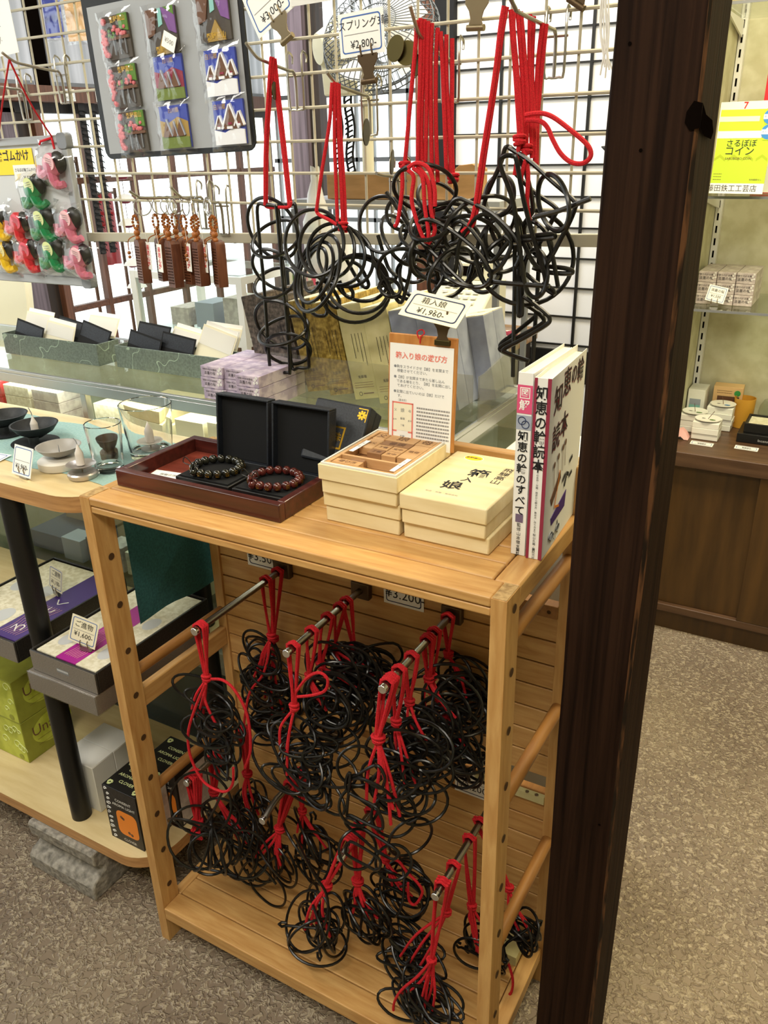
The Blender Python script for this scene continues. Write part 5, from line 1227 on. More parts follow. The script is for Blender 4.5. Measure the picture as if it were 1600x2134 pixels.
# ================================================================== on top of the rack
ZR = .8673
tt = thing('wooden_tray', 'dark red mahogany tray on the rack top holding two open jewellery boxes', 'tray', (.165, .13, ZR))
link('tray_body', MB().tray(.022, .306, .05, .215, ZR, .892, .012, 'mahogany', 'mahogany_floor', None, .005), tt, .0015)
for i, (x0, x1, bead, bl, l) in enumerate(((.103, .197, 'bead_black', 'gold flecked black', 'left'), (.203, .299, 'bead_red', 'dark red', 'right'))):
    tt = thing('jewellery_box', 'open black velvet lined jewellery box, ' + l + ' one in the mahogany tray', 'jewellery box', ((x0 + x1) / 2, .12, .8725))
    z0 = .8725
    link('base', MB().box(x0, x1, .083, .168, z0, z0 + .012, 'black_satin'), tt, .001)
    link('cushion', MB().box(x0 + .004, x1 - .004, .087, .164, z0 + .0121, z0 + .0136, 'velvet'), tt, .0006)
    M = FR(((x0 + x1) / 2, .170, z0 + .008), (1, 0, 0), (0, .12, 1))
    p = MB(M)
    w = (x1 - x0) / 2
    p.box(-w, w, 0, .098, -.020, -.018, 'leatherette')
    p.box(-w, w, 0, .003, -.018, -.002, 'leatherette').box(-w, w, .095, .098, -.018, -.002, 'leatherette')
    p.box(-w, -w + .003, .003, .095, -.018, -.002, 'leatherette').box(w - .003, w, .003, .095, -.018, -.002, 'leatherette')
    p.box(-w + .003, w - .003, .003, .095, -.018, -.012, 'velvet')
    link('lid', p, tt, .0008)
    br = thing('bead_bracelet', bl + ' round bead bracelet with gold script, lying in the ' + l + ' open box', 'bracelet', ((x0 + x1) / 2, .122, z0 + .0138))
    cx, cy, r = (x0 + x1) / 2 - .003, .122, .0335
    n = 17
    for j in range(n):
        a = 2 * pi * j / n + .2
        c = (cx + r * cos(a), cy + r * .92 * sin(a), z0 + .0138 + .0063)
        p = MB().ball(c, .0063, bead, 12)
        d = V((cos(a), sin(a), 0))
        for zz in (-.0022, 0, .0022):
            rr = math.sqrt(.0064 ** 2 - zz ** 2)
            q = V(c) + V((0, 0, zz))
            t2 = V((-d.y, d.x, 0))
            p.tube([q + (d * cos(b_) + t2 * sin(b_)) * rr for b_ in (-.42, -.2, 0, .2, .42)], .00042, 'gold', 4)
        link('bead', p, br)
    p = MB()
    c = V((cx - .014, cy - .033, z0 + .026))
    p.ball(c - V((0, 0, .006)), .006, bead, 10)
    p.ball(c + V((-.002, 0, .003)), .0038, bead, 8)
    for sx_ in (-1, 1):
        p.tube(spline([c + V((0, 0, .005)), c + V((.010 * sx_, -.002, .016)), c + V((.014 * sx_, -.003, .008)), c + V((.002 * sx_, 0, .004))], False, 5), .0007, 'black_satin', 5)
    link('knot', p, br)
p = MB(FR((.072, .098, .8732), (.97, .12, 0), (-.12, .97, .05))).box(-.028, .028, -.014, .014, 0, .0008, 'white_card')
p.text('腕輪念珠', 0, .002, .007, 'grey_ink', .0011)
solo('paper_tag', p, 'small white paper slip lying in the mahogany tray', 'tag')
p = MB(FR((.118, .076, .8732), (.98, -.1, 0), (.1, .98, .12))).box(-.014, .014, -.005, .005, 0, .0035, 'paper')
solo('paper_roll', p, 'little folded white paper in front of the left open box', 'paper')
tt = thing('jewellery_box', 'closed black textured box with gold emblem, propped behind the open boxes', 'jewellery box', (.296, .205, ZR))
# closed box leaning back on its lower edge
M = FR((.292, .222, .927), (.97, .05, -.06), (-.05, .52, .80))
link('lid', MB(M).box(-.045, .042, -.043, .045, .000, .020, 'leatherette'), tt, .003)
link('base', MB(M).box(-.0445, .0415, -.0425, .0445, -.022, -.0006, 'leatherette'), tt, .003)
p = MB(M)
p.box(-.019, .013, -.022, .010, .0201, .0206, 'gold')
p.box(-.0165, .0105, -.0195, .0075, .0207, .021, 'leatherette')
p.text('念珠', -.003, -.006, .013, 'gold', .0214, bold=True)
link('gold_emblem', p, tt)
p = MB(M)
for r, a0, n in ((.004, 0, 8), (.0075, .5, 8)):
    for j in range(n):
        p.disc(.031 + r * cos(a0 + j * .8) * .7, .034 - r * sin(a0 + j * .8) * .7 - .003, .0016, .0204, 'gold', None, 8)
p.line(.024, .040, .038, .040, .0012, .0203, 'gold').line(.038, .040, .038, .022, .0012, .0203, 'gold')
link('gold_corner', p, tt)

# ------------------------------------------------------------------ cream puzzle boxes
def cream_box(x0, x1, y0, y1, z0, zm, z1, label, text=False):
    t_ = thing('puzzle_box', label, 'box', ((x0 + x1) / 2, (y0 + y1) / 2, z0), 'cream wooden puzzle boxes')
    link('base', MB().box(x0 + .0022, x1 - .0022, y0 + .0022, y1 - .0022, z0, zm - .0005, 'paulownia'), t_, .0014)
    o = link('lid', MB().box(x0, x1, y0, y1, zm, z1, 'paulownia'), t_, .0018)
    if text:
        M_t = FR((x0, y0, z1), (1, 0, 0), (0, 1, 0))
        p = MB(M_t)
        p.text('箱', .060, .095, .027, 'ink', .0003, bold=True, rot=.12)
        p.text('入', .055, .071, .015, 'ink', .0003, bold=True)
        p.text('娘', .046, .047, .026, 'ink', .0003, bold=True, rot=.15)
        p.text('飛騨高山', .088, .120, .0135, 'ink', .0003, vert=True)
        p.text('製造・飛騨・有限会社', .045, .021, .0042, 'grey_ink', .0003)
        link('printed_lettering', p, t_)
        p = MB(M_t)
        n = 28
        p.disc(.032, .143, .0135, .0002, 'white_card', None, n, .0095)
        p.disc(.032, .143, .0122, .0004, 'yellow', None, n, .0082)
        p.text('飛騨高山', .032, .143, .0052, 'brown_print', .0006, bold=True)
        link('oval_sticker', p, t_)
    return t_


cream_box(.350, .459, .084, .224, ZR, .888, .9078, 'closed cream wooden box at the bottom of the left stack')
cream_box(.463, .573, .086, .248, ZR, .8675, .8888, 'closed cream wooden box at the bottom of the right stack')
cream_box(.461, .572, .079, .240, .889, .9075, .9275, 'cream wooden box with brushed black characters on its lid, top of the right stack', True)
tt = thing('puzzle_box', 'open cream box of sliding wooden blocks, on top of the left stack', 'box', (.405, .15, .908), 'cream wooden puzzle boxes')
link('base', MB().box(.3525, .4575, .079, .219, .908, .9262, 'paulownia'), tt, .0014)
link('lid_rim', MB().tray(.350, .460, .0765, .2215, .9265, .946, .0022, 'paulownia'), tt, .0006)
link('inner_rim', MB().tray(.3525, .4575, .079, .219, .9285, .9485, .0022, 'white_box'), tt, .0004)
p = MB().tray(.3555, .4545, .082, .2165, .931, .9475, .005, 'beech', 'walnut', None, .004)
p.box(.3605, .4495, .115, .119, .935, .9475, 'beech')
link('wood_frame', p, tt, .0006)
for x, y in ((.366, .150), (.446, .112)):
    M = FR((x, y, .9479), (0, 1, 0), (-1, 0, 0))
    p = MB(M).box(-.022, .022, -.0032, .0032, 0, .0004, 'white_card')
    p.text('箱入り娘', .004, 0, .004, 'grey_ink', .0006)
    link('paper_strip', p, tt)
BX = [(.3612, .3805, .187, .2105, '父', 'beech'), (.381, .4245, .187, .2105, '娘', 'beech'), (.425, .449, .187, .2105, '母', 'beech'),
      (.3612, .383, .152, .1862, '祖父', 'beech'), (.3835, .426, .170, .1862, '番頭', 'walnut'), (.4265, .449, .136, .1862, '祖母', 'beech'),
      (.3835, .4045, .152, .1696, '丁稚', 'beech'), (.405, .426, .152, .1696, '女中', 'beech'), (.3835, .4045, .136, .1515, '丁稚', 'walnut'), (.405, .426, .1345, .1515, '女中', 'beech'),
      (.3615, .400, .089, .1035, '遊び方', 'beech'), (.378, .398, .1045, .114, '', 'walnut')]
BL = ('at the back left corner', 'wide in the back row', 'at the back right corner', 'tall at the left edge', 'wide dark one in the middle', 'tall at the right edge', 'small one below the dark block, left',
      'small one below the dark block, right', 'small dark one in the front row', 'small pale one in the front row', 'long loose one in the front trough', 'short dark loose one in the front trough')
for (x0, x1, y0, y1, ch, mt), l in zip(BX, BL):
    p = MB().box(x0 + .0006, x1 - .0006, y0 + .0006, y1 - .0006, .9352, .9468, mt)
    if ch:
        s2 = min((x1 - x0) / (len(ch) * 1.1), y1 - y0) * .72
        p.text(ch, (x0 + x1) / 2, (y0 + y1) / 2, s2, 'brown_print', .9471)
    solo('sliding_block', p, 'wooden puzzle block, ' + l + ' of the open box', 'wooden block', 'wooden blocks in the open puzzle box', .0016)
# clipboard with the instructions
tt = thing('instruction_board', 'wooden board with a white instruction sheet in Japanese, standing in the open box', 'sign board', (.42, .207, .935))
M = FR((.421, .2085, .935), (1, 0, 0), (0, .07, 1))
p = MB(M).box(-.048, .048, .0, .1455, -.005, 0, 'clipboard_wood')
link('board', p, tt, .001)
p = MB(M).box(-.0455, .0445, .0, .1335, .0002, .0007, 'paper')
z = .001
p.text('箱入り娘の遊び方', -.0005, .118, .0092, 'coral_ink', z, bold=True)
for i, s2 in enumerate(('●駒をスライドさせ【娘】を玄関まで', '　移動させてください。', '●【娘】が玄関まで来たら差し込ん', '　である棒をとり、【娘】を玄関に出し', '　てあげてください。', '●玄関に出ていいのは【娘】だけで', '　す。')):
    p.text(s2, -.038 + .0022 * len(s2), (.104, .0985, .0905, .085, .0795, .0715, .066)[i], .0046, 'mid_grey', z)
# little diagram and fine print
x0, x1, y0, y1 = -.041, -.010, .006, .058
for a in ((x0, x1, y1 - .0018, y1), (x0, x0 + .0018, y0, y1), (x1 - .0018, x1, y0, y1), (x0, x0 + .007, y0 + .012, y0 + .014), (x1 - .007, x1, y0 + .012, y0 + .014)):
    p.quad(*a, z, 'coral_ink')
p.quad(x0 + .002, x1 - .002, y0 + .014, y1 - .002, .0009, 'cream_paper')
for s2, x, y, k in (('娘', -.0255, .047, .006), ('父', -.036, .047, .004), ('母', -.015, .047, .004), ('番頭', -.0255, .036, .0034), ('女中', -.037, .034, .003), ('女中', -.0145, .034, .003), ('玄関', -.0255, .012, .0036), ('丁稚', -.0255, .027, .003)):
    p.text(s2, x, y, k, 'mid_grey', z + .0001)
p.text('（基本形）', -.026, .0605, .0034, 'grey_ink', z)
p.lines_of_text(-.005, .042, .053, 9, .0047, .0011, 'grey_ink', z)
link('instruction_sheet', p, tt)
p = MB(M).tube(spline([(-.004, .142, .002), (-.006, .150, .003), (.0, .153, .001), (.004, .149, .003), (-.001, .144, .003), (-.002, .136, .002)], False, 4), .0009, 'cord_red', 5)
link('red_string', p, tt)
c = thing('bulldog_clip', 'brown bulldog clip on the top edge of the instruction board', 'clip', M @ V((.030, .146, 0)), 'bulldog clips on the grid')
Mc = M @ Matrix.Translation((.029, .166, .001))
link('plate', MB(Mc).prism([(-.013, .004), (.013, .004), (.013, -.003), (.008, -.010), (.006, -.018), (.009, -.024), (-.009, -.024), (-.006, -.018), (-.008, -.010), (-.013, -.003)], .001, .0026, 'bulldog_dark'), c, .0005)
link('roll', MB(Mc).box(-.0105, .0105, -.030, -.023, -.002, .0035, 'brass_old'), c, .001)
p = MB(Mc)
for x in (-.008, .008):
    p.tube([(x, .002, .003), (x - .0015, .008, .004), (x - .002, .012, .003)], .0013, 'bulldog_dark', 6)
link('prong', p, c)
M3 = Mc @ Matrix.Translation((-.012, .014, .001)) @ Matrix.Rotation(rad(-8), 4, 'Z') @ Matrix.Rotation(rad(-52), 4, 'X')
solo('price_card', price_card(M3, .080, .044, [('箱入娘', -.06, .18, .26), ('¥1,960-', -.02, -.2, .28)], ink='navy_ink', paper='cream_paper'), 'slanted cream price card reading ¥1,960 clipped above the instruction board', 'price card')

# ------------------------------------------------------------------ two books by the pillar
tt = thing('book', 'slim white paperback with a pink label on its spine, left of the two books', 'book', (.60, .18, ZR), 'books beside the pillar')
p = MB()
x0, x1, y0, y1, z1 = .5925, .6095, .104, .252, 1.0795
p.box(x0, x1, y0, y0 + .0012, ZR, z1, 'paper').box(x0, x0 + .0008, y0, y1, ZR, z1, 'paper').box(x1 - .0008, x1, y0, y1, ZR, z1, 'paper')
link('cover', p, tt, .0004)
link('page_block', MB().box(x0 + .001, x1 - .001, y0 + .0014, y1 - .003, ZR + .001, z1 - .004, 'cream_paper'), tt)
M = FR(((x0 + x1) / 2, y0 - .0002, ZR), (1, 0, 0), (0, 0, 1))
p = MB(M)
p.quad(-.0085, .0085, .168, .199, .0002, 'pink_box')
p.quad(-.0056, .0056, .1845, .1965, .0003, 'white_card').quad(-.0047, .0047, .1855, .1955, .0004, 'pink_box')
p.text('図', 0, .1905, .0085, 'white_card', .0006, bold=True)
p.text('解', 0, .1765, .012, 'white_card', .0004, bold=True)
p.quad(-.0085, .0085, .150, .166, .0002, 'bluegrey')
for x, y in ((-.002, .160), (.002, .156)):
    p.tube([(x + .0042 * cos(2 * pi * j / 20), y + .0042 * sin(2 * pi * j / 20), .0004) for j in range(20)], .0005, 'navy_ink', 4, True)
p.text('知恵の輪のすべて', 0, .142, .0122, 'ink', .0003, vert=True, bold=True)
p.quad(-.0045, .0045, .041, .051, .0002, 'lilac_line')
p.text('監修', 0, .0375, .0052, 'ink', .0003, vert=True)
p.text('山本徹', 0, .0265, .0052, 'ink', .0003, vert=True)
p.text('文葉社', 0, .0105, .0042, 'ink', .0003, vert=True, bold=True)
link('spine_print', p, tt)
tt = thing('book', 'thicker white paperback with magenta stripes and puzzle pictures, right of the two books', 'book', (.62, .18, ZR), 'books beside the pillar')
M = FR((.6115, .1015, ZR), (1, .06, 0), (-.06, 1, 0))
p = MB(M)
w, d, h = .0185, .148, .209
p.box(0, w, 0, .0012, 0, h, 'paper').box(0, .0008, 0, d, 0, h, 'paper').box(w - .0008, w, 0, d, 0, h, 'paper')
link('cover', p, tt, .0004)
link('page_block', MB(M).box(.001, w - .001, .0014, d - .003, .001, h - .004, 'cream_paper'), tt)
S = M @ FR((w / 2, -.0003, 0), (1, 0, 0), (0, 0, 1))
p = MB(S)
p.quad(-.0091, -.0058, 0, h, .0001, 'maroon').quad(.0050, .0091, 0, h, .0001, 'maroon')
p.text('知恵の輪読本', -.0004, .192, .0158, 'ink', .0004, vert=True, bold=True, sx=.86)
p.text('その名作・分類・歴史から解き方、集め方、作り方まで', -.0004, .1045, .0029, 'ink', .0003, vert=True)
p.text('秋山久義・著', -.0004, .030, .0036, 'ink', .0003, vert=True)
p.text('新紀元社', -.0004, .0125, .0036, 'ink', .0003, vert=True)
link('spine_print', p, tt)
F_ = M @ FR((w + .0002, 0, 0), (0, 1, 0), (0, 0, 1))
p = MB(F_)
for s2, x, y, k in (('知', .030, .178, .034), ('恵', .064, .188, .034), ('の', .094, .190, .026), ('輪', .122, .188, .030), ('読', .030, .135, .032), ('本', .062, .140, .032)):
    p.text(s2, x, y, k, 'maroon', .0003, bold=True)
    p.text(s2, x - .001, y + .001, k * .97, 'ink', .0006)
# pictured wooden and wire puzzles on the cover
p.prism([(.022, .066), (.058, .088), (.062, .078), (.028, .056)], 0, .0005, 'brown_print')
for x, y in ((.028, .105), (.044, .110), (.062, .115), (.072, .118)):
    p.line(x, y, x + .004, y - .030, .0016, .0007, 'brown_print')
    p.disc(x, y, .004, .0009, 'thatch', None, 12)
p.line(.055, .09, .04, .05, .003, .0008, 'orange_print').line(.04, .05, .06, .044, .003, .0008, 'orange_print')
p.prism([(.028, .040), (.092, .052), (.088, .032), (.032, .030)], 0, .0005, 'purple')
for x, y, a in ((.070, .070, .5), (.085, .075, -.4), (.098, .085, .3), (.080, .060, 1.0), (.10, .066, .2)):
    p.line(x, y, x + .013 * cos(a), y + .013 * sin(a), .005, .0008, 'ink')
for x, y in ((.030, .018), (.036, .014), (.060, .016)):
    p.tube([(x + .007 * cos(2 * pi * j / 16), y + .004 * sin(2 * pi * j / 16), .0006) for j in range(16)], .0008, 'mid_grey', 4, True)
p.line(.036, .016, .050, .004, .0012, .0006, 'mid_grey').line(.05, .018, .054, .004, .0012, .0006, 'mid_grey').line(.058, .026, .062, .008, .003, .0006, 'ink')
link('cover_print', p, tt)

# ================================================================== low table at the left
tt = thing('display_table', 'pale wooden display table with rounded corners and black tube legs, left of the rack', 'table', (-.8, .18, 0))
rr_ = [(-1.7, .335), (-1.7, .037)] + [(-.115 + .078 * cos(rad(a)), .115 + .078 * sin(rad(a))) for a in range(-90, 1, 10)] + [(-.037, .335)]
p = MB().prism(rr_, .806, .8315, 'wood_edge')
p.prism(rr_, .8316, .8322, 'wood_pale')
link('table_top', p, tt)
rr2 = [(-1.7, .335), (-1.7, .020)] + [(-.100 + .075 * cos(rad(a)), .095 + .075 * sin(rad(a))) for a in range(-90, 1, 10)] + [(-.025, .335)]
p = MB().prism(rr2, .108, .1315, 'wood_edge')
p.prism(rr2, .1316, .1322, 'wood_pale')
link('bottom_shelf', p, tt)
link('middle_shelf', MB().box(-1.7, -.045, .14, .335, .455, .474, 'wood_pale'), tt, .002)
for x, y in ((-.237, .056), (-.085, .295), (-1.2, .056)):
    p = MB().cyl((x, y, .1322), (x, y, .806), .0185, 'black_satin', 24)
    if x != -.237:
        p.cyl((x, y, .0), (x, y, .107), .0185, 'black_satin', 24)
    link('leg', p, tt)
# concrete block under it
p = MB(Matrix(((0, 0, 1, 0), (1, 0, 0, 0), (0, 1, 0, 0), (0, 0, 0, 1))))
p.prism([(-.004, 0), (.115, 0), (.115, .106), (.012, .106), (.008, .100), (.010, .074), (.030, .062), (.030, .050), (.004, .040), (-.004, .030)], -.345, -.165, 'concrete')
solo('concrete_block', p, 'rough grey concrete block on the floor under the pale table', 'concrete block', None, .003)
# cloth on the table, hanging over its right end
n = 18
p = MB()
path = [(-.62 + .575 * i / n, .8328) for i in range(n + 1)] + [(-.033, .829), (-.0295, .80), (-.0285, .74), (-.028, .67), (-.0285, .60)]
vs = []
m_ = 10
for i, (x, z) in enumerate(path):
    for j in range(m_ + 1):
        f_ = j / m_
        y = .105 + .195 * f_ if x < -.05 else .093 + .205 * f_
        zz = z
        if i == len(path) - 1:
            zz = z + .004 * sin(f_ * 6) - .006 * f_
        vs.append((x + (.0012 * sin(j * 1.3) if z < .8 else 0), y + (.004 * sin(x * 37 + 1) if j in (0, m_) and x < -.05 else 0), zz + (.0004 * sin(x * 60 + j) if z > .83 else 0)))
m1 = m_ + 1
fs_top = [(i * m1 + j, (i + 1) * m1 + j, (i + 1) * m1 + j + 1, i * m1 + j + 1) for i in range(n) for j in range(m_)]
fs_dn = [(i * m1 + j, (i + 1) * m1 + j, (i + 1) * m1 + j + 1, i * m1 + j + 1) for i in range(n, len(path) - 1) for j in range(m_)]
p.add(vs, fs_top, 'teal_cloth_lit')
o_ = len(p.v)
p.add([V(v) for v in vs], fs_dn, 'teal_cloth_shaded')
solo('table_cloth', p, 'teal cloth spread on the pale table, its shaded end hanging behind the rack post', 'cloth')
ZT = .8334


def bowl(p, c, r, h, mat, t=.003, foot=.012, lip=0):
    p.lathe([(foot, 0), (foot * 1.1, .001), (r * .75, h * .45), (r, h), (r - t, h), (r * .7, h * .5), (foot * .8, t), (.0001, t)], mat, 28, None, c)


for x, y, l, lit in ((-.331, .19, 'black cast bowl candle holder with a white candle, on the teal cloth', True), (-.43, .205, 'black cast bowl candle holder at the left edge, on the teal cloth', False)):
    t_ = thing('candle_holder', l, 'candle holder', (x, y, ZT))
    p = MB().lathe([(.040, 0), (.041, .002), (.012, .004), (.0001, .004)], 'cast_black', 28, None, (x, y, ZT))
    link('saucer', p, t_)
    p = MB().cyl((x + .010, y - .010, ZT + .003), (x + .010, y - .010, ZT + .016), .009, 'cast_black', 14)
    link('ring_handle', p, t_)
    p = MB()
    bowl(p, (x, y + .004, ZT + .010), .041, .024, 'cast_black')
    link('bowl', p, t_)
    if lit:
        cd = thing('led_candle', 'small white candle with a dark wick in the black bowl', 'candle', (x, y, ZT + .014))
        link('body', MB().lathe([(.0066, 0), (.0064, .020), (.0064, .021), (.0036, .027), (.0003, .036)], 'candle', 14, None, (x, y + .004, ZT + .0135)), cd)
        link('wick', MB().tube([(x, y + .004, ZT + .045), (x - .001, y + .004, ZT + .053), (x - .006, y + .004, ZT + .062)], .0008, 'mid_grey', 5), cd)
t_ = thing('candle_holder', 'grey ceramic dish with a spike on a pale round base, next to the price card', 'candle holder', (-.202, .135, ZT))
link('foot_ring', MB().lathe([(.033, 0), (.034, .002), (.034, .012), (.031, .014), (.0001, .014)], 'ceramic_white', 30, None, (-.195, .128, ZT)), t_)
p = MB()
bowl(p, (-.200, .135, ZT + .0145), .036, .018, 'ceramic_grey', .0022, .011)
link('dish', p, t_)
link('spike', MB().tube([(-.200, .135, ZT + .017), (-.200, .135, ZT + .034)], [.0011, .0003], 'mid_grey', 6), t_)
t_ = thing('candle_holder', 'small pale ceramic two tier holder carrying a candle, in front of the tumblers', 'candle holder', (-.124, .112, ZT))
link('foot', MB().lathe([(.022, 0), (.0235, .003), (.0235, .007), (.021, .009), (.0001, .009)], 'satin_silver', 26, None, (-.124, .112, ZT)), t_)
link('stem', MB().cyl((-.124, .112, ZT + .009), (-.124, .112, ZT + .017), .0014, 'steel', 8), t_)
p = MB()
bowl(p, (-.124, .112, ZT + .016), .0235, .006, 'satin_silver', .002, .006)
link('dish', p, t_)
cd = thing('led_candle', 'small white candle with a dark wick on the two tier holder', 'candle', (-.124, .112, ZT + .019))
link('body', MB().lathe([(.0066, 0), (.0064, .018), (.0064, .019), (.0036, .026), (.0003, .034)], 'candle', 14, None, (-.126, .113, ZT + .0195)), cd)
link('wick', MB().tube([(-.126, .113, ZT + .051), (-.128, .113, ZT + .058), (-.133, .113, ZT + .062)], .0007, 'mid_grey', 5), cd)
t_ = thing('candle_holder', 'small dark cast pedestal bowl behind the front glass tumbler', 'candle holder', (-.150, .195, ZT))
link('foot', MB().lathe([(.019, 0), (.019, .011), (.016, .013), (.0001, .013)], 'cast_black', 24, None, (-.150, .195, ZT)), t_)
p = MB()
bowl(p, (-.150, .195, ZT + .0135), .023, .021, 'cast_black', .002, .009)
link('bowl', p, t_)


def tumbler(x, y, r0, r1, h, base, label):
    p = MB().lathe([(.0001, 0), (r0 - .002, 0), (r0, .002), (r1, h - .001), (r1 - .0008, h), (r1 - .0018, h - .001), (r0 - .002, base + .002), (r0 - .006, base), (.0001, base - .001)], 'tumbler_glass', 40, None, (x, y, ZT))
    return solo('glass_tumbler', p, label, 'glass')


tumbler(-.108, .152, .0225, .0285, .079, .009, 'shorter clear glass tumbler at the front of the teal cloth')
tumbler(-.094, .232, .034, .043, .091, .012, 'wide clear glass tumbler with a candle inside, behind the smaller one')
t_ = thing('candle_holder', 'small pale dish candle holder standing inside the wide tumbler', 'candle holder', (-.094, .232, ZT + .0125))
link('foot', MB().lathe([(.016, 0), (.016, .002), (.0001, .003)], 'satin_silver', 22, None, (-.094, .232, ZT + .0125)), t_)
link('stem', MB().cyl((-.094, .232, ZT + .0145), (-.094, .232, ZT + .023), .0012, 'steel', 8), t_)
p = MB()
bowl(p, (-.094, .232, ZT + .022), .0215, .005, 'ceramic_white', .0018, .006)
link('dish', p, t_)
solo('led_candle', MB().lathe([(.0075, 0), (.0073, .018), (.0073, .019), (.004, .026), (.0003, .035)], 'candle', 14, None, (-.094, .232, ZT + .0248)), 'white candle on the dish inside the wide tumbler', 'candle')
# price card in a little clip stand, and one lying down
M = FR((-.207, .070, ZT + .026), (1, -.12, .02), (.05, .35, 1))
solo('price_card', price_card(M, .052, .047, [('¥1,960-', 0, -.2, .24)]), 'white price card reading ¥1,960 in a metal clip on the pale table', 'price card')
c = thing('card_clip', 'small steel card clip standing on the pale table', 'clip', (-.206, .066, ZT - .001), 'small steel card clips')


def card_clip(M, c):
    p = MB(M).prism([(-.011, 0), (.011, 0), (.008, .009), (-.008, .009)], -.003, .003, 'steel')
    link('body', p, c, .0005)
    p = MB(M)
    for x in (-.007, .007):
        p.tube([(x, .006, .003), (x - .001, .015, .0045), (x, .019, .0035)], .0009, 'bulldog', 5)
    link('prong', p, c)


card_clip(FR((-.205, .066, ZT - .0008), (1, -.12, 0), (.02, .1, 1)), c)
M = FR((-.335, .098, ZT + .0012), (1, .1, 0), (-.1, 1, .08))
solo('price_card', price_card(M, .060, .044, [('¥2,300', .05, -.1, .28)]), 'white price card lying flat on the teal cloth at the left edge', 'price card')
solo('dark_disc', MB().lathe([(.020, 0), (.020, .003), (.0001, .003)], 'cast_black', 24, None, (-.335, .062, .8325)), 'flat black round stand at the left edge of the pale table', 'stand')


# ------------------------------------------------------------------ gift boxes on the middle shelf
def gift_box(x0, x1, y0, y1, z0, z1, label, strip, pmat, txt):
    t_ = thing('gift_box', label, 'gift box', ((x0 + x1) / 2, (y0 + y1) / 2, z0), 'gift boxes under the pale table')
    link('box_body', MB().tray(x0, x1, y0, y1, z0, z1, .004, 'crosshatch', 'black_satin', None, z1 - z0 - .006), t_, .0012)
    link('front_panel', MB().box(x0 + .001, x1 - .001, y0 - .0012, y0 - .0002, z0 + .001, z1 - .001, 'silver_paper'), t_)
    z = z1 - .0055
    w = (x1 - x0 - .014) / 3
    for k in range(3):
        a = x0 + .007 + w * k
        p = MB().box(a, a + w - .0004, y0 + .008, y1 - .008, z, z + .003, pmat if k == strip else 'fibre_paper')
        if k != strip:
            p.disc(a + w / 2, y0 + .055, w * .30, z + .0032, 'light_grey', None, 24, w * .42)
            p.disc(a + w / 2, y0 + .155, w * .30, z + .0032, 'light_grey', None, 24, w * .42)
        else:
            for q in range(7):
                xx = a + w * (.15 + .1 * q)
                p.tube(spline([(xx, y0 + .02, z + .0034), (xx + .004, y0 + .045, z + .0034), (xx - .002, y0 + .08, z + .0034), (xx + .006, y0 + .12, z + .0034)], False, 4), .0005, 'pale_pink', 4)
            if txt:
                Mt = FR((a + w / 2, y0 + .06, z + .0033), (0, 1, 0), (-1, 0, 0))
                p.text(txt, .03, 0, w * .5, 'paper', .0003, M=Mt)
        link('wrapped_pack', p, t_, .0004)
    Mf = FR(((x0 + x1) / 2, y0 - .0014, (z0 + z1) / 2), (1, 0, 0), (0, 0, 1))
    p = MB(Mf)
    p.quad(-.014, .014, -.004, .004, .0001, 'mid_grey')
    p.lines_of_text(-.013, .013, .001, 1, .004, .0018, 'light_grey', .0003)
    link('front_label', p, t_)


gift_box(-.200, -.047, .004, .27, .513, .552, 'black gift box with magenta middle pack, upper one of the front pair', 1, 'magenta', '')
t_ = thing('gift_box', 'wrapped silver grey gift box under the magenta gift box', 'gift box', (-.12, .12, .475), 'gift boxes under the pale table')
link('box_body', MB().box(-.207, -.049, -.003, .268, .4755, .5125, 'silver_paper'), t_, .0015)
p = MB().box(-.2072, -.0488, -.0042, -.0032, .4765, .5115, 'silver_paper')
link('front_panel', p, t_)
link('plastic_wrap', MB().box(-.209, -.047, -.0055, .27, .4752, .5128, 'sleeve_film'), t_, .002)
gift_box(-.50, -.290, .036, .30, .4755, .518, 'black gift box with purple pack, behind the black table leg', 2, 'purple', 'ろうそく')
M = FR((-.362, .195, .550), (1, -.25, .05), (.04, .25, 1))
solo('price_card', price_card(M, .055, .046, [('ご進物', .02, .2, .26), ('¥1,100-', .02, -.18, .26)], paper='cream_paper'), 'cream price card reading ¥1,100 clipped beside the black table leg', 'price card', 'price cards under the pale table')
c = thing('card_clip', 'dark steel card clip holding the ¥1,100 card', 'clip', (-.362, .190, .519), 'small steel card clips')
card_clip(FR((-.360, .189, .5185), (1, -.25, 0), (.02, .1, 1)), c)
M = FR((-.118, .052, .583), (1, .18, -.22), (.22, .32, 1))
solo('price_card', price_card(M, .052, .047, [('ご進物', -.02, .2, .25), ('¥1,600-', .02, -.16, .25)], paper='cream_paper'), 'tilted cream price card reading ¥1,600 standing on the magenta gift box', 'price card', 'price cards under the pale table')
c = thing('card_clip', 'steel card clip standing on the magenta gift box', 'clip', (-.115, .046, .5505), 'small steel card clips')
card_clip(FR((-.114, .046, .5508), (1, .18, 0), (.12, .2, 1)), c)
R_ = random.Random(12)
for i, l in enumerate(('lowest', 'middle', 'topmost')):
    p = MB()
    vs = []
    for a in range(6):
        for b_ in range(6):
            vs.append((-.56 + .024 * i + .045 * a / 5 + R_.uniform(-.002, .002), .02 + .03 * i + .05 * b_ / 5, .52 + .012 * i + (.02 + R_.uniform(-.006, .006)) * (0 < a < 5)))
    p.add(vs, [(a * 6 + b_, (a + 1) * 6 + b_, (a + 1) * 6 + b_ + 1, a * 6 + b_ + 1) for a in range(5) for b_ in range(5)], 'bright_steel')
    solo('foil_packet', p, l + ' crumpled silver foil packet at the far left under the table', 'packet', 'foil packets under the table')

# ------------------------------------------------------------------ boxes on the bottom shelf
ZB = .1325


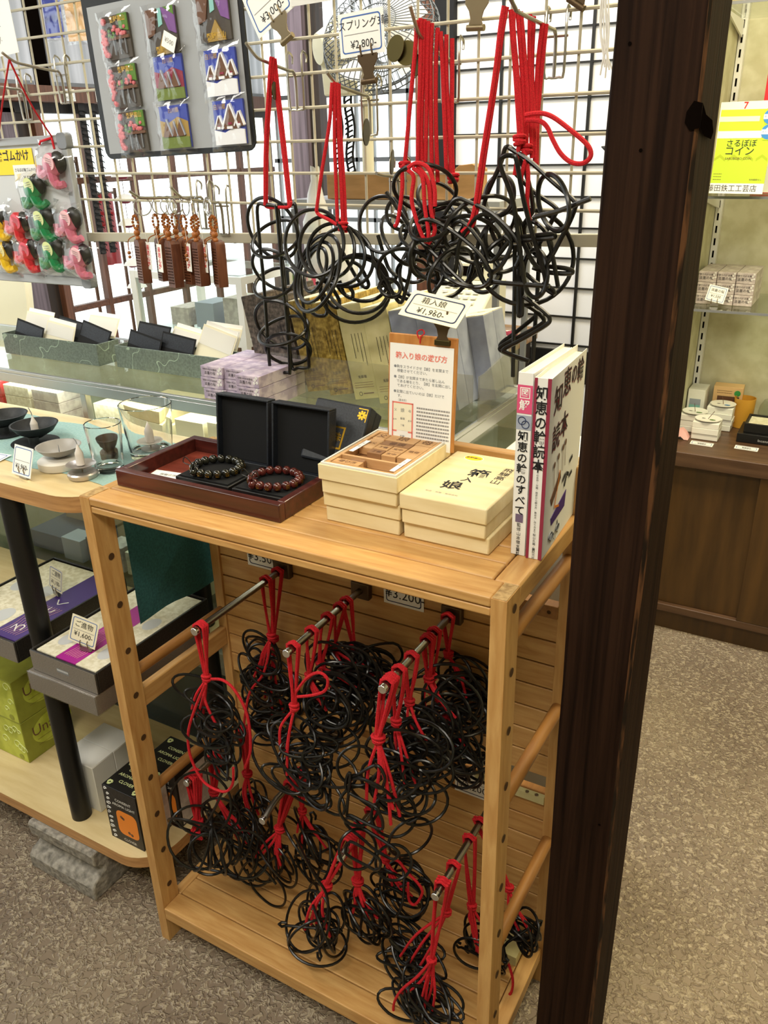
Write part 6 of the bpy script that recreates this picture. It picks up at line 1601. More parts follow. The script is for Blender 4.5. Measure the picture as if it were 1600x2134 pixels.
def lime_box(z0, z1, label):
    t_ = thing('lime_box', label, 'box', (-.53, .16, z0), 'lime green boxes on the bottom shelf')
    x0, x1, y0, y1 = -.60, -.449, .106, .22
    link('carton', MB().box(x0, x1, y0, y1, z0, z1 - .0005, 'box_olive'), t_, .0012)
    p = MB().quad(0, x1 - x0 - .002, 0, z1 - z0 - .003, 0, 'box_lime', FR((x0 + .001, y0 - .0003, z0 + .001), (1, 0, 0), (0, 0, 1)))
    Mf = FR((x0, y0 - .0005, z0), (1, 0, 0), (0, 0, 1))
    R2 = random.Random(int(z0 * 1000))
    for i in range(9):
        x, y, r = R2.uniform(.05, .145), R2.uniform(.01, .09), R2.uniform(.006, .013)
        p.tube([(x + r * cos(a) * (1 - a / 9), y + r * sin(a) * (1 - a / 9), .0004) for a in [k * .5 for k in range(14)]], .0007, 'sticker_green', 4, False, Mf)
    p.disc(.130, .010, .007, .0005, 'box_olive', Mf)
    link('printed_front', p, t_)
    Mr = FR((x1 + .0006, y0, z0), (0, 1, 0), (0, 0, 1))
    p = MB(Mr)
    p.disc(.07, .055, .05, .0001, 'box_lime', None, 30, .035)
    p.text('Una', .048, .062, .034, 'brown_print', .0003)
    p.quad(.030, .080, .040, .0408, .0003, 'brown_print').quad(.03, .08, .026, .0266, .0003, 'brown_print')
    link('printed_side', p, t_)


lime_box(ZB, .2335, 'lime green patterned box, lower of the stack behind the black leg')
lime_box(.234, .335, 'lime green patterned box, upper of the stack behind the black leg')
for y0, y1, l in ((.077, .130, 'plain white carton on the bottom shelf, front one'), (.1305, .186, 'plain white carton on the bottom shelf, behind the front one')):
    t_ = thing('white_carton', l, 'box', (-.248, y0 + .03, ZB), 'white cartons on the bottom shelf')
    link('carton', MB().box(-.292, -.2075, y0, y1 - .0005, ZB, .240, 'white_box'), t_, .001)
    link('lid_flap', MB().box(-.2915, -.208, y0 + .0005, y1 - .001, .2401, .2412, 'white_box'), t_, .0005)


def aroma(x0, x1, y0, y1, z1, label, front=True):
    t_ = thing('aroma_light_box', label, 'box', ((x0 + x1) / 2, (y0 + y1) / 2, ZB), 'aroma light boxes on the bottom shelf')
    link('carton', MB().box(x0, x1, y0, y1, ZB, z1, 'black_satin'), t_, .001)
    w, h = x1 - x0, z1 - ZB
    p = MB(FR((x0, y0 - .0004, ZB), (1, 0, 0), (0, 0, 1)))
    p.quad(0, w, 0, h, 0, 'crosshatch')
    p.prism(rrect(w * .30, w * .92, h * .16, h * .62, .012), .0001, .0003, 'orange_print')
    for x, y in ((.45, .5), (.62, .24), (.7, .22), (.5, .48)):
        p.disc(w * x, h * y, .0035, .0005, 'brown_print', None, 10)
    p.text('CONSENT', w * .58, h * .80, .0085, 'paper', .0004)
    p.text('AROMA LIGHT', w * .58, h * .715, .0085, 'paper', .0004)
    p.text('CLOVER', w * .6, h * .065, .0085, 'paper', .0004)
    R2 = random.Random(5)
    for y in [h * (.05 + .09 * k) for k in range(11)]:
        for q in range(2):
            r = R2.uniform(.0025, .0045)
            cx_ = w * .10 + R2.uniform(-.003, .003)
            p.tube([(cx_ + r * cos(a) * (1 - a / 9), y + r * sin(a) * (1 - a / 9), .0004) for a in [k * .6 for k in range(11)]], .0005, 'paper', 4)
    link('printed_front', p, t_)
    p = MB(FR((x0, y0, z1 + .0004), (1, 0, 0), (0, 1, 0)))
    d = y1 - y0
    p.text('CONSENT', w * .5, d * .66, .0095, 'sticker_green', .0002)
    p.text('AROMA LIGHT', w * .5, d * .46, .0095, 'sticker_green', .0002)
    p.text('CLOVER', w * .5, d * .26, .0095, 'sticker_green', .0002)
    for x, y in ((.12, .14), (.12, .86), (.88, .14), (.88, .86)):
        for q in range(3):
            r = .006
            p.tube([(w * x + r * cos(a + q * 2.1) * (1 - a / 8), d * y + r * sin(a + q * 2.1) * (1 - a / 8), .0003) for a in [k * .6 for k in range(10)]], .0006, 'sticker_green', 4)
    link('printed_top', p, t_)
    p = MB(FR((x1 + .0004, y0, ZB), (0, 1, 0), (0, 0, 1)))
    p.quad(.004, d - .004, .004, h - .012, 0, 'lilac_grey')
    p.tube([(d * .5, h * .6, .0003), (d * .58, h * .66, .0003), (d * .66, h * .72, .0003)], .0008, 'brown_print', 4)
    p.line(d * .56, h * .63, d * .66, h * .64, .004, .0002, 'brown_print')
    link('printed_side', p, t_)


aroma(-.145, -.063, .046, .122, .2565, 'black aroma light box with orange lamp picture, front right of the bottom shelf')
aroma(-.128, -.042, .1235, .206, .2555, 'black aroma light box seen from its lettered top, behind the front one')

# ================================================================== glass display case
tt = thing('display_case', 'long glass display case with alloy frame, behind the pale table and the rack', 'display case', (-.75, .5, 0))
x0, x1, y0, y1 = -1.9, .402, .352, .66
link('plinth', MB().box(x0, x1, y0 + .01, y1, 0, .10, 'mid_grey'), tt)
link('top_glass', MB().box(x0, x1 - .006, y0 + .006, y1, .8935, .8995, 'case_glass'), tt)
link('front_glass', MB().box(x0, x1 - .008, y0 + .004, y0 + .008, .10, .880, 'case_glass'), tt)
link('side_glass', MB().box(x1 - .010, x1 - .006, y0 + .01, y1 - .01, .10, .880, 'case_glass'), tt)
p = MB()
p.box(x0, x1, y0 - .004, y0 + .014, .874, .8934, 'alloy').box(x0, x1, y0 - .004, y0 + .004, .8935, .9005, 'alloy')
p.box(x1 - .014, x1, y0 + .0141, y1, .874, .8934, 'alloy').box(x1 - .005, x1, y0 + .0041, y1, .8935, .9005, 'alloy')
p.box(x0, x1, y1 - .004, y1 + .008, .86, .9005, 'alloy')
link('top_frame', p, tt, .001)
for x in (-.39, x1 - .014):
    link('upright', MB().box(x, x + .014, y0 - .002, y0 + .012, .10, .874, 'alloy'), tt, .001)
link('back_panel', MB().box(x0, x1, y1 - .003, y1, .10, .86, 'washi_wall'), tt)
for z in (.772, .62, .44, .26):
    link('glass_shelf', MB().box(x0, x1 - .015, y0 + .02, y1 - .01, z, z + .005, 'case_glass'), tt)
IN = [(-.92, -.80, .40, .47, .7775, .815, 'shop_red', 'red box'), (-.79, -.70, .40, .48, .7775, .815, 'shop_red', 'red box'), (-.79, -.70, .40, .48, .8155, .85, 'shop_red', 'second red box'),
      (-.69, -.61, .40, .48, .7775, .80, 'fibre_paper', 'lowest beige patterned box'), (-.69, -.61, .40, .48, .8005, .823, 'fibre_paper', 'middle beige patterned box'), (-.69, -.61, .40, .48, .8235, .846, 'fibre_paper', 'topmost beige patterned box'),
      (-.60, -.52, .40, .48, .7775, .80, 'lilac_grey', 'lowest pale patterned box'), (-.60, -.52, .40, .48, .8005, .823, 'lilac_grey', 'middle pale patterned box'), (-.60, -.52, .40, .48, .8235, .846, 'lilac_grey', 'topmost pale patterned box'),
      (-.44, -.36, .42, .50, .7775, .83, 'fibre_paper', 'beige box by the alloy upright'), (-.34, -.22, .40, .54, .7775, .815, 'cream_paper', 'long flat cream box'), (-.345, -.23, .40, .54, .8155, .84, 'paulownia', 'pale wooden box on the cream box'),
      (-.20, -.13, .40, .47, .7775, .835, 'cream_paper', 'cream cube box'), (-.12, -.05, .40, .47, .7775, .84, 'cream_paper', 'second cream cube box'), (-.04, .03, .39, .48, .7775, .81, 'case_lemon', 'pale lemon box'),
      (.05, .16, .40, .52, .7775, .83, 'case_lemon', 'pale lemon box under the tall boxes'), (.17, .30, .40, .54, .7775, .845, 'case_lemon', 'larger pale lemon box under the tall boxes'), (.31, .375, .42, .52, .7775, .81, 'cream_paper', 'cream box at the right end')]
base('case_lemon', 'D8D59A', .6)
base('navy_box', '39445C', .55)
base('brown_carton', '8A7B64', .7)
for a in IN:
    solo('stock_box', MB().box(*a[:6], a[6]), a[7] + ' inside the glass case, upper shelf', 'box', 'boxes on the upper shelf of the glass case', .001)
IN2 = [(-.72, -.55, .41, .52, .4455, .49, 'navy_box', 'flat navy box'), (-.70, -.56, .42, .54, .50, .56, 'brown_carton', 'brown carton'), (-.53, -.48, .41, .46, .4455, .51, 'navy_box', 'small dark blue box'),
       (-.47, -.42, .41, .46, .4455, .505, 'lilac_grey', 'small grey box'), (-.41, -.33, .41, .47, .4455, .50, 'fibre_paper', 'small cream box with blue edge'), (-.60, -.54, .40, .45, .4455, .50, 'bluegrey', 'pale blue box'),
       (-.30, -.18, .41, .50, .4455, .52, 'cream_paper', 'cream box'), (-.72, -.45, .40, .6, .2655, .31, 'paulownia', 'wide wooden box'), (-.4, -.1, .40, .6, .2655, .32, 'lilac_grey', 'wide grey box')]
IN2[1] = (-.70, -.56, .50, .60, .4455, .57, 'brown_carton', 'brown carton')
for a in IN2:
    solo('stock_box', MB().box(*a[:6], a[6]), a[7] + ' inside the glass case, lower shelves', 'box', 'boxes on the lower shelves of the glass case', .001)

# ------------------------------------------------------------------ on the case: washi boxes with envelopes
ZC = .9008
for x0, x1, y0, y1, l in ((-.720, -.432, .445, .505, 'left'), (-.395, -.120, .458, .515, 'right')):
    tt = thing('envelope_box', 'green fibre paper box full of envelopes on the glass case, ' + l + ' one', 'box', ((x0 + x1) / 2, (y0 + y1) / 2, ZC), 'green paper boxes on the glass case')
    link('box_body', MB().tray(x0, x1, y0, y1, ZC, .945, .003, 'washi_green'), tt, .0008)
    n = 6
    for i in range(n):
        ax = x0 + .006 + (x1 - x0 - .11) * (i % 3) / 2
        ay = y0 + .014 + .006 * i
        blk = i in (0, 2, 4) if l == 'left' else i in (0, 1, 3)
        w = .088
        M = FR((ax + w / 2, ay, ZC + .006), (1, 0, .0), (-.0, .30 + .05 * i, 1))
        M = M @ Matrix.Rotation(rad((-10, -6, -12, -4, -8, -2)[i]), 4, 'Z')
        t_ = thing('envelope', ('black' if blk else 'white') + ' card envelope leaning in the ' + l + ' green box, ' + ('first', 'second', 'third', 'fourth', 'fifth', 'last')[i] + ' from the front', 'envelope', (ax, ay, ZC + .006), 'envelopes in the green boxes')
        hh = (.062, .066, .070, .080, .074, .086)[i] + (.014 if (l == 'right' and i == 2) else 0)
        link('sheet', MB(M).box(-w / 2, w / 2, 0, hh, -.0008, 0, 'black_matte' if blk else 'cream_paper'), t_)
        link('flap' if not blk else 'window_panel', MB(M).box(-w / 2 + .003, w / 2 - .003, hh * .55, hh - .004, .0002, .0006, 'white_box' if not blk else 'leatherette'), t_)
        if not blk:
            link('inner_sheet', MB(M).box(-w / 2 + .004, w / 2 - .002, 0, hh + .008, -.0022, -.0012, 'white_card'), t_)

# ------------------------------------------------------------------ lilac boxes
def lilac(x0, y0, z0, label, group, d=.13, w=.0485, h=.0195, mat='lilac_paper', small=False):
    t_ = thing('incense_box', label, 'box', (x0 + w / 2, y0 + d / 2, z0), group)
    link('carton', MB().box(x0, x0 + w - .0005, y0, y0 + d, z0, z0 + h - .0004, mat), t_, .0007)
    p = MB(FR((x0, y0 - .0003, z0), (1, 0, 0), (0, 0, 1)))
    p.text('宇野千代の淡墨桜', w * .42, h * .70, h * .20, 'ink', .0002)
    p.text('淡墨の桜', w * .42, h * .38, h * .32, 'ink', .0002)
    for x, y in ((.84, .70), (.92, .48), (.80, .42), (.9, .88)):
        for q in range(5):
            p.disc(w * x + .0016 * cos(q * 1.26), h * y + .0016 * sin(q * 1.26), .0011, .0003, 'white_card', None, 7)
    if not small:
        p.quad(w * .45, w * .62, -.0002, h * .06, .0003, 'lilac_line')
    link('printed_end', p, t_)


for col, (x, y) in enumerate(((-.083, .358), (-.034, .362), (.014, .335))):
    for r in range(3):
        lilac(x + (.004, .0, .002)[r] * (1 if col < 2 else 0), y, ZC + r * .0197, 'lilac cherry blossom incense box on the glass case, ' + ('left', 'middle', 'right')[col] + ' column, ' + ('bottom', 'middle', 'top')[r] + ' layer', 'lilac boxes on the glass case')

# ------------------------------------------------------------------ tall incense boxes, leaning left
cols = [(-.040, 'box_brown', 'brown patterned', 'left'), (.010, 'box_brown', 'brown patterned', 'right'), (.066, 'box_gold', 'gold flowered', 'left'), (.115, 'box_gold', 'gold flowered', 'right'), (.168, 'box_cream', 'plain cream yellow', 'left'),
        (.218, 'box_cream', 'plain cream yellow', 'right'), (.270, 'box_blue', 'blue grey', 'left'), (.320, 'box_blue', 'blue grey', 'right')]
for ci, (x, mt, cl, sd) in enumerate(cols):
    for r in range(4):
        y = .472 - ci * .003 + r * .0405
        dx = (.03 if (ci == 7 and r > 1) else 0)
        M = Matrix.Translation((x + dx, y, ZC + .0006)) @ Matrix.Rotation(rad(-11.5), 4, 'Y')
        t_ = thing('incense_box', 'tall ' + cl + ' incense box leaning on the glass case, ' + sd + ' column, ' + ('front', 'second', 'third', 'back')[r] + ' row', 'box', (x + dx, y, ZC), 'tall incense boxes on the glass case')
        w, d, h = .0475, .0395, .158 - (.02 if dx else 0)
        z0 = .0002
        link('carton', MB(M @ Matrix.Translation((0, 0, z0))).box(0, w, 0, d, 0, h, mt), t_, .0008)
        p = MB(M @ Matrix.Translation((0, 0, z0)))
        p.box(.0006, w - .0006, .0006, d - .0006, h + .0001, h + .0012, 'box_lid' if mt != 'box_brown' else 'box_brown')
        p.quad(w * .35, w * .65, d * .1, d * .16, h + .0014, 'dark_slot')
        link('lid_flap', p, t_)
        if r == 0:
            p = MB(M @ FR((0, -.0004, z0), (1, 0, 0), (0, 0, 1)))
            p.text('鬼蘇羅', w * .5, h * .24, .0058, 'ink', .0002)
            p.disc(w * .3, h * .06, .0035, .0002, 'ink', None, 14)
            p.disc(w * .3, h * .06, .0026, .0003, mt, None, 14)
            p.quad(w * .42, w * .85, h * .055, h * .066, .0002, 'brown_print')
            for k, n_ in enumerate((16, 14, 9, 12)):
                p.lines_of_text(-.0, n_ * .0034, 0, 1, .0036, .0005, 'ink', .0002, M=FR((w * (.82 - k * .14), h * .70, 0), (0, -1, 0), (1, 0, 0)))
            p.lines_of_text(w * .12, w * .9, h * .18, 3, .004, .0004, 'brown_print', .0002)
            link('printed_front', p, t_)
tt = thing('acrylic_stand', 'clear acrylic stand in front of the tall incense boxes', 'stand', (.2, .5, ZC))
link('front_panel', MB().box(.004, .395, .437, .4395, ZC, .974, 'acrylic'), tt)
p = MB(FR((.404, .44, ZC), (0, 1, 0), (0, 0, 1))).prism([(0, 0), (.16, 0), (.16, .095), (.02, .072), (0, .072)], -.0015, .0015, 'acrylic')
link('side_panel', p, tt)

# ================================================================== alcove on the right
tt = thing('wall_cabinet', 'low dark brown cabinet with sliding doors on the right behind the pillar', 'cabinet', (1.3, 1.63, 0))
x0, x1, yf = .503, 2.28, 1.457
link('plinth', MB().box(x0, x1, yf + .012, 1.795, 0, .062, 'cabinet_wood'), tt)
link('bottom_rail', MB().box(x0, x1, yf - .006, 1.795, .0625, .085, 'cabinet_top'), tt, .002)
link('top_board', MB().box(x0, x1, yf - .012, 1.795, .505, .545, 'cabinet_top'), tt, .002)
link('sliding_door', MB().box(x0 + .01, .755, yf + .010, yf + .024, .0855, .5045, 'cabinet_wood'), tt, .001)
link('sliding_door', MB().box(.748, 1.40, yf - .006, yf + .009, .0855, .5045, 'cabinet_wood'), tt, .001)
link('sliding_door', MB().box(1.39, 2.27, yf + .010, yf + .024, .0855, .5045, 'cabinet_wood'), tt, .001)
link('back', MB().box(x0, x1, 1.78, 1.795, .0855, .505, 'dark_slot'), tt)
tt = thing('shelf_standard', 'white slotted shelf upright in the corner of the right alcove', 'shelf upright', (.512, 1.785, .55))
p = MB().box(.5035, .520, 1.775, 1.799, .55, 2.3, 'white_plastic')
link('upright', p, tt)
p = MB()
z = .58
while z < 2.25:
    p.box(.509, .5135, 1.7744, 1.7749, z, z + .018, 'dark_slot')
    z += .032
link('slots', p, tt)
for z, l in ((.899, 'lower glass shelf in the right alcove, carrying small lilac boxes'), (1.163, 'upper glass shelf in the right alcove, behind the lime poster'), (1.56, 'topmost glass shelf in the right alcove')):
    tt = thing('glass_shelf', l, 'shelf', (1.2, 1.65, z), 'glass shelves in the right alcove')
    link('pane', MB().box(.505, 2.2, 1.50, 1.793, z, z + .006, 'case_glass'), tt)
    link('front_edge', MB().box(.505, 2.2, 1.4985, 1.4998, z, z + .006, 'mid_grey'), tt)
    link('bracket', MB().prism([(1.52, z - .004), (1.774, z - .004), (1.774, z - .04), (1.70, z - .03)], .508, .512, 'white_plastic', Matrix(((0, 0, 1, 0), (1, 0, 0, 0), (0, 1, 0, 0), (0, 0, 0, 1)))), tt)
# lime poster
M = FR((.590, 1.478, 1.264), (1, -.01, -.012), (.0, .08, 1))
tt = thing('poster', 'lime yellow coin payment poster in Japanese on the upper glass shelf', 'poster', M.translation)
w, h = .058, .088
p = MB(M).box(-w, w, -h, h, -.002, 0, 'lime')
p.quad(-w, w, -h, -h + .022, .0003, 'white_card')
p.quad(-w, w * .62, h * .33, h * .50, .0003, 'white_card')
p.quad(-w, w * .45, h * .72, h * .84, .0003, 'cream_paper')
for k in range(4):
    p.prism([(-w + .03 * k, -h * .15), (-w + .03 * k + .012, -h * .05), (-w + .03 * k + .024, -h * .15), (-w + .03 * k + .024, -h * .22), (-w + .03 * k + .012, -h * .12), (-w + .03 * k, -h * .22)], .0001, .0002, 'lime_dark')
p.text('さるぼぼ', -.004, h * .20, .0165, 'ink', .0005)
p.text('コイン', -.006, h * .015, .0215, 'ink', .0005)
p.text('SARUBOBO COIN', -.006, -h * .155, .0070, 'brown_print', .0005)
p.text('藤田鉄工工芸店', -.010, -h + .0105, .0155, 'ink', .0006)
p.text('有効期限なし', .038, -h * .66, .0045, 'brown_print', .0005)
p.lines_of_text(-w + .004, -w + .022, -h * .52, 3, .006, .0004, 'brown_print', .0005)
link('sheet', p, tt)
for y, l in ((h * .82, 'upper'), (h * .47, 'lower')):
    p = MB(M).box(w * .66, w * 1.02, y - .017, y + .017, .0004, .0007, 'lime')
    p.disc(w * .84, y, .0155, .0009, 'sky', None, 24)
    p.quad(w * .84 - .015, w * .84 + .015, y - .005, y + .005, .0011, 'white_card')
    p.prism([(w * .84 - .008, y + .004), (w * .84 + .008, y + .004), (w * .84, y + .012)], .0010, .0011, 'snow')
    p.text('あんしん館', w * .84, y, .0055, 'sky', .0013)
    link('sticker', p, tt)
M = FR((.66, 1.60, 1.36), (1, 0, 0), (0, .03, 1))
p = MB(M).box(-.055, .06, -.19, .22, -.002, 0, 'shop_red')
p.prism([(-.035, .02), (.06, .05), (.06, .14), (-.02, .13)], .0001, .0004, 'sky')
p.disc(-.02, -.13, .04, .0004, 'yellow', None, 20)
p.disc(.01, .0, .03, .0006, 'orange_print', None, 18)
p.text('感', -.005, -.135, .05, 'shop_red', .0006, bold=True)
p.text('大', .03, -.06, .05, 'white_card', .0006, bold=True)
solo('poster', p, 'red poster with yellow and blue shapes cut by the right edge, behind the lime poster', 'poster')
p = MB(FR((.575, 1.55, 1.345), (1, 0, 0), (0, .03, 1))).box(-.055, .08, -.17, .025, -.002, 0, 'white_card')
p.text('7', .0, .016, .02, 'red_ink', .0005, bold=True)
solo('poster', p, 'white sheet showing just above the lime poster', 'poster')
# lilac boxes on the lower glass shelf
for col in range(3):
    for r in range(3):
        lilac(.515 + col * .0455, 1.575, .9055 + r * .0272, 'pale lilac incense box on the right glass shelf, ' + ('left', 'middle', 'right')[col] + ' column, ' + ('bottom', 'middle', 'top')[r] + ' layer',
              'pale lilac boxes on the right glass shelf', .15, .0445, .0268, 'lilac_grey', True)
M = FR((.567, 1.555, .935), (1, .1, -.2), (.22, .35, 1))
solo('price_card', price_card(M, .046, .040, [('淡墨の桜', 0, .2, .2), ('¥1,500', 0, -.15, .22)]), 'tilted white price card in front of the pale lilac boxes', 'price card', 'price cards in the right alcove')
c = thing('card_clip', 'small card clip in front of the pale lilac boxes', 'clip', (.565, 1.552, .906), 'small steel card clips')
card_clip(FR((.565, 1.550, .9058), (1, .1, 0), (0, .1, 1)), c)
# on the cabinet top
ZK = .546
tt = thing('picture_box', 'white box with a blue sky picture on the cabinet, against the pillar edge', 'box', (.51, 1.72, ZK))
link('carton', MB().box(.506, .552, 1.705, 1.775, ZK, .645, 'white_card'), tt, .001)
p = MB(FR((.506, 1.7045, ZK), (1, 0, 0), (0, 0, 1)))
p.quad(.006, .036, .035, .072, 0, 'teal_print').quad(.006, .036, .055, .072, .0002, 'bluegrey').quad(.006, .036, .016, .026, .0002, 'bluegrey')
link('printed_front', p, tt)
tt = thing('lamp_box', 'peach coloured box with an orange lamp picture on the cabinet', 'box', (.60, 1.76, ZK))
M = FR((.567, 1.745, ZK), (1, .05, 0), (-.05, 1, 0))
link('carton', MB(M).box(0, .078, 0, .045, 0, .105, 'peach'), tt, .001)
p = MB(M @ FR((0, -.0005, 0), (1, 0, 0), (0, 0, 1)))
p.quad(.012, .070, .010, .078, 0, 'brown_print')
p.prism(rrect(.024, .056, .012, .066, .006), .0001, .0003, 'orange_print')
p.disc(.064, .088, .0085, .0003, 'green_print', None, 18)
p.lines_of_text(.01, .05, .093, 2, .006, .0006, 'brown_print', .0003)
link('printed_front', p, tt)
p = MB().lathe([(.0001, 0), (.025, 0), (.0285, .083), (.0275, .083), (.0245, .002), (.0001, .003)], 'orange_cup', 26, None, (.655, 1.735, ZK))
solo('candle_cup', p, 'orange yellow paper candle cup next to the peach box', 'cup')
p = MB().lathe([(.0001, 0), (.014, 0), (.014, .004), (.022, .012), (.030, .032), (.031, .05), (.027, .068), (.018, .083), (.017, .0835), (.026, .067), (.029, .05), (.028, .032), (.02, .013), (.0001, .006)], 'clear_glass', 28, None, (.722, 1.735, ZK))
solo('glass_globe', p, 'round clear glass globe behind the black gift tray', 'glass globe')


def white_stack(x0, y0, n, label, art):
    z = ZK
    w, d = .068, .058
    for i in range(n):
        R2 = random.Random(int(x0 * 1000) + i)
        dx, dy = R2.uniform(-.002, .002), R2.uniform(-.002, .002)
        solo('white_box', MB().box(x0 + dx, x0 + w + dx, y0 + dy, y0 + d + dy, z, z + .0158, 'white_card'), 'flat white box in the ' + label + ' stack on the cabinet, ' + ('lowest', 'second from the bottom', 'third from the bottom', 'fourth from the bottom')[i] , 'box', 'white boxes on the cabinet', .001)
        z += .0162
    t_ = thing('incense_dish', 'round white incense dish with painted ' + art + ' on the ' + label + ' stack', 'dish', (x0 + .036, y0 + .028, z), 'incense dishes on the white stacks')
    link('dish', MB().lathe([(.0001, 0), (.020, 0), (.033, .004), (.034, .006), (.032, .006), (.018, .003), (.0001, .003)], 'white_gloss', 30, None, (x0 + .036, y0 + .028, z)), t_)
    p = MB()
    p.disc(x0 + .048, y0 + .022, .0085, z + .0043, 'sky' if 'blue' in art else 'leaf_green', None, 8, .004)
    p.disc(x0 + .024, y0 + .03, .005, z + .0043, 'grey_ink', None, 8, .0025)
    link('painted_motif', p, t_)
    link('incense_stick', MB().tube([(x0 + .036, y0 + .028, z + .004), (x0 + .032 + (.018 if 'leaf' in art else 0), y0 + .026, z + .027)], .0008, 'brown_print', 5), t_)


white_stack(.568, 1.668, 4, 'rear', 'blue flower')
white_stack(.548, 1.566, 3, 'front', 'green leaf')
white_stack(.436 + .068, 1.620, 3, 'left', 'grey flower')
p = MB()
vs = [(.506 + .04 * a / 4, 1.545 + .04 * b_ / 4, ZK + .0005 + (.018 if (0 < a < 4 and 0 < b_ < 4) else 0) + .004 * ((a * 7 + b_ * 3) % 3) * (0 < a < 4)) for a in range(5) for b_ in range(5)]
p.add(vs, [(a * 5 + b_, (a + 1) * 5 + b_, (a + 1) * 5 + b_ + 1, a * 5 + b_ + 1) for a in range(4) for b_ in range(4)], 'pale_pink')
solo('folded_cloth', p, 'crumpled pale pink cloth on the cabinet beside the pillar', 'cloth')
tt = thing('gift_tray', 'black gift tray with cream contents on the cabinet at the right edge', 'tray', (.74, 1.64, ZK))
link('outer_box', MB().box(.662, .86, 1.592, 1.705, ZK, ZK + .024, 'black_satin'), tt, .001)
link('inner_tray', MB().tray(.675, .85, 1.605, 1.70, ZK + .0245, ZK + .05, .006, 'black_satin'), tt, .001)
link('contents', MB().box(.682, .844, 1.612, 1.694, ZK + .0310, ZK + .045, 'fibre_paper'), tt, .001)
p = MB(FR((.70, 1.5915, ZK + .01), (1, 0, 0), (0, 0, 1)))
p.text('Incense', .03, 0, .010, 'light_grey', .0003)
link('lettering', p, tt)
for x, y, l in ((.585, 1.532, 'white price strip lying on the cabinet in front of the white stacks'), (.695, 1.545, 'white price strip lying on the cabinet in front of the black tray')):
    M = FR((x, y, ZK + .001), (1, -.04, 0), (.04, 1, .12))
    solo('price_strip', price_card(M, .058, .022, [('¥880', 0, -.05, .5)]), l, 'price card', 'price cards in the right alcove')

# ================================================================== behind the case: desk, till and stock
tt = thing('counter_desk', 'brown wooden till desk in front of the shoji screen', 'desk', (-.15, 1.5, 0))
link('desk_top', MB().box(-.335, .045, 1.29, 1.72, .745, .78, 'desk_wood'), tt, .002)
link('side_panel', MB().box(.005, .030, 1.31, 1.70, 0, .7445, 'post_dark'), tt)
link('front_panel', MB().box(-.32, .005, 1.33, 1.35, 0, .7445, 'post_dark'), tt)
tt = thing('cash_register', 'cream cash register on the till desk behind the blue boxes', 'cash register', (-.13, 1.5, .78))
M = FR((-.20, 1.42, .7805), (1, 0, 0), (0, 1, 0))
p = MB(M @ Matrix(((0, 0, 1, 0), (1, 0, 0, 0), (0, 1, 0, 0), (0, 0, 0, 1)))).prism([(0, 0), (.22, 0), (.22, .15), (.14, .15), (.04, .085), (0, .075)], 0, .17, 'cream_machine')
link('body', p, tt, .006)
link('drawer', MB(M).box(.004, .166, -.004, .0, .004, .05, 'cream_machine'), tt, .002)
link('display', MB(M).box(.03, .14, .15, .19, .1505, .20, 'cream_machine'), tt, .004)
link('display_window', MB(M).box(.045, .125, .1485, .1495, .162, .19, 'dark_slot'), tt)
p = MB(M)
for a in range(5):
    for b_ in range(4):
        p.cbox((.03 + a * .024, .06 + b_ * .018, .102 + b_ * .0117), (.016, .012, .006), 'white_plastic')
link('keys', p, tt)
for i, (x, y, a, l) in enumerate(((-.03, 1.50, .3, 'lowest'), (-.015, 1.52, -.2, 'middle'), (.0, 1.54, .1, 'topmost'))):
    solo('paper_sheet', MB(FR((x, y, .781 + i * .0018), (cos(a), sin(a), 0), (-sin(a), cos(a), .01))).box(-.04, .03, -.07, .07, 0, .0012, 'paper'), l + ' loose white paper sheet on the till desk', 'paper', 'papers on the till desk')
p = MB().tube(spline([(-.015, 1.55, .792), (.0, 1.555, .795), (.014, 1.548, .791), (.03, 1.553, .794), (.04, 1.55, .79)], False, 4), [.007, .0075, .007, .005, .004, .004, .004, .005, .007, .0075, .007, .007, .007, .007, .007, .007, .006], 'maroon', 8)
solo('folded_spectacles', p, 'dark reddish spectacles lying on the papers of the till desk', 'spectacles')
# storage shelf behind the grid, with the long cardboard box
tt = thing('stock_rack', 'thin metal stock rack behind the grid carrying a long cardboard box', 'rack', (-.05, 1.05, 0))
link('shelf_board', MB().box(-.33, .20, 1.0, 1.20, 1.165, 1.185, 'grey_frame'), tt)
for x in (-.325, .195):
    for y in (1.007, 1.19):
        link('leg', MB().box(x - .006, x + .006, y - .006, y + .006, 0, 1.164, 'mid_grey'), tt)
tt = thing('cardboard_box', 'long low brown cardboard box with torn right end, behind the red cords', 'box', (-.04, 1.06, 1.186))
link('carton', MB().box(-.235, .085, 1.015, 1.055, 1.186, 1.243, 'cardboard'), tt, .002)
p = MB()
p.prism([(.0855, 1.186), (.135, 1.19), (.150, 1.20), (.150, 1.248), (.128, 1.258), (.098, 1.255), (.0855, 1.245)], 1.018, 1.05, 'cardboard', Matrix(((1, 0, 0, 0), (0, 0, 1, 0), (0, 1, 0, 0), (0, 0, 0, 1))))
link('torn_flap', p, tt, .001)
R_ = random.Random(31)


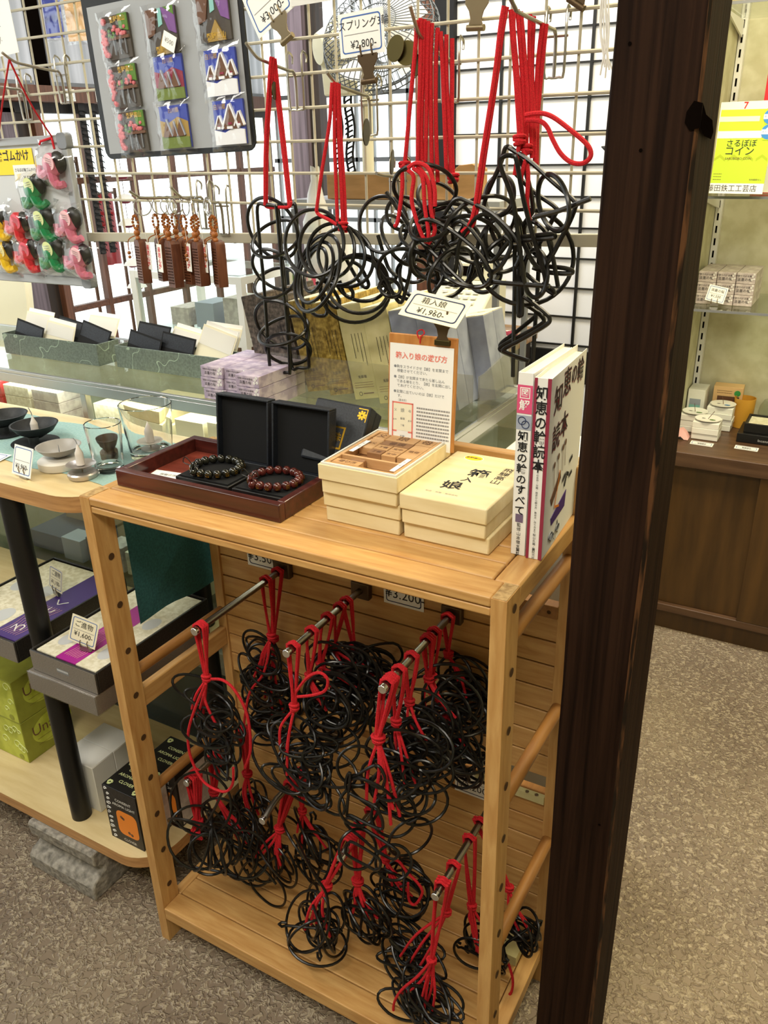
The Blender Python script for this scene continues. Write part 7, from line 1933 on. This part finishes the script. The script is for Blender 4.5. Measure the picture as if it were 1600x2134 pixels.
def bag(c, sx_, sy_, sz_, label):
    p = MB()
    n = 14
    vs = []
    for i in range(9):
        t_ = i / 8
        for j in range(n):
            a = 2 * pi * j / n
            r = (.55 + .45 * sin(pi * min(1, t_ * 1.25 + .1))) * R_.uniform(.85, 1.12) * (1 if t_ < .8 else .55)
            vs.append((c[0] + sx_ * r * cos(a), c[1] + sy_ * r * sin(a), c[2] + sz_ * t_ + R_.uniform(-.006, .006) * (0 < i)))
    p.add(vs, [(i * n + j, i * n + (j + 1) % n, (i + 1) * n + (j + 1) % n, (i + 1) * n + j) for i in range(8) for j in range(n)] + [tuple(range(n))[::-1]], 'white_bag')
    p.ball((c[0] - sx_ * .2, c[1] + .0, c[2] + sz_ * .45), sx_ * .45, 'green_print', 8, None, (1, .6, .8))
    return solo('plastic_bag', p, label, 'bag', 'white plastic bags behind the grid', 0, 80)


bag((-.215, .94, 1.02), .038, .03, .235, 'white crumpled plastic bag with green print, left of the cardboard box')
bag((-.165, .96, .98), .035, .03, .17, 'white plastic bag with green print below the cardboard box')
tt = thing('bag_stand', 'small grey side table under the white plastic bags', 'table', (-.19, .95, 0))
link('table_top', MB().box(-.27, -.11, .90, 1.0, .965, .979, 'grey_frame'), tt)
link('leg', MB().box(-.20, -.18, .94, .96, 0, .9645, 'mid_grey'), tt)
# black netted straps
for x, y, z0, z1, l in ((-.252, 1.1, 1.19, 1.415, 'left black net strip hanging behind the second red cord'), (-.222, 1.105, 1.19, 1.41, 'right black net strip hanging behind the second red cord')):
    p = MB()
    for sd in (-.009, .009):
        p.tube([(x + sd + .004 * sin(k), y, z0 + (z1 - z0) * k / 12) for k in range(13)], .0028, 'black_matte', 6)
    k = z0
    i = 0
    while k < z1:
        p.tube(spline([(x - .010, y - .003, k), (x, y - .008, k + .004), (x + .010, y - .003, k + .009)], False, 3), .0022, 'black_matte', 5)
        k += .011
    solo('net_strip', p, l, 'net strip', 'black net strips behind the grid')
for y, l in ((1.885, 'left'), (1.94, 'right')):
    p = MB()
    x = -1.96
    p.box(x - .002, x + .002, y - .016, y + .016, .90, 1.4748, 'post_dark')
    for k in range(24):
        z = .91 + k * .023
        p.tube([(x + .006, y + .020 * cos(a) * 1.0, z + .009 * sin(a)) for a in [q * .7 for q in range(8)]], .0022, 'black_matte', 5)
    solo('ring_strap', p, l + ' dark strap of black rings hanging in the shop window', 'strap', 'ring straps in the shop window')
# wind bell mobile
tt = thing('wind_bells', 'hanging string of brown and white cup shaped wind bells in the window', 'wind bells', (-1.93, 2.02, .62))
link('string', MB().tube([(-1.93, 2.02, 1.4748), (-1.93, 2.02, .68)], .0014, 'brown_print', 5), tt)
for z in (1.205, 1.11, 1.012, .845, .75):
    p = MB().lathe([(.004, .022), (.020, .018), (.036, .006), (.044, -.006), (.040, -.006), (.030, .004), (.0001, .014)], 'white_card', 20, None, (-1.93, 2.02, z))
    p.lathe([(.030, .002), (.022, -.010), (.010, -.014), (.0001, -.014)], 'maroon', 16, None, (-1.93, 2.02, z - .004))
    link('bell', p, tt)
link('tassel', MB().lathe([(.004, .07), (.007, .05), (.012, 0), (.0001, 0)], 'maroon', 10, None, (-1.93, 2.02, .625)), tt)
# second glass case with a white frame
tt = thing('display_case', 'small white framed glass case further back, below the wooden charms', 'display case', (-.76, 1.2, 0))
x0, x1, y0, y1 = -1.02, -.60, 1.12, 1.42
p = MB()
for x in (x0, x1 - .02):
    for y in (y0, y1 - .02):
        p.box(x, x + .02, y, y + .02, 0, .9749, 'white_plastic')
for z in (.955, .78, .56):
    p.box(x0 + .0201, x1 - .0201, y0 + .0005, y0 + .0195, z, z + .0195, 'white_plastic').box(x0 + .0201, x1 - .0201, y1 - .0195, y1 - .0005, z, z + .0195, 'white_plastic')
    p.box(x0 + .0005, x0 + .0195, y0 + .0201, y1 - .0201, z, z + .0195, 'white_plastic').box(x1 - .0195, x1 - .0005, y0 + .0201, y1 - .0201, z, z + .0195, 'white_plastic')
link('frame', p, tt)
link('glass_top', MB().box(x0, x1, y0, y1, .9755, .981, 'case_glass'), tt)
link('glass_front', MB().box(x0 + .02, x1 - .02, y0 + .004, y0 + .008, .02, .954, 'case_glass'), tt)
link('glass_side', MB().box(x1 - .008, x1 - .004, y0 + .02, y1 - .02, .02, .954, 'case_glass'), tt)
link('glass_shelf', MB().box(x0 + .02, x1 - .02, y0 + .02, y1 - .02, .80, .806, 'case_glass'), tt)
for i, (x, c, l) in enumerate(((-.95, 'lilac_grey', 'left'), (-.85, 'bluegrey', 'middle'), (-.74, 'lilac_grey', 'right'))):
    solo('stock_box', MB().box(x, x + .07, 1.2, 1.3, .8065, .86 + .02 * i, c), l + ' pale box inside the white framed glass case', 'box', 'boxes in the white framed case')
# shelf with books, beyond
tt = thing('low_bookshelf', 'pale low shelf with a row of books behind the ladder puzzle', 'shelf', (-.52, 1.35, 0))
link('top_board', MB().box(-.58, -.36, 1.25, 1.42, .855, .873, 'wood_pale'), tt)
link('side', MB().box(-.58, -.56, 1.25, 1.42, 0, .8545, 'wood_pale'), tt)
link('side', MB().box(-.38, -.36, 1.25, 1.42, 0, .8545, 'wood_pale'), tt)
R_ = random.Random(77)
x = -.575
for i, c in enumerate(('white_card', 'ink', 'cream_paper', 'leaf_green', 'green_print', 'white_card', 'pale_pink', 'cream_paper', 'sticker_red', 'white_card', 'cream_paper', 'bluegrey')):
    w = R_.uniform(.011, .018)
    h = R_.uniform(.085, .115)
    solo('book', MB().box(x, x + w - .0006, 1.27, 1.38, .8735, .8735 + h, c), {'white_card': 'white', 'ink': 'black', 'cream_paper': 'cream', 'leaf_green': 'dark green', 'green_print': 'bright green', 'pale_pink': 'pink', 'sticker_red': 'rose', 'bluegrey': 'grey blue'}[c] + ' book on the low shelf, number ' + ('one', 'two', 'three', 'four', 'five', 'six', 'seven', 'eight', 'nine', 'ten', 'eleven', 'twelve')[i] + ' from the left', 'book', 'books on the low shelf')
    x += w
# electric fan
tt = thing('electric_fan', 'cream electric fan with dark wire guard, behind the ¥2.800 card', 'fan', (-.17, 1.02, 1.186))
link('base', MB().lathe([(.055, 0), (.055, .012), (.02, .03), (.0001, .03)], 'cream_machine', 24, None, (-.19, 1.13, 1.186)), tt)
link('post', MB().cyl((-.19, 1.13, 1.21), (-.19, 1.13, 1.44), .014, 'cream_machine', 14), tt)
M = FR((-.19, 1.07, 1.50), (.55, .83, .12), (-.05, -.1, 1))
link('motor_housing', MB(M @ Matrix(((0, 0, 1, 0), (1, 0, 0, 0), (0, 1, 0, 0), (0, 0, 0, 1)))).lathe([(.0001, -.085), (.03, -.08), (.045, -.05), (.047, .01), (.035, .035), (.0001, .035)], 'cream_machine', 24), tt)
link('neck_bracket', MB().prism([(-.235, 1.40), (-.17, 1.40), (-.165, 1.50), (-.20, 1.55), (-.245, 1.52)], 1.02, 1.06, 'cream_machine', Matrix(((1, 0, 0, 0), (0, 0, 1, 0), (0, 1, 0, 0), (0, 0, 0, 1)))), tt, .004)
G_ = FR((-.075, 1.00, 1.50), (.35, .6, .72), (-.85, .1, .3))
p = MB(G_)
for r, z in ((.125, -.0), (.118, .022), (.118, -.022), (.085, .036), (.085, -.036), (.045, .042), (.045, -.042)):
    p.tube([(r * cos(2 * pi * j / 40), r * sin(2 * pi * j / 40), z) for j in range(40)], .0022 if r > .12 else .0013, 'fan_grey', 5, True)
for j in range(56):
    a = 2 * pi * j / 56
    for s2 in (1, -1):
        p.tube([(.02 * cos(a), .02 * sin(a), .044 * s2), (.085 * cos(a), .085 * sin(a), .036 * s2), (.118 * cos(a), .118 * sin(a), .022 * s2), (.125 * cos(a), .125 * sin(a), 0)], .0011, 'fan_grey', 4)
link('wire_guard', p, tt)
for k in range(4):
    p = MB(G_ @ Matrix.Rotation(k * pi / 2, 4, 'Z'))
    vs = []
    for i in range(7):
        for j in range(7):
            r = .02 + .088 * i / 6
            a = -.5 + 1.0 * j / 6
            vs.append((r * cos(a), r * sin(a), .012 * sin(a * 2)))
    p.add(vs, [(i * 7 + j, (i + 1) * 7 + j, (i + 1) * 7 + j + 1, i * 7 + j + 1) for i in range(6) for j in range(6)], 'white_plastic')
    link('blade', p, tt)
# violet and red cloths outside, seen through the window
for y, z0, z1, c, l in ((2.02, 1.02, 1.26, 'violet_print', 'violet cloth banner outside the shop window'), (2.22, .80, 1.12, 'shop_red', 'red cloth banner outside the shop window')):
    p = MB()
    n = 10
    vs = []
    for i in range(n + 1):
        for z in (z0, z1):
            vs.append((-2.28 + .012 * sin(i * 1.7), y - .07 + .14 * i / n, z))
    p.add(vs, [(2 * i, 2 * i + 2, 2 * i + 3, 2 * i + 1) for i in range(n)], c)
    p.cyl((-2.28, y - .08, z1), (-2.28, y + .08, z1), .006, 'brown_print', 8)
    p.cyl((-2.28, y + .08, -.1), (-2.28, y + .08, z1 + .02), .008, 'brown_print', 8)
    solo('cloth_banner', p, l, 'banner')

# plain storage behind the rack and a chair behind the case
tt = thing('storage_drawers', 'pale plastic drawer unit seen through the gap beside the rack top', 'drawers', (.52, .5, 0))
link('body', MB().box(.425, .62, .42, .62, 0, .84, 'white_box'), tt, .004)
for k in range(4):
    d = link('drawer', MB().box(.435, .61, .412, .4195, .03 + .2 * k, .215 + .2 * k, 'light_grey'), tt, .003)
    link('handle', MB().box(.50, .545, .406, .4118, .18 + .2 * k, .192 + .2 * k, 'white_plastic'), d, .002)
tt = thing('chair', 'cream chair whose rounded back shows above the left green box', 'chair', (-1.335, .95, 0))
p = MB(FR((-1.335, .83, .66), (1, .1, 0), (0, .12, 1))).prism(rrect(-.17, .17, .05, .37, .07, 8), -.012, .012, 'cream_paper')
link('backrest', p, tt, .006)
link('seat', MB().box(-1.49, -1.18, .84, 1.14, .42, .45, 'cream_paper'), tt, .01)
for x in (-1.48, -1.19):
    for y, h in ((.85, .75), (1.12, .42)):
        link('leg', MB().cyl((x, y, 0), (x, y, h), .011, 'mid_grey', 12), tt)
